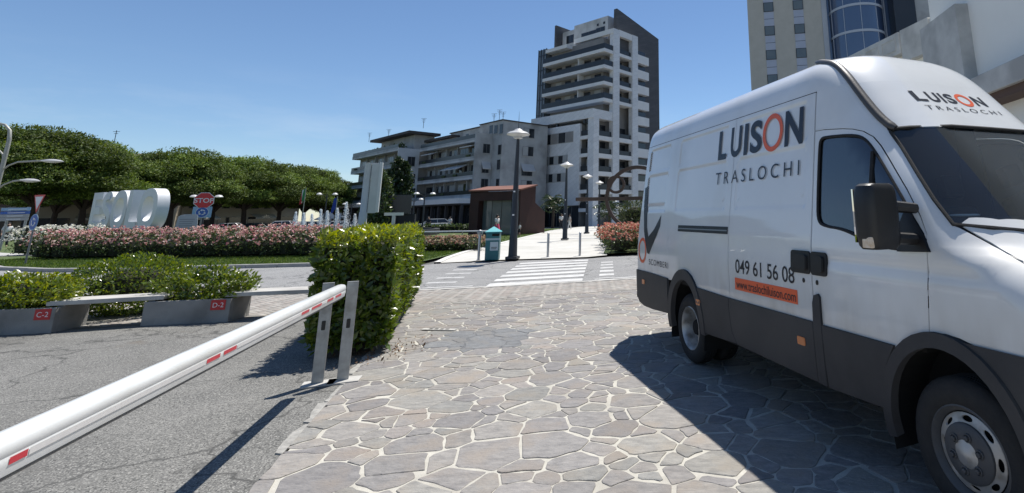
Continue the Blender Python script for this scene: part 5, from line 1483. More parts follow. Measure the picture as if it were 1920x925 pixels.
sb = plate('board', rrect(-.42, .42, 1.72, 2.34, .04), -.04, m_sblue2, ss); plate('round_face', circ(0, 2.02, .29), -.046, m_swhite, sb); q_ = plate('round_sign', circ(0, 2.02, .265), -.052, m_sblue, sb); arrows(sb, 0, 2.02, .265, -.058, m_swhite)
ip = thing('information_board', 'pale grey round-topped notice board standing among the roses', 'notice board', (-26.0, 28, .09), math.radians(35))
MB().prism(smooth_loop([(-.42, .0), (.42, .0), (.42, 1.85), (.25, 1.9), (-.25, 1.9), (-.42, 1.75)], True, 1), 0, .08, Matrix.Rotation(PI / 2, 4, 'X')).build('board', pm('pale_board', (0.36, 0.40, 0.43), (0.42, 0.46, 0.49), 3, .5), ip)
for k in range(7): MB().box(-.3, .3 - .05 * (k % 3), -.086, -.081, 1.62 - k * .11, 1.65 - k * .11).build('text_line', pm('faded_print', (0.2, 0.22, 0.25), None, rough=.6), ip)
db = thing('direction_board', 'blue and white direction board on two posts at the left edge', 'direction sign', (-40.3, 32, 0), math.radians(-5))
for x_ in (-.55, .75): MB().lathe([(.06, 0), (.06, 2.65)], 8, Matrix.Translation((x_, .06, 0))).build('post', m_galv, db)
for k, (mt, zz) in enumerate(((m_sblue2, 2.45), (m_sblue, 2.24), (m_sback, 2.05), (m_sback, 1.86))):
    p_ = MB().box(-1.0, 1.0, -.03, 0, zz, zz + .17).build('sign_panel', mt, db); MB().box(-.5, .8 - .1 * k, -.034, -.031, zz + .06, zz + .10).build('text_line', m_swhite, p_)
# --- left double street lamp
ll = thing('arm_street_lamp', 'pale steel street lamp with curved arms and two long lamp heads at the left edge', 'street lamp', (-28.75, 22, 0))
m_pole_pale = pm('pale_steel_pole', (0.30, 0.30, 0.26), (0.38, 0.38, 0.33), 5, .5, 0, metal=.2)
MB().tube([(0, 0, 0), (0, 0, 4.6), (0, .0, 5.2), (-.08, 0, 5.6), (-.35, 0, 5.85), (-.8, 0, 5.95), (-1.4, 0, 6.0)], [.075, .07, .065, .06, .05, .045, .04], 12).build('pole', m_pole_pale, ll, smooth=True)
for z0, ax_, L_ in ((3.86, 2.25, .95), (3.05, 1.55, .85)):
    a = MB().tube([(0, 0, z0), (.25, 0, z0 + .22), (.6, 0, z0 + .36), (ax_ - .55, 0, z0 + .40)], .035, 8).build('arm', m_pole_pale, ll, smooth=True)
    rows = []
    for k, (w, hh) in enumerate(((.03, .03), (.09, .05), (.15, .08), (.16, .085), (.12, .06), (.03, .02))):
        X_ = ax_ - .65 + L_ * k / 5
        rows.append([(X_, w * math.cos(t), z0 + .40 + hh * math.sin(t) - .01 * k) for t in np.linspace(0, 2 * PI, 11)[:-1]])
    MB().loft(rows).build('lamp_head', m_lampcap, a, smooth=True)
rows = [(0, 0, 4.2), (-.1, 0, 4.55), (-.4, 0, 4.8), (-1.0, 0, 4.85)]
MB().tube(rows, .035, 8).build('arm', m_pole_pale, ll, smooth=True)
# ================================================================= BUILDINGS
class Blk:
    """building frame: x along the left face (leftwards), y along the right face (away), origin at a ground corner"""
    def __init__(s, name, label, cat, o, ang):
        s.o = Vector((o[0], o[1], 0)); s.ul = Vector((math.sin(ang), math.cos(ang), 0)); s.ur = Vector((s.ul.y, -s.ul.x, 0))
        s.t = thing(name, label, cat, (o[0], o[1], zg(o[1])))
        s.M = Matrix(((s.ul.x, s.ur.x, 0, o[0]), (s.ul.y, s.ur.y, 0, o[1]), (0, 0, 1, 0), (0, 0, 0, 1)))
    def onL(s, px, py, y=0.0):       # pixel on a plane parallel to the left face -> (x, z)
        o = s.o + s.ur * y; n = np.array(s.ur); r = ray(px, py)
        t = ((np.array(o) - EYE) @ n) / (r @ n); P = EYE + r * t
        return (P - np.array(o)) @ np.array(s.ul), P[2]
    def onR(s, px, py, x=0.0):
        o = s.o + s.ul * x; n = np.array(s.ul); r = ray(px, py)
        t = ((np.array(o) - EYE) @ n) / (r @ n); P = EYE + r * t
        return (P - np.array(o)) @ np.array(s.ur), P[2]
    def box(s, name, x0, x1, y0, y1, z0, z1, mat, parent=None, bevel=0.0):
        return MB().box(x0, x1, y0, y1, z0, z1, s.M).build(name, mat, parent or s.t, world=True, bevel=bevel)
    def prism_yz(s, name, poly, x0, x1, mat, parent=None):     # poly in (y, z), extruded in x
        m = s.M @ Matrix(((0, 0, 1, 0), (1, 0, 0, 0), (0, 1, 0, 0), (0, 0, 0, 1)))
        return MB().prism(poly, x0, x1, m).build(name, mat, parent or s.t, world=True)
    def prism_xz(s, name, poly, y0, y1, mat, parent=None):
        m = s.M @ Matrix(((1, 0, 0, 0), (0, 0, 1, 0), (0, 1, 0, 0), (0, 0, 0, 1)))
        return MB().prism(poly, y0, y1, m).build(name, mat, parent or s.t, world=True)
    def winL(s, x, z, w, h, y, frame=None, glass=None, shutter=None, parent=None, sill=True):
        """window on the left face plane y (outside is -y)"""
        f = s.box('window', x - w / 2, x + w / 2, y - .03, y + .05, z - h / 2, z + h / 2, frame or m_wframe, parent)
        n = 2 if w > 1.1 else 1
        for k in range(n):
            a = x - w / 2 + .06 + k * (w - .06) / n; b = x - w / 2 + (k + 1) * (w - .06) / n
            s.box('pane', a, b, y - .045, y - .032, z - h / 2 + .06, z + h / 2 - .06, (shutter if shutter and k % 2 == 0 else glass) or m_pane, f)
        if sill: s.box('sill', x - w / 2 - .08, x + w / 2 + .08, y - .12, y - .031, z - h / 2 - .07, z - h / 2, m_sill, f)
        return f
    def winR(s, y, z, w, h, x, frame=None, glass=None, shutter=None, parent=None, sill=True):
        f = s.box('window', x - .03, x + .05, y - w / 2, y + w / 2, z - h / 2, z + h / 2, frame or m_wframe, parent)
        n = 2 if w > 1.1 else 1
        for k in range(n):
            a = y - w / 2 + .06 + k * (w - .06) / n; b = y - w / 2 + (k + 1) * (w - .06) / n
            s.box('pane', x - .045, x - .032, a, b, z - h / 2 + .06, z + h / 2 - .06, (shutter if shutter and k % 2 == 0 else glass) or m_pane, f)
        if sill: s.box('sill', x - .12, x - .031, y - w / 2 - .08, y + w / 2 + .08, z - h / 2 - .07, z - h / 2, m_sill, f)
        return f
m_wframe = pm('window_frame_grey', (0.16, 0.165, 0.17), None, rough=.5)
m_pane = pm('window_pane_dark', (0.018, 0.022, 0.028), (0.03, 0.034, 0.04), .6, .06, spec=.6)
m_shut = pm('roller_shutter', (0.34, 0.35, 0.35), (0.40, 0.41, 0.41), 2, .6, stretch=(1, 1, 14))
m_sill = pm('window_sill', (0.4, 0.4, 0.39), None, rough=.8)
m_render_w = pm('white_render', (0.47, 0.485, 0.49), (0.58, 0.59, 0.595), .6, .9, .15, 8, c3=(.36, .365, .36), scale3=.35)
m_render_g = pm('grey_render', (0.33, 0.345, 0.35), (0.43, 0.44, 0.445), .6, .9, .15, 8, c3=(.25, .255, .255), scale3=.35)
m_rail = pm('dark_balcony_rail', (0.014, 0.016, 0.019), (0.03, 0.033, 0.037), 2, .3)
m_slab = pm('white_slab', (0.68, 0.68, 0.67), (0.76, 0.76, 0.75), .5, .85)
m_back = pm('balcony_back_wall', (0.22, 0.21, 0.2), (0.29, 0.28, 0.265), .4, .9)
m_roof_d = pm('dark_roof_edge', (0.05, 0.045, 0.045), None, rough=.8)
m_awn = pm('pale_awning', (0.42, 0.43, 0.44), (0.48, 0.49, 0.5), 1.5, .9)
def cladding(name, c1, c2, bw, bh, mortar, rough=.6):
    m = bpy.data.materials.new(name); m.use_nodes = True; N = m.node_tree.nodes; L = m.node_tree.links; b = N['Principled BSDF']
    tc = N.new('ShaderNodeTexCoord'); mp = N.new('ShaderNodeMapping'); mp.inputs['Rotation'].default_value = (PI / 2, 0, .6)
    L.new(tc.outputs['Object'], mp.inputs['Vector'])
    br = N.new('ShaderNodeTexBrick'); br.inputs['Color1'].default_value = (*c1, 1); br.inputs['Color2'].default_value = (*c2, 1); br.inputs['Mortar'].default_value = (*mortar, 1)
    br.inputs['Scale'].default_value = 1; br.inputs['Brick Width'].default_value = bw; br.inputs['Row Height'].default_value = bh; br.inputs['Mortar Size'].default_value = .012
    L.new(mp.outputs[0], br.inputs['Vector']); L.new(br.outputs['Color'], b.inputs['Base Color']); b.inputs['Roughness'].default_value = rough
    MATS[name] = m; return m
m_stone_clad = cladding('pale_stone_cladding', (0.70, 0.71, 0.72), (0.62, 0.63, 0.64), 1.6, .62, (0.44, 0.45, 0.46))
m_slate = cladding('dark_slate_cladding', (0.085, 0.085, 0.09), (0.065, 0.065, 0.07), 1.2, .4, (0.05, 0.05, 0.055), .7)

# ------------------------------------------------------------ white and slate tower
to = D(1132, 200, 90)
tw = Blk('apartment_tower', 'tall white balcony tower with a dark slate side wall', 'tower', to, -.954)
R_ = lambda px, py, x=0.0: tw.onR(px, py, x)
Lf = lambda px, py, y=0.0: tw.onL(px, py, y)
zb = zg(90) - .05
slab_z = [31.3, 28.2, 25.1, 22.0]
xl = Lf(1017, 150)[0]
# lower corner
y2 = R_(1112, 203)[0]
top2 = R_(1112, 203)[1]           # top of the broad band
cA0, cA1 = R_(1148, 300)[0], R_(1160, 300)[0]
cB0, cB1 = R_(1185, 200)[0], R_(1195.5, 200)[0]
yend = R_(1241, 150)[0]; yb1 = R_(1216, 150)[0]
topA = R_(1155, 55)[1]; topB = R_(1191, 68)[1]
# core behind the balconies
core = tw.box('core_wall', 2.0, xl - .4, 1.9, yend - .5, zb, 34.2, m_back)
# slate side wall with sloping top
sl0 = R_(1157, 16, .9); sl1 = R_(1240, 76, .9)
tw.prism_yz('slate_wall', [(sl0[0] - .2, 31), (sl0[0], sl0[1]), (yend + .2, sl1[1]), (yend + .2, zb), (cB1 - .6, zb), (cB1 - .6, 31)], .9, 1.7, m_slate)
tw.box('rear_wall', 1.7, xl, yend - .6, yend + .1, zb, sl1[1] - 1, m_slate)
# upper floor slabs with railings
for k, z in enumerate(slab_z):
    tw.box('balcony_slab', 0.0, xl, 0.0, 1.95, z - .62, z, m_slab)
    tw.box('balcony_slab', 0.0, 1.95, 1.951, cB0 - .01, z - .62, z, m_slab)
    tw.box('railing', .04, xl - .1, .04, .09, z, z + 1.0, m_rail)
    tw.box('railing', .04, .09, .1, cA0 - .02, z, z + 1.0, m_rail)
    tw.box('railing', .3, .35, cA1 + .02, cB0 - .02, z, z + 1.0, m_rail)
    zz = z + 1.25
    if k > 0:
        for j in range(5):
            x = 3.4 + j * (xl - 4.5) / 4.6
            dw = tw.box('balcony_door', x - .8, x + .8, 1.84, 1.898, z + .05, z + 2.2, m_shut if (j + k) % 3 == 0 else m_pane)
        tw.box('party_wall', xl * .42, xl * .42 + .18, .4, 1.89, z, z + 2.46, m_slab)
    tw.box('balcony_door', 1.94, 1.998, cA1 + .6, cB0 - .8, z + .05, z + 2.2, m_pane)
# top terrace: white pergola frame and penthouse
tw.box('roof_beam', -.05, xl * .62, 2.2, 3.0, topA - 1.0, topA - .05, m_slab)
tw.box('roof_beam', -.02, .75, cA1, cB0, topB - 1.25, topB - .02, m_slab)
tw.box('roof_slab', xl * .62, xl - .2, .4, 3.0, 33.6, 34.3, m_slab)
ph0, ph1 = Lf(1046, 60, 4.5)[0], Lf(1140, 40, 4.5)[0]
pz = Lf(1100, 42, 4.5)[1]
pen = tw.box('penthouse', max(ph1, 1.75), ph0 - 5.0, 4.5, 14, 34.2, pz, m_render_w)
tw.box('penthouse_wing', ph0 - 5.0, ph0 - 1.0, 5.0, 13, 34.2, Lf(1062, 60, 5.0)[1], m_render_w)
tw.box('stair_fin', ph0 - 1.0, ph0 - .5, 3.2, 7.5, 33.5, Lf(1048, 50, 4)[1], m_slate)
for px, py, w, h in ((1104, 66, 4.2, 1.5), (1126, 58, 2.4, 1.5)):
    x, z = Lf(px, py, 4.5); tw.winL(x, z, w, h, 4.5, sill=False)
x, z = Lf(1069, 74, 5.0); tw.winL(x, z, 2.2, 1.8, 5.0, sill=False)
for px, py in ((1121, 47), (1133, 43)):
    x, z = Lf(px, py, 4.5); tw.box('vent', x - .25, x + .25, 4.44, 4.52, z - .25, z + .25, m_pane)
# left glazed stair shaft
gs0, gs1 = xl + .1, Lf(1003, 150)[0] + .2
tw.box('stair_shaft', gs0, gs1, .9, 6, zb, 34.8, pm('stair_glass', (0.10, 0.12, 0.14), (0.16, 0.18, 0.2), .5, .25, spec=.6))
for k in range(4): tw.box('shaft_mullion', gs0 + (gs1 - gs0) * k / 3 - .06, gs0 + (gs1 - gs0) * k / 3 + .06, .80, .899, 20, 34.9, m_rail)
for k in range(5): tw.box('shaft_transom', gs0, gs1, .82, .895, 21 + k * 3.1, 21.2 + k * 3.1, m_rail)
# columns on the right face
tw.box('column', -.12, .85, cA0, cA1, zb, topA, m_stone_clad)
tw.box('column', -.12, .85, cB0, cB1, zb, topB, m_stone_clad)
# projecting side balconies
nfl = 11
for k in range(nfl):
    z = 31.3 - 3.1 * k
    b_ = tw.box('side_balcony', -.10, .895, cB1 + .003, yb1, z - .62, z + 1.05, m_slab)
    tw.box('loggia_recess', .86, .897, cB1 + .2, yb1 + .0, z + 1.06, z + 2.3, m_pane, b_)
# lower block: broad band, stone-clad wings, frame of columns and slabs
bandh = 1.6
xband = tw.onL(996, 226, y2)[0]
tw.box('broad_band', 0.0, xband, y2, 2.0, top2 - bandh, top2, m_stone_clad)
tw.box('broad_band', -.005, .9, 2.001, cA0 - .003, top2 - bandh, top2 - .01, m_stone_clad)
def colR(p0, p1, py, z1, nm='column'):
    a, b = R_(p0, py)[0], R_(p1, py)[0]; tw.box(nm, -.06, .8, a, b, zb, z1, m_stone_clad); return a, b
k0, k1 = R_(1112, 300)[0], R_(1122, 300)[0]
tw.box('corner_column', -.06, 1.35, k0 + .002, k1, zb, top2 - bandh - .002, m_stone_clad)
wing_x0, wing_x1 = tw.onL(1086, 300, y2)[0], tw.onL(1003, 300, y2)[0]
wing_top = tw.onL(1060, 236, y2)[1]
tw.box('clad_wing', wing_x0, wing_x1, y2 + .02, y2 + .5, 3.2, wing_top, m_stone_clad)
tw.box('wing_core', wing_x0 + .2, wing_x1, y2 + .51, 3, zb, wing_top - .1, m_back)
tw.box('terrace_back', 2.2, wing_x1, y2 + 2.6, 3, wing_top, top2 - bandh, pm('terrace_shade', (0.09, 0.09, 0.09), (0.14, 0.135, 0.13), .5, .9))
for px in (1023, 1041, 1092, 1098):
    x = tw.onL(px, 235, y2)[0]; tw.box('terrace_post', x - .18, x + .18, y2 + .4, y2 + .75, wing_top + .001, top2 - bandh - .001, m_rail)
fl = [wing_top - 3.1 * k for k in range(6)]
for k in range(6):
    z = top2 - bandh - 3.1 * k - 3.0
    if z < 2: continue
    tw.box('floor_slab', .0, .75, k1 + .003, cA0 - .003, z - .75, z, m_slab)
    tw.box('floor_slab', .0, .75, cA1 + .003, cB0 - .003, z - .75 + .12, z + .12, m_slab)
    tw.box('floor_slab', 1.36, wing_x0 - .003, y2 + .05, y2 + .7, z - .6, z, m_slab)
    for (a, b) in ((k1 + .05, cA0 - .05), (cA1 + .05, cB0 - .05)):
        tw.box('railing', .25, .3, a, b, z, z + .95, m_rail); 
        w_ = tw.box('loggia_glass', 1.7, 1.76, a, b, z + .05, z + 2.3, m_pane)
        tw.box('loggia_pier', 1.62, 1.695, a + (b - a) * .35, a + (b - a) * .55, z + .05, z + 2.3, m_back, w_)
    tw.box('railing', 1.4, wing_x0 - .05, y2 + .3, y2 + .35, z, z + .95, m_rail)
    tw.box('loggia_glass', 1.4, wing_x0 - .05, y2 + 1.6, y2 + 1.66, z + .05, z + 2.3, m_pane if k % 2 else m_shut)
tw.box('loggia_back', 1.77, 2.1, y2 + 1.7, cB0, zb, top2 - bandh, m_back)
# strip windows of the wing, as photographed
for (px0, px1, py, h, dark) in ((1007, 1075, 261, 2.0, 1), (1022, 1064, 301, 1.6, 0), (1021, 1060, 334, 1.6, 0)):
    xa, za = tw.onL(px0, py, y2); xb_, zb_ = tw.onL(px1, py, y2); zc = (za + zb_) / 2
    f = tw.box('strip_window', min(xa, xb_), max(xa, xb_), y2 - .02, y2 + .05, zc - h / 2, zc + h / 2, m_sill)
    n = 5
    for k in range(n):
        a = xa + (xb_ - xa) * (k + .04) / n; b = xa + (xb_ - xa) * (k + .96) / n
        tw.box('pane', min(a, b), max(a, b), y2 - .04, y2 - .022, zc - h / 2 + .1, zc + h / 2 - .1, (m_back if k % 2 == 0 else m_pane) if dark else (m_shut if k % 2 == 0 else m_pane), f)
# ground floor shopfronts
for k in range(6):
    x = wing_x0 + .4 + k * (wing_x1 - wing_x0 - .6) / 6
    tw.box('shopfront', x, x + (wing_x1 - wing_x0) / 7.2, y2 + .40, y2 + .5, zb + .1, 3.1, m_pane)
tw.box('entrance_canopy', wing_x1 - 2.6, wing_x1 + 3.5, y2 - 1.2, y2 + .35, 4.15, 4.75, m_slab)

# ------------------------------------------------------------ stepped apartment block
ao = D(943, 225, 86)
ap = Blk('apartment_block', 'weathered grey-white stepped apartment block with balconies and awnings', 'apartment block', ao, -.88)
gz = zg(88) - .05
FZ = [4.9, 8.0, 11.1, 14.2]
zt1 = ap.onR(960, 226)[1] - .2
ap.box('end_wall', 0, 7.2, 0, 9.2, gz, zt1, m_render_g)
ap.box('roof_edge', -.15, 7.3, -.15, 9.4, zt1, zt1 + .18, m_roof_d)
zt1b = ap.onL(870, 243)[1]
xw = ap.onL(840, 250)[0]
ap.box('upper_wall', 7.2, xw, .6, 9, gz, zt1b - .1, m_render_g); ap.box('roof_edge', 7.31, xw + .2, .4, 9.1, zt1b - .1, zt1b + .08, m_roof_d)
for k, (px, py) in enumerate(((992, 250), (990, 284), (987, 348))):
    y, z = ap.onR(px, py); ap.winR(y, z, 2.2, 1.7, 0, glass=m_pane, shutter=m_shut)
y, z = ap.onR(988, 319); f = ap.winR(y, z - .3, 2.2, 1.5, 0); ap.prism_xz('awning', [(-.75, z - .2), (0, z + 1.0), (0, z + .85), (-.7, z - .35)], y - 1.25, y + 1.25, m_awn, f)
xE = ap.onL(921, 300)[0]
yE = ap.onR(890, 300, xE)[0]                # negative: block steps forward
x2 = ap.onL(786, 300, yE)[0]
zt2 = ap.onR(892, 248, xE)[1]
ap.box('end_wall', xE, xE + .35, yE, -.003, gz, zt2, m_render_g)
ap.box('wall_mass', xE + .36, x2, yE + 1.6, .59, gz, 14.0, m_back)
ap.box('terrace_wall', xE + .36, x2, yE + 2.2, .58, 14.05, zt2 - .2, m_render_g)
for k, (px, py) in enumerate(((924, 280), (923, 345))):
    y, z = ap.onR(px, py, xE); ap.winR(-1.0, z, 1.3, 1.6, xE)
y, z = ap.onR(924, 314, xE); f = ap.winR(-1.0, z - .3, 1.3, 1.5, xE); ap.prism_xz('awning', [(xE - .6, z - .3), (xE, z + .9), (xE, z + .75), (xE - .55, z - .45)], -1.75, -.25, m_awn, f)
for px, py in ((940, 242), (937, 281), (935, 309), (933, 345)):
    x, z = ap.onL(px, py); ap.winL(x, z, 1.0, 1.7, 0)
def balcony_row(x0, x1, yf, depth, floors, seed, aw=()):
    rr = random.Random(seed); L_ = x1 - x0; nb = max(2, round(L_ / 4.2))
    for fi, z in enumerate(floors):
        ap.box('balcony_slab', x0, x1, yf, yf + depth, z - .3, z, m_render_w)
        ap.box('parapet', x0, x1, yf, yf + .12, z + .001, z + .35, m_render_g)
        ap.box('railing', x0 + .05, x1 - .05, yf + .03, yf + .08, z + .351, z + 1.0, m_rail)
        if fi < len(floors) - 1 or z < 13:
            for j in range(nb):
                xc = x0 + L_ * (j + .5) / nb
                ap.box('balcony_pier', x0 + L_ * j / nb - .15, x0 + L_ * j / nb + .15, yf + depth - .38, yf + depth - .002, z, z + 2.79, m_render_g)
                f = ap.box('balcony_door', xc - 1.35, xc + 1.35, yf + depth - .08, yf + depth - .003, z + .02, z + 2.3, m_wframe)
                for q in range(3):
                    ap.box('pane', xc - 1.3 + q * .88, xc - .48 + q * .88, yf + depth - .11, yf + depth - .082, z + .1, z + 2.22, m_shut if rr.random() < .5 else m_pane, f)
                if rr.random() < .5: ap.box('plant_box', xc - .7, xc + .5, yf - .12, yf - .003, z + .45, z + .75, pm('balcony_plants', (0.03, 0.05, 0.02), (0.07, 0.09, 0.03), 3, .9, 1, 8))
        for j in range(nb):
            if rr.random() < .35:
                xc = x0 + L_ * (j + rr.uniform(.2, .8)) / nb
                ap.box('air_conditioner', xc - .4, xc + .4, yf + depth - .5, yf + depth - .12, z + .01, z + .6, m_slab)
    for (xc, w, z, dp, dr) in aw:
        ap.prism_yz('awning', [(yf - dp, z - dr), (yf + depth - .1, z), (yf + depth - .1, z - .1), (yf - dp, z - dr - .18)], xc - w / 2, xc + w / 2, m_awn)
xa = ap.onL(850, 310, yE)[0]; xb_ = ap.onL(805, 270, yE)[0]
balcony_row(xE + .36, x2, yE, 1.59, FZ, 3, [(xa, 6.0, 10.6, .8, .9), (xb_, 4, 13.7, .5, .6), (xE + 3, 4, 13.75, .2, .4)])
# penthouse windows
for px, py in ((930, 243), (921, 243), (895, 256), (876, 259), (858, 261)):
    x, z = ap.onL(px, py, .6 if px < 905 else 0); ap.winL(x, z, 1.1, 1.5, .6 if px < 905 else 0)
# third block, stepping further forward
yE3 = ap.onR(744, 320, x2)[0]
x3 = ap.onL(657, 330, yE3)[0]
zt3 = ap.onR(746, 277, x2)[1]
ap.box('end_wall', x2, x2 + .35, yE3, yE - .003, gz, zt3, m_render_w)
ap.box('wall_mass', x2 + .36, x3, yE3 + 1.6, yE + 4, gz, 14.0, m_back)
for py in (303, 335, 362): y, z = ap.onR(771, py, x2); ap.winR(y, z, 1.4, 1.8, x2)
balcony_row(x2 + .36, x3, yE3, 1.59, FZ, 5)
zr = ap.onL(690, 266, yE3 + 3)[1]
ap.box('roof_terrace_wall', x2 + 3, x3 - 4, yE3 + 4, yE + 4, 14.01, zr - .6, m_render_g)
ap.box('flat_roof', x2 + 1.5, x3 - 2.5, yE3 + 2.2, yE + 4.5, zr - .6, zr - .1, m_roof_d)
ap.box('flat_roof', x2 - 8, x2 + 4, yE + 2, 3, ap.onL(790, 265, yE + 2)[1] - .4, ap.onL(790, 265, yE + 2)[1], m_roof_d)
ap.box('roof_terrace_wall', x2 - 8, x2 + 3.6, yE + 3, 3, 14.02, ap.onL(790, 265, yE + 2)[1] - .4, m_render_g)
# ground floor: dark arcade with a white fascia
for (x0, x1, yf) in ((xE + .4, x2, yE), (x2 + .4, x3, yE3)):
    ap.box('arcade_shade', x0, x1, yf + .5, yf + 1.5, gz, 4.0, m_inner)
    ap.box('fascia', x0 - (.0 if yf == yE else .3), x1, yf - 2.2, yf + .2, 3.75, 4.55, m_slab)
    ap.box('fascia_underside', x0, x1, yf - 2.0, yf + .4, 3.5, 3.749, m_roof_d)
    for j in range(8): ap.box('arcade_pier', x0 + (x1 - x0) * j / 8, x0 + (x1 - x0) * j / 8 + .4, yf - 1.6, yf - 1.2, gz, 3.5, m_roof_d)
    for j in range(7): ap.box('shopfront', x0 + (x1 - x0) * (j + .15) / 8, x0 + (x1 - x0) * (j + .9) / 8, yf + .42, yf + .497, gz + .2, 3.2, m_pane)
ap.box('fascia', -8.5, xE - .2, -1.6, 0 - .003, 3.75, 4.55, m_slab)
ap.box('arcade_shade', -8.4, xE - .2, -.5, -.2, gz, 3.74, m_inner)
# rooftop aerials
def aerial(x, y, z, h):
    a = MB(); p = ap.M @ Vector((x, y, z)); a.tube([p, p + Vector((0, 0, h))], .04, 5)
    for k in range(4): a.tube([p + Vector((-.5 + .1 * k, 0, h - .25 * k)), p + Vector((.5 - .1 * k, 0, h - .25 * k))], .025, 4)
    a.build('aerial', m_rail, ap.t, world=True)
for px, py, h in ((943, 226, 1.6), (936, 226, 2.0), (926, 228, 1.5)): x, z = ap.onL(px, py, 2); aerial(x, 2, z - .1, h)
for px, py, h in ((792, 258, 1.9), (728, 258, 1.6), (692, 262, 2.0)): x, z = ap.onL(px, py, yE3 + 3); aerial(x, yE3 + 3, zr - .1, h)
P = np.array([ap.M @ Vector((x2 + 2 + NR.uniform(0, x3 - x2 - 6), yE3 + 1.0 + NR.uniform(0, 1.2), 14.2 + NR.uniform(0, 1.3))) for _ in range(900)])
P2 = np.array([FR[ap.t].inverted() @ Vector(p) for p in P])
o = link('terrace_plants', leaf_mesh('terrace_plants', P2, rand_dirs(900), .45, .6, ((0.04, 0.06, 0.02), (0.06, 0.085, 0.03))), m_rleaf, ap.t); o['kind'] = 'stuff'

# ------------------------------------------------------------ hotel with glass cylinder
ho = D(1404.5, 80, 59)
hang = math.radians(98.6)          # facade runs to the right
hu = Vector((math.sin(hang), math.cos(hang), 0)); hn = Vector((-hu.y, hu.x, 0))     # hn: inward
hf = Face((ho.x, ho.y), hang)
hot = thing('hotel_tower', 'beige hotel tower with paired window strips and a blue glass cylinder', 'hotel', (ho.x, ho.y, 0))
HM = Matrix(((hu.x, hn.x, 0, ho.x), (hu.y, hn.y, 0, ho.y), (0, 0, 1, 0), (0, 0, 0, 1)))
if hn.y < 0: hn = -hn; HM = Matrix(((hu.x, hn.x, 0, ho.x), (hu.y, hn.y, 0, ho.y), (0, 0, 1, 0), (0, 0, 0, 1)))
def hbox(name, x0, x1, y0, y1, z0, z1, mat, parent=None): return MB().box(x0, x1, y0, y1, z0, z1, HM).build(name, mat, parent or hot, world=True)
m_hbeige = pm('beige_stucco', (0.40, 0.39, 0.35), (0.46, 0.45, 0.41), .8, .9, .3, 20)
m_hblue = pm('pale_blue_panel', (0.33, 0.37, 0.46), (0.40, 0.44, 0.53), .8, .5)
hx = lambda px, py=80: hf.uz(px, py)[0]
xr = hx(1545)
hbox('wall', 0, xr, 0, 14, -.5, 40, m_hbeige)
z_w = hf.uz(1440, 14)[1]
for px in (1444.5, 1501):
    xc = hx(px); 
    st_ = hbox('window_strip', xc - .58, xc + .58, -.03, .0 - .001, 0, 39.5, m_hblue)
    for k in range(-7, 5):
        z = z_w + k * 3.0
        if z < 3 or z > 39: continue
        f = hbox('window', xc - .6, xc + .6, -.07, -.031, z - .6, z + .6, m_rail, st_)
        hbox('pane', xc - .53, xc + .53, -.085, -.071, z - .53, z + .53, pm('hotel_pane', (0.10, 0.13, 0.15), (0.16, 0.19, 0.2), .4, .1), st_)
        hbox('panel_joint', xc - .58, xc + .58, -.036, -.0305, z + 1.47, z + 1.52, m_rail, st_)
hbox('edge_fin', xr + .001, xr + .55, -.1, 3, -.5, 40, pm('pale_fin', (0.34, 0.37, 0.42), (0.4, 0.43, 0.47), .5, .5))
m_cw = glassmat('curtain_glass', (0.1, 0.15, 0.25), .0, (0.04, 0.07, 0.14), .03, 1.9)
xg1 = hx(1735)
hbox('curtain_wall', xr + .551, xg1, .8, 3, -.5, 40, m_cw)
cyc = hx(1612); cr_ = (hx(1665) - hx(1562)) / 2
Mc = HM @ Matrix.Translation((cyc, .9, 0))
gl = MB().lathe([(cr_, -.5), (cr_, 40)], 40, Mc, False).build('glass_cylinder', m_cw, hot, smooth=True, world=True)
m_ringw = pm('pale_ring', (0.42, 0.46, 0.52), None, rough=.4)
z_r = hf.uz(1612, 20)[1]
for k in range(-6, 5): MB().lathe([(cr_ + .06, z_r + 3.15 * k - .14), (cr_ + .06, z_r + 3.15 * k + .14), (cr_ - .05, z_r + 3.15 * k + .14), (cr_ - .05, z_r + 3.15 * k - .14), (cr_ + .06, z_r + 3.15 * k - .14)], 40, Mc, False).build('floor_ring', m_ringw, gl, world=True)
for k in range(5):
    a = -PI + PI * (k + .5) / 5; p = Mc @ Vector((cr_ * 1.005 * math.cos(a), cr_ * 1.005 * math.sin(a), 0))
    MB().tube([p + Vector((0, 0, -.5)), p + Vector((0, 0, 40))], .035, 4).build('mullion', m_ringw, gl, world=True)
for px in (1556, 1668, 1682): hbox('mullion', hx(px) - .06, hx(px) + .06, .72, .80 - .001, 0, 40, m_ringw)
hbox('dark_wing', hx(1676), hx(1716), -1.5, .7, -.5, 40, pm('dark_glass_wing', (0.02, 0.023, 0.03), (0.03, 0.033, 0.04), .3, .3))
hbox('grey_wing', hx(1716) + .01, hx(1790), -1.2, .7, -.5, 40, m_render_g)

# ------------------------------------------------------------ near building at the right
m_rb = pm('cream_render', (0.82, 0.81, 0.76), (0.87, 0.86, 0.81), .5, .9, .25, 25)
m_rb2 = pm('weathered_concrete', (0.46, 0.46, 0.44), (0.60, 0.60, 0.58), 1.2, .92, .4, 12, c3=(.36, .36, .35), scale3=.7)
rb = thing('corner_building', 'cream rendered building with concrete terrace parapet at the right edge', 'building', (10.2, 19.4, 0))
def rbx(name, x0, x1, y0, y1, z0, z1, mat, parent=None, bevel=0): return MB().box(x0, x1, y0, y1, z0, z1).build(name, mat, parent or rb, world=True, bevel=bevel)
rbx('wall', 10.2, 24, -6, 19.5, 0, 15, m_rb)
rbx('grey_slab', 9.75, 10.199, 16.9, 19.55, 0, 8.55, m_rb2)  # grey slab standing proud of the wall's far end
rbx('cornice', 9.35, 10.198, -6, 16.88, 4.95, 5.6, m_rb2, bevel=.03)
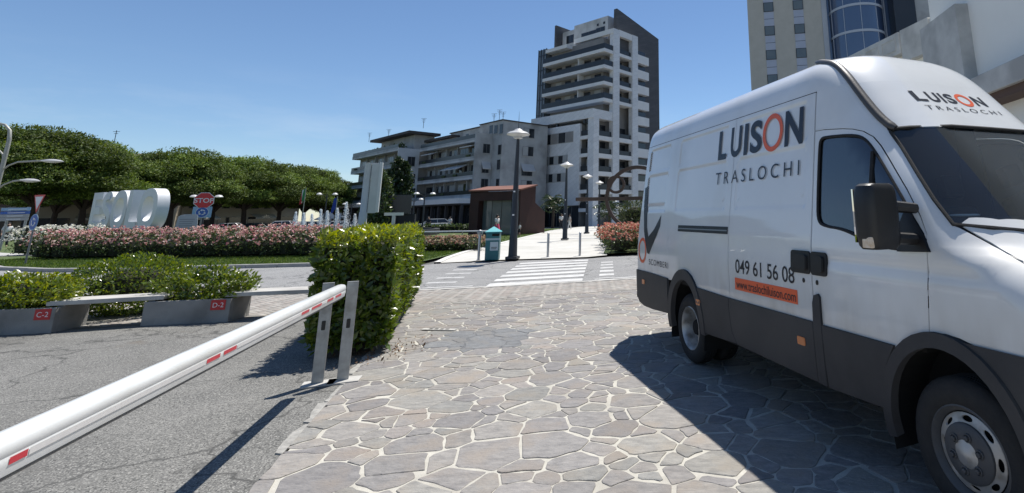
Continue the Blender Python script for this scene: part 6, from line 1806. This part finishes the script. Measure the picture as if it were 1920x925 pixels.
rbx('cornice_stripe', 9.5, 10.197, -6, 16.87, 4.72, 4.949, pm('brown_stripe', (0.10, 0.06, 0.045), None, rough=.7))
for k in range(5):
    f = rbx('window', 10.15, 10.196, -3 + k * 4.0, -.6 + k * 4.0, 1.0, 3.2, m_wframe); rbx('pane', 10.12, 10.149, -2.9 + k * 4.0, -.7 + k * 4.0, 1.1, 3.1, m_pane, f)
pa, pb = Vector((11.0, 24.0)), Vector((9.85, 28.0)); dv = (pb - pa).normalized(); nv = Vector((-dv.y, dv.x)); 
if nv.x > 0: nv = -nv
PMx = Matrix(((dv.x, nv.x, 0, pa.x), (dv.y, nv.y, 0, pa.y), (0, 0, 1, 0), (0, 0, 0, 1)))
def pbx(name, x0, x1, y0, y1, z0, z1, mat, parent=None, bevel=0): return MB().box(x0, x1, y0, y1, z0, z1, PMx).build(name, mat, parent or rb, world=True, bevel=bevel)
pbx('terrace_block', -4.4, 4.2, -4, -.3, 0, 9.0, m_rb)
par = pbx('parapet', 0, 4.15, -.3, .12, 8.95, 10.05, m_rb2, bevel=.03)
for k in range(3):
    x0 = .25 + k * 1.32
    for a, b, c, d in ((x0, x0 + 1.05, 9.18, 9.24), (x0, x0 + 1.05, 9.78, 9.84), (x0, x0 + .06, 9.241, 9.779), (x0 + .99, x0 + 1.05, 9.241, 9.779)):
        pbx('moulding', a, b, .121, .15, c, d, m_rb2, par)
pbx('pillar', -1.9, -.003, -.6, .05, 8.5, 10.1, m_rb2, bevel=.03)
pbx('pillar_base', -4.4, -1.91, -.29, .02, 7.0, 10.0, m_rb2)

# ------------------------------------------------------------ rust-red pavilion
m_corten = pm('corten_steel', (0.028, 0.010, 0.008), (0.045, 0.016, 0.012), 1.2, .75, .2, 15)
m_corten_top = pm('rust_roof', (0.15, 0.062, 0.042), (0.21, 0.09, 0.062), .8, .85, .2, 12)
po = G(973, 443)
pv = Blk('corten_pavilion', 'rust-red steel pavilion with a large glass front and sloping roof', 'pavilion', po, math.radians(-70.7))
pxl = pv.onL(880, 400)[0]; pyr = pv.onR(1003, 400)[0]
zf = pv.onL(962, 358)[1]; zf2 = pv.onL(880, 360)[1]; zbk = pv.onR(1003, 349)[1]
pv.prism_yz('side_wall', [(0, 0), (pyr, 0), (pyr, zbk), (0, zf)], 0, .15, m_corten)
pv.prism_yz('side_wall', [(0, 0), (pyr, 0), (pyr, zbk), (0, zf2)], pxl - .15, pxl, m_corten)
pv.box('front_fascia', .151, pxl - .151, 0, .15, zf - .75, zf - .02, m_corten)
pv.box('front_pier', pxl - .9, pxl - .152, .01, .6, 0, zf - .76, m_corten)
pv.box('glass_front', .3, pxl - .95, .55, .6, .05, zf - .7, glassmat('pavilion_glass', (0.3, 0.36, 0.36), .06, (0.10, 0.125, 0.125), .05, 1.5))
for k in range(1, 4): pv.box('glass_joint', .3 + (pxl - 1.2) * k / 4 - .015, .3 + (pxl - 1.2) * k / 4 + .015, .53, .549, .05, zf - .7, m_rail)
pv.box('interior_back', .2, pxl - .2, pyr - .3, pyr - .1, 0, zf, pm('pavilion_inside', (0.2, 0.22, 0.22), (0.27, 0.29, 0.28), 1, .9))
mb = MB(); mb.add([(-.1, -.15, zf + .0), (pxl + .1, -.15, zf2 + .0), (pxl + .1, pyr + .1, zbk + .02), (-.1, pyr + .1, zbk + .02), (-.1, -.15, zf + .12), (pxl + .1, -.15, zf2 + .12), (pxl + .1, pyr + .1, zbk + .14), (-.1, pyr + .1, zbk + .14)], [(0, 1, 2, 3), (4, 5, 6, 7), (0, 1, 5, 4), (1, 2, 6, 5), (2, 3, 7, 6), (3, 0, 4, 7)], pv.M)
mb.build('roof', m_corten_top, pv.t, world=True)
pv.prism_yz('rear_porch', [(pyr + .01, 0), (pyr + 1.6, 0), (pyr + 1.6, 1.9), (pyr + .01, 2.7)], .05, .2, m_corten)
# far shops under the pines
def shop_row(lab, px0, px1, Y0, Y1, h, cw, roofc=None):
    a = D(px0, 400, Y0); b = D(px1, 400, Y1); d = Vector((b.x - a.x, b.y - a.y, 0)); L_ = d.length; d.normalize()
    t = thing('shop_building', lab, 'building', (a.x, a.y, zg(a.y) - .1), math.atan2(d.y, d.x), 'low buildings behind the pines')
    MB().box(0, L_, 0, 8, 0, h).build('wall', cw, t)
    if roofc: MB().loft([[(-.3, -.5, h), (L_ + .3, -.5, h), (L_ + .3, 8.5, h), (-.3, 8.5, h)], [(2, 3.8, h + 1.6), (L_ - 2, 3.8, h + 1.6), (L_ - 2, 4.2, h + 1.6), (2, 4.2, h + 1.6)]]).build('roof', roofc, t)
    n = max(2, round(L_ / 6))
    for k in range(n):
        x0, x1 = L_ * (k + .08) / n, L_ * (k + .92) / n
        f = MB().box(x0, x1, -.06, -.002, .3, 2.9).build('shopfront', m_pane, t)
        if k % 2 == 0: MB().add([(x0, -.1, 3.6), (x1, -.1, 3.6), (x1, -1.9, 2.8), (x0, -1.9, 2.8), (x0, -1.9, 2.5), (x1, -1.9, 2.5)], [(0, 1, 2, 3), (3, 2, 5, 4)]).build('awning', pm('cream_awning', (0.45, 0.42, 0.34), (0.52, 0.48, 0.4), 1, .9), t)
        if h > 6:
            for q in range(2):
                xc = x0 + (x1 - x0) * (.25 + .5 * q)
                w = MB().box(xc - .7, xc + .7, -.05, -.001, 4.6, 6.2).build('window', m_wframe, t); MB().box(xc - .62, xc + .62, -.07, -.052, 4.7, 6.1).build('pane', m_pane, w)
    return t
m_tan = pm('tan_render', (0.34, 0.29, 0.21), (0.40, 0.35, 0.26), .4, .9)
m_red_roof = pm('red_tile_roof', (0.26, 0.10, 0.075), (0.33, 0.14, 0.1), 2, .9)
shop_row('low tan shop row behind the leftmost pines', -80, 330, 78, 92, 7.2, m_tan)
shop_row('beige building with awnings behind the middle pines', 340, 560, 96, 120, 7.0, pm('beige_render', (0.42, 0.38, 0.30), (0.48, 0.44, 0.35), .4, .9))
o = shop_row('house with a red tiled roof and aerial rising above the pines', 120, 262, 118, 118, 16.8, m_render_w, m_red_roof)
q = D(214, 268, 122); a = MB(); a.tube([q, q + Vector((0, 0, 3.0))], .07, 5); a.tube([q + Vector((-.8, 0, 2.7)), q + Vector((.8, 0, 2.7))], .05, 4); a.tube([q + Vector((-.5, 0, 2.2)), q + Vector((.5, 0, 2.2))], .05, 4); a.build('aerial', m_rail, o, world=True)
shop_row('pale distant building at the end of the pine row', 600, 665, 170, 165, 13.5, m_render_w)

# houses across the parking lot, left of the picture (unseen, added for the van's side to mirror)
def lot_house(lab, x, y, w, h, wall, roofc):
    t = thing('house', lab, 'house', (x, y, -.02), math.radians(90), 'houses left of the parking lot')
    MB().box(-w / 2, w / 2, 0, 9, 0, h).build('wall', wall, t)
    MB().loft([[(-w / 2 - .4, -.5, h), (w / 2 + .4, -.5, h), (w / 2 + .4, 9.5, h), (-w / 2 - .4, 9.5, h)], [(-w / 2 + 3, 4.3, h + 1.9), (w / 2 - 3, 4.3, h + 1.9), (w / 2 - 3, 4.7, h + 1.9), (-w / 2 + 3, 4.7, h + 1.9)]]).build('roof', roofc, t)
    for z in ((1.6, 4.6) if h > 5 else (1.6,)):
        for k in range(4):
            xc = -w / 2 + w * (k + .5) / 4
            f = MB().box(xc - .65, xc + .65, -.06, -.002, z - .75, z + .75).build('window', m_wframe, t); MB().box(xc - .57, xc + .57, -.08, -.062, z - .67, z + .67).build('pane', m_pane, f)
lot_house('low tan house with a red roof across the parking lot, outside the picture', -62, 14, 16, 6.2, m_tan, m_red_roof)
lot_house('pale house with a red roof across the parking lot, outside the picture', -58, -6, 14, 4.2, m_render_w, m_red_roof)
lot_house('grey house at the far end of the parking lot, outside the picture', -66, -26, 18, 7, m_render_g, m_red_roof)
# ================================================================= TREES, VEHICLES, PEOPLE, SMALL THINGS
m_bark = pm('pine_bark', (0.05, 0.036, 0.027), (0.09, 0.066, 0.05), 3, .95, .8, 8)
m_pine = leafmat('pine_needles', .65, .22, .25)
_oi = m_pine.node_tree.nodes.new('ShaderNodeObjectInfo'); _hs = m_pine.node_tree.nodes.new('ShaderNodeHueSaturation'); _mr = m_pine.node_tree.nodes.new('ShaderNodeMapRange')
_mr.inputs['To Min'].default_value = .65; _mr.inputs['To Max'].default_value = 1.3; m_pine.node_tree.links.new(_oi.outputs['Random'], _mr.inputs['Value'])
_at = [n for n in m_pine.node_tree.nodes if n.type == 'ATTRIBUTE'][0]; m_pine.node_tree.links.new(_at.outputs['Color'], _hs.inputs['Color']); m_pine.node_tree.links.new(_mr.outputs[0], _hs.inputs['Value'])
m_pine.node_tree.links.new(_hs.outputs[0], m_pine.node_tree.nodes['Principled BSDF'].inputs['Base Color'])
PINE = ((0.08, 0.125, 0.026), (0.105, 0.155, 0.032), (0.06, 0.098, 0.02), (0.145, 0.19, 0.042))
def pine_proto(seed, R_=6.2, H_=12.6):
    r = random.Random(seed)
    t = thing('stone_pine', '', 'pine tree', (0, 0, 0), 0, 'stone pines in a row')
    fork = 3.6
    MB().tube([(0, 0, -.3), (.1, 0, 1.5), (.0, .1, fork)], [.42, .34, .30], 9).build('trunk', m_bark, t, smooth=True)
    blobs = []
    for ring_n, rr, zz, br in ((1, 0, .92, 2.8), (5, .40, .86, 2.6), (9, .74, .70, 2.5), (11, .93, .52, 2.2), (6, .55, .52, 2.4), (4, .3, .62, 2.6)):
        for k in range(ring_n):
            a = 2 * PI * k / ring_n + r.uniform(-.3, .3)
            blobs.append((rr * R_ * math.cos(a) * r.uniform(.85, 1.1), rr * R_ * math.sin(a) * r.uniform(.85, 1.1), H_ * (zz + r.uniform(-.05, .05)) - br * .42, br * r.uniform(.8, 1.15)))
    for i, b in enumerate(blobs[1:]):
        if i % 4 == 0:
            MB().tube([(0, .1, fork - .2), (b[0] * .3, b[1] * .3, fork + 1.6), (b[0] * .75, b[1] * .75, b[2] - .5)], [.2, .14, .06], 6).build('limb', m_bark, t, smooth=True)
    P, Dn, Fc = [], [], []
    for bx_, by_, bz_, br in blobs:
        bf_ = r.uniform(.55, 1.5)
        # each blob: many flat needle pads
        n = int(150 * br * br / 4)
        d = rand_dirs(n); d[:, 2] = np.abs(d[:, 2]) * 1.0 - .35; d /= np.linalg.norm(d, axis=1, keepdims=True)
        rad = NR.uniform(.62, 1.0, n)[:, None]
        c = np.array([bx_, by_, bz_]) + d * rad * np.array([br, br, br * .62])
        m_ = 12
        q = np.repeat(c, m_, axis=0) + NR.normal(0, 1, (n * m_, 3)) * np.array([.26, .26, .11])
        P.append(q); Dn.append(np.repeat(d, m_, axis=0)); Fc.append(np.full(n * m_, bf_) * np.repeat(NR.uniform(.75, 1.25, n), m_))
    P, Dn = np.concatenate(P), np.concatenate(Dn)
    Dn[:, 2] += .5; Dn /= np.linalg.norm(Dn, axis=1, keepdims=True)
    link('crown', leaf_mesh('crown', P, Dn, .27, .45, PINE, w_n=.35, w_up=.3, fold=.15, svar=.4, cvar=.3, fac=np.concatenate(Fc)), m_pine, t)
    return t
protos = [pine_proto(k) for k in (1, 2, 3)]
spots = [(-45, 54, 1.03), (55, 57, 1.04), (150, 63, .96), (245, 70, .92), (315, 72, 1.02), (395, 80, .93), (455, 84, 1.04), (520, 92, 1.0), (568, 101, 1.0), (602, 112, .98), (628, 126, .95), (648, 142, .92), (100, 80, 1.0), (205, 90, 1.0), (300, 96, 1.05), (360, 102, 1.0), (430, 108, 1.05), (505, 118, 1.05)]
ordn = ['first', 'second', 'third', 'fourth', 'fifth', 'sixth', 'seventh', 'eighth', 'ninth', 'tenth', 'eleventh', 'twelfth']
for i, (px, Y, s_) in enumerate(spots):
    r_ = ray(px, 420); X = r_[0] / r_[1] * Y
    o = protos[i] if i < 3 else copy_tree(protos[i % 3])
    o.location = (X, Y, zg(Y)); o.rotation_euler = (0, 0, rs.uniform(0, 6)); o.scale = (s_, s_, s_)
    if i < 12: o['label'] = 'umbrella-crowned stone pine, ' + ordn[i] + ' from the left in the front row'
    else: o['label'] = 'stone pine in the back row, ' + ['behind the first and second', 'behind the third', 'behind the fourth and fifth', 'behind the fifth and sixth', 'behind the sixth and seventh', 'behind the eighth'][i - 12] + ' front pine'
# --- garden trees left of the pavilion
def leafy_tree(name, lab, x, y, h, r, col, n, size, shape='cone', base=1.2, z=.05):
    t = thing(name, lab, 'tree', (x, y, z))
    MB().tube([(0, 0, 0), (.05, 0, h * .4), (0, 0, h * .9)], [.14, .1, .03], 7).build('trunk', m_bark, t, smooth=True)
    u = NR.uniform(0, 1, n); a = NR.uniform(0, 2 * PI, n)
    lump = 1 + .22 * np.sin(a * 3 + u * 9) + .16 * np.sin(a * 5 - u * 15)
    env = (np.sin(PI * np.clip(u * .9 + .1, 0, 1)) ** .6) if shape == 'oval' else (1 - u) ** .55
    rad = r * env * lump * NR.uniform(.55, 1, n)
    P = np.stack([rad * np.cos(a), rad * np.sin(a), base + u * (h - base)], 1)
    Dn = np.stack([np.cos(a), np.sin(a), .35 * np.ones(n)], 1); Dn /= np.linalg.norm(Dn, axis=1, keepdims=True)
    link('crown', leaf_mesh('crown', P, Dn, size, .5, col, w_n=.6, w_up=.3), leafmat('glossy_tree_leaf', .35, .2, .5), t)
    return t
DK = ((0.022, 0.042, 0.014), (0.03, 0.055, 0.018), (0.045, 0.07, 0.022))
q = D(707, 400, 45); leafy_tree('evergreen_tree', 'narrow bright evergreen right of the white pillar sign', q.x, q.y, 5.7, 1.05, ((0.05, 0.085, 0.022), (0.07, 0.10, 0.026), (0.035, 0.06, 0.018)), 3000, .26, 'oval', .3)
for px, h, lab in ((728, 6.0, 'left stem'), (739, 7.0, 'tallest middle stem'), (752, 6.6, 'right stem')):
    q = D(px, 400, 48); leafy_tree('magnolia_tree', 'dark upright magnolia, ' + lab + ' of three behind the dark screen', q.x, q.y, h, .95 if px == 739 else .75, DK, 2200, .30, 'oval', .8)
def palm(lab, px, Y, h, py_label=None):
    q = D(px, 420, Y); t = thing('palm_tree', lab, 'palm tree', (q.x, q.y, zg(Y)))
    MB().tube([(0, 0, 0), (.05, 0, h * .5), (0, 0, h)], [.2, .16, .15], 8).build('trunk', m_bark, t, smooth=True)
    P, Dn = [], []
    for k in range(26):
        a = 2 * PI * k / 26 * 2.6; el = rs.uniform(-.5, 1.1); L_ = rs.uniform(1.5, 2.1); mb = []
        for j in range(14):
            f = j / 13; x = L_ * f * math.cos(el) ; zz = L_ * f * math.sin(el) - .9 * f * f
            for s_ in (-1, 1):
                P.append((x * math.cos(a), x * math.sin(a), h + zz)); Dn.append((-math.sin(a) * s_, math.cos(a) * s_, -.2))
    link('crown', leaf_mesh('crown', np.array(P), np.array(Dn), .72, .15, DK, w_n=1.6, w_up=-.2, fold=.1), leafmat('glossy_tree_leaf', .35, .2, .5), t)
palm('dark palm tree in front of the white tower entrance', 1036, 64, 3.4)
palm('palm tree behind the steel ring sculpture', 1142, 62, 2.8)
q = D(1190, 420, 60); shrub('yucca_bush', 'spiky green bush behind the ring sculpture at the tower foot', (q.x, q.y, 1.5), (1.9, 1.6, 1.6), 1200, .55, ((0.05, 0.07, 0.025), (0.08, 0.1, 0.035)), .15, base=zg(60), leafm=m_rleaf, group='shrubs at the tower foot')
q = D(1040, 430, 58); 
# --- low clipped hedges across the roundabout
for a, b, lab in (((-64, 62), (-20, 60), 'long low clipped hedge in front of the parked cars'), ((-24, 52), (-14.5, 50), 'low clipped hedge left of the rust-red pavilion')):
    a, b = Vector(a), Vector(b); d = b - a; n = int(d.length * 150)
    t = thing('low_hedge', lab, 'hedge', (a.x, a.y, 0), math.atan2(d.y, d.x), 'low clipped hedges')
    P = np.stack([NR.uniform(0, d.length, n), NR.uniform(-.4, .4, n), NR.uniform(.1, .85, n)], 1)
    Dn = np.stack([np.zeros(n), np.sign(P[:, 1]), np.ones(n) * .6], 1)
    link('foliage', leaf_mesh('foliage', P, Dn, .2, .5, ((0.04, 0.07, 0.02), (0.06, 0.09, 0.025), (0.08, 0.115, 0.03)), w_n=.6), m_rleaf, t)
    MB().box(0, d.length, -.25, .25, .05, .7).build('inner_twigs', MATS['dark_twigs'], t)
# --- pillar sign, dark screen, T-shaped sign
q = D(679, 420, 40)
ps = thing('pillar_sign', 'white twin-panel pillar sign on a round column behind the hedge', 'sign', (q.x, q.y, .05), math.radians(20))
m_pill = pm('weathered_white_panel', (0.46, 0.47, 0.48), (0.56, 0.57, 0.58), 1.5, .6, .1, 10)
MB().lathe([(.28, 0), (.28, 2.0), (.24, 2.05), (.24, 5.6), (.26, 5.75), (.001, 5.78)], 18, None, False).build('column', m_pill, ps, smooth=True)
MB().box(.27, .80, -.12, .12, 1.95, 5.75).build('panel', m_pill, ps, bevel=.02)
MB().box(.80, 1.0, -.16, .16, 2.0, 5.8).build('edge_panel', pm('pale_edge', (0.6, 0.61, 0.62), None, rough=.5), ps, bevel=.02)
q = D(738, 420, 46)
sg = thing('dark_screen', 'dark advertising screen on a black kiosk behind the hedge', 'screen', (q.x, q.y, .05), math.radians(22))
MB().box(-1.25, 1.25, -.15, .15, 1.9, 3.55).build('screen', pm('dark_screen_glass', (0.014, 0.018, 0.024), None, rough=.25), sg, bevel=.03)
MB().box(-1.7, 1.6, .16, 1.5, 0, 1.88).build('kiosk', pm('black_kiosk', (0.01, 0.011, 0.014), None, rough=.6), sg)
MB().box(-.15, .15, -.1, .1, 0, 1.9).build('leg', m_rail, sg)
q = D(737, 420, 42)
ts = thing('t_sign', 'small white T-shaped sign in front of the dark screen', 'sign', (q.x, q.y, .05), math.radians(22))
MB().box(-.12, .12, -.05, .05, 0, 1.75).build('post', m_pill, ts); MB().box(-.68, .68, -.06, .06, 1.752, 1.98).build('crossbar', pm('white_crossbar', (0.6, 0.61, 0.6), None, rough=.5), ts)
# --- twin globe lamps, flagpoles
tl0 = thing('twin_lamp', '', 'street lamp', (0, 0, 0), 0, 'twin-headed lamps beyond the fountain')
MB().lathe([(.09, 0), (.06, 4.0), (.05, 4.3)], 10).build('pole', m_lampcol, tl0, smooth=True)
for sx in (-1, 1):
    a = MB().tube([(0, 0, 3.9), (sx * .3, 0, 4.2), (sx * .62, 0, 4.25)], .03, 6).build('arm', m_lampcol, tl0, smooth=True)
    MB().lathe([(.05, 4.18), (.24, 4.22), (.30, 4.27), (.2, 4.42), (.001, 4.48)], 14, Matrix.Translation((sx * .78, 0, 0)), False).build('lamp_head', m_lampcap, a, smooth=True)
for i, (px, py, Y, lab) in enumerate(((388, 366, 44, 'twin-headed lamp just right of the STOP sign'), (614, 362, 62, 'twin-headed lamp between the two flags'), (660, 381, 70, 'twin-headed lamp left of the white pillar sign'), (777, 372, 66, 'left of two twin-headed lamps before the arcade'), (797, 361, 55, 'right of two twin-headed lamps before the arcade'))):
    q = D(px, py, Y); o = tl0 if i == 0 else copy_tree(tl0)
    z0 = zg(Y); o.location = (q.x, q.y, z0); o.scale = (1, 1, (q.z - z0) / 4.45); o['label'] = lab; o.rotation_euler = (0, 0, math.radians(35))
def flag(px, py, Y, lab, cols):
    q = D(px, py, Y); t = thing('flag', lab, 'flag', (q.x, q.y, zg(Y)))
    MB().tube([(0, 0, 0), (0, 0, q.z - zg(Y))], [.05, .035], 6).build('flagpole', m_pole_pale, t)
    h = q.z - zg(Y); n = len(cols)
    for k, c in enumerate(cols):
        rows = []
        for j in range(5):
            f = (k + j / 4) / n
            rows.append([(-.12 - .35 * f + .05 * math.sin(f * 9 + s_ * 2), .06 * math.sin(f * 8 + s_ * 3), h - .05 - s_ * 1.45 - .45 * f) for s_ in (0, .25, .5, .75, 1)])
        MB().loft(rows, closed=False, caps=False).build('flag_stripe', c, t)
flag(574, 352, 60, 'Italian tricolour flag hanging on a pole beyond the fountain', [pm('flag_green', (0.03, 0.2, 0.07), None, rough=.8), pm('flag_white', (0.6, 0.6, 0.58), None, rough=.8), pm('flag_red', (0.42, 0.03, 0.04), None, rough=.8)])
flag(633, 368, 60, 'blue flag hanging on a pole right of the twin lamp', [pm('flag_blue', (0.02, 0.05, 0.3), None, rough=.8)])
# --- steel ring sculpture
rc = D(1195, 371, 36); RR = 2.19
rsn = thing('ring_sculpture', 'rust-brown steel ring sculpture with a horizontal bar and small inner ring', 'sculpture', (rc.x, rc.y, .1))
m_rust = pm('rust_brown_steel', (0.06, 0.038, 0.03), (0.10, 0.064, 0.05), 2, .6, .2, 20, metal=.3)
zc = rc.z - .1
def band(name, cx_, cz, r, a0, a1, w, th):
    rows = []
    for a in np.linspace(a0, a1, 48):
        c, s_ = math.cos(a), math.sin(a)
        rows.append([(cx_ + (r - th) * c, -w / 2, cz + (r - th) * s_), (cx_ + r * c, -w / 2, cz + r * s_), (cx_ + r * c, w / 2, cz + r * s_), (cx_ + (r - th) * c, w / 2, cz + (r - th) * s_)])
    MB().loft(rows, caps=abs(a1 - a0) < 6.2).build(name, m_rust, rsn, smooth=True)
band('great_ring', 0, zc, RR, 0, 2 * PI, .4, .22)
band('small_ring', -1.46, zc + .92, .62, 0, 2 * PI, .34, .17)
MB().box(-4.2, 4.2, -.16, .16, zc - .16, zc + .08).build('bar', m_rust, rsn, bevel=.01)
MB().box(-.6, .6, -.5, .5, -.1, max(.1, zc - RR + .05)).build('plinth', m_concrete, rsn)
# --- parked cars beyond the low hedge
def car(lab, px, Y, yaw, col, van_like=0.0):
    r_ = ray(px, 420); X = r_[0] / r_[1] * Y
    t = thing('parked_car', lab, 'car', (X, Y, zg(Y)), yaw, 'cars beyond the roundabout')
    L_, W_, Hh = 4.4, 1.8, 1.55 + van_like
    mc = pm('car_paint_' + lab.split()[0] + str(round(col[0] * 100)), col, None, rough=.3, coat=.7)
    prof = [(-2.2, .35), (-2.2, .75), (-2.1, .95), (-1.2, 1.02), (1.75, 1.05), (2.15, .95), (2.2, .6), (2.2, .35)]
    rows = []
    for y, k in ((-.9, .93), (-.82, 1.0), (.82, 1.0), (.9, .93)):
        rows.append([(x * (.985 if abs(y) > .85 else 1), y, .35 + (z - .35) * k) for x, z in prof])
    MB().loft(rows).build('body', mc, t, bevel=.03)
    g = [(-1.15, 1.0), (-.45, Hh - .06), (1.25, Hh - .03), (1.9, 1.04)]
    rows = [[(x * (.98), sy, z) if z < 1.1 else (x, sy * .82, z) for x, z in g] for sy in (-.8, .8)]
    cb = MB().loft(rows).build('cabin_glass', m_pane, t)
    MB().loft([[(x, y * .80, Hh - .05) for x, y in ((-.5, -.8), (1.3, -.8), (1.3, .8), (-.5, .8))], [(x, y * .8, Hh + .01) for x, y in ((-.4, -.75), (1.2, -.75), (1.2, .75), (-.4, .75))]]).build('roof', mc, t)
    for sy in (-1, 1):
        for (xa, xb_) in ((-1.15, -.47), (.42, .40), (1.88, 1.27)):
            MB().tube([(xa, sy * .80, 1.02), (xb_, sy * .66, Hh - .04)], .045, 5).build('pillar', mc, cb)
    for x in (-1.4, 1.35):
        for sy in (-1, 1):
            w = MB().lathe([(.19, -.1), (.31, -.1), (.33, -.05), (.33, .05), (.31, .1), (.19, .1)], 18, Matrix.Translation((x, sy * .78, .33)) @ Matrix.Rotation(PI / 2, 4, 'X'), True).build('wheel', m_tyre, t, smooth=True)
            MB().lathe([(.19, -.085), (.05, -.11), (.05, .11), (.19, .085)], 14, Matrix.Translation((x, sy * .78, .33)) @ Matrix.Rotation(PI / 2, 4, 'X'), True).build('hubcap', m_rim, w, smooth=True)
    for sy in (-.6, .6):
        MB().box(-2.215, -2.15, sy - .17, sy + .17, .72, .86).build('headlight', m_lampcap, t); MB().box(2.15, 2.215, sy - .15, sy + .15, .75, .9).build('tail_light', MATS['red_lens'], t)
W_ = (.62, .63, .63)
for lab, px, Y, yaw, col, vl in (('white hatchback right of the STOP sign, behind the low hedge', 425, 76, .35, W_, 0), ('dark green car left of the white off-roader', 474, 80, .4, (.03, .045, .04), 0), ('white off-roader parked under the pines', 524, 78, .42, W_, .2), ('grey-green car behind the left fountain jets', 577, 80, .4, (.12, .15, .15), .05), ('white car behind the middle fountain jets', 630, 80, .42, W_, .05), ('blue-grey car left of the pillar sign', 668, 84, .45, (.13, .16, .2), .05), ('silver car before the dark arcade', 812, 66, .5, (.34, .37, .38), 0), ('dark blue car behind the letter sculpture', 150, 66, .2, (.02, .03, .05), .15)):
    car(lab, px, Y, yaw, col, vl)
# --- people
def person(lab, px, py_foot, Y, h, skin, top_c, bot_c, hair, yaw=0.0, skirt=False, stride=.12, z=None, foot_z=None):
    q = D(px, py_foot, Y); zz = zg(Y) + .08 if z is None else z
    t = thing('person', lab, 'person', (q.x, q.y, zz), yaw)
    k = h / 1.7
    J = {'pel': (0, 0, .93), 'che': (0, 0, 1.28), 'nec': (0, 0, 1.44), 'hea': (0, -.02, 1.56), 'top': (0, -.01, 1.66)}
    E = [('pel', 'che'), ('che', 'nec'), ('nec', 'hea'), ('hea', 'top')]; rad = {'pel': .14, 'che': .15, 'nec': .055, 'hea': .095, 'top': .06}
    for s_, nm in ((-1, 'l'), (1, 'r')):
        J[nm + 'hip'] = (s_ * .09, 0, .88); J[nm + 'kne'] = (s_ * .10, -s_ * stride * .6 - .03, .48); J[nm + 'ank'] = (s_ * .10, -s_ * stride, .08); J[nm + 'toe'] = (s_ * .11, -s_ * stride - .13, .03)
        J[nm + 'sho'] = (s_ * .18, 0, 1.38); J[nm + 'elb'] = (s_ * .24, s_ * stride * .4, 1.11); J[nm + 'wri'] = (s_ * .24, s_ * stride * .7 - .08, .88); J[nm + 'han'] = (s_ * .235, s_ * stride * .7 - .12, .79)
        E += [('pel', nm + 'hip'), (nm + 'hip', nm + 'kne'), (nm + 'kne', nm + 'ank'), (nm + 'ank', nm + 'toe'), ('che', nm + 'sho'), (nm + 'sho', nm + 'elb'), (nm + 'elb', nm + 'wri'), (nm + 'wri', nm + 'han')]
        rad.update({nm + 'hip': .10, nm + 'kne': .065, nm + 'ank': .042, nm + 'toe': .035, nm + 'sho': .065, nm + 'elb': .045, nm + 'wri': .032, nm + 'han': .036})
    names = list(J)
    def skin_mesh(name, keep, extra, mat, parent):
        ed = [e for e in E if e[0] in keep and e[1] in keep]; used = [n for n in names if any(n in e for e in ed)]
        me = bpy.data.meshes.new(name); me.from_pydata([tuple(c * k for c in J[n]) for n in used], [(used.index(a), used.index(b)) for a, b in ed], [])
        ob = bpy.data.objects.new(name + '_tmp', me); COL.objects.link(ob)
        md = ob.modifiers.new('s', 'SKIN'); ob.modifiers.new('d', 'SUBSURF').levels = 1
        for i, n in enumerate(used):
            v = me.skin_vertices[0].data[i]; v.radius = ((rad[n] + extra) * k,) * 2; v.use_root = (n == ('pel' if 'pel' in used else used[0]))
        dg = bpy.context.evaluated_depsgraph_get(); m2 = bpy.data.meshes.new_from_object(ob.evaluated_get(dg)); bpy.data.objects.remove(ob)
        for p_ in m2.polygons: p_.use_smooth = True
        m2.name = name
        return link(name, m2, mat, parent)
    sm = pm('skin_tone', skin, None, rough=.6)
    b = skin_mesh('body', set(names), 0, sm, t)
    skin_mesh('shirt', {'pel', 'che', 'lsho', 'rsho', 'lelb', 'relb'}, .016, top_c, t)
    if skirt: MB().lathe([(.15 * k, .98 * k), (.19 * k, .85 * k), (.27 * k, .50 * k), (.26 * k, .50 * k), (.14 * k, .97 * k)], 14, None, False).build('skirt', bot_c, t, smooth=True)
    else: skin_mesh('trousers', {'pel', 'lhip', 'rhip', 'lkne', 'rkne'} | ({'lank', 'rank'} if h > 1.3 else set()), .016, bot_c, t)
    MB().lathe([(.03 * k, 1.50 * k), (.10 * k, 1.56 * k), (.105 * k, 1.62 * k), (.08 * k, 1.70 * k), (.001, 1.735 * k)], 12, Matrix.Translation((0, .015 * k, 0)), False).build('hair', hair, t, smooth=True)
    return t
cw_, cd, cp, hb = pm('white_cloth', (.6, .6, .58), None, rough=.9), pm('dark_cloth', (.02, .022, .03), None, rough=.9), pm('pink_cloth', (.5, .06, .14), None, rough=.9), pm('dark_hair', (.015, .011, .009), None, rough=.6)
person('person in a white top and pink skirt walking past the pavilion glass', 931, 437, 41, 1.62, (.4, .25, .18), cw_, cp, hb, 1.2, skirt=True)
person('small child in a white shirt and dark shorts on the grass beside the lamp post', 974, 446, 39.5, 1.0, (.42, .27, .2), cw_, cd, hb, -1.0)
person('person in white standing near the second lamp post', 1052, 430, 58, 1.7, (.4, .26, .19), cw_, cd, hb, .5)
person('person in a pale top walking right of the second lamp post', 1068, 430, 59, 1.65, (.4, .26, .19), pm('pale_cloth', (.4, .38, .36), None, rough=.9), cw_, hb, -1.2, stride=.2)
person('person in a white shirt at the far left below the direction board', 9, 452, 38, 1.7, (.4, .26, .19), cw_, cd, hb, 1.0)
person('person in a dark top walking before the arcade', 803, 415, 62, 1.72, (.4, .26, .19), cd, cd, hb, .4)
person('person in white trousers before the arcade', 844, 415, 64, 1.7, (.4, .26, .19), cw_, cw_, hb, -.4)
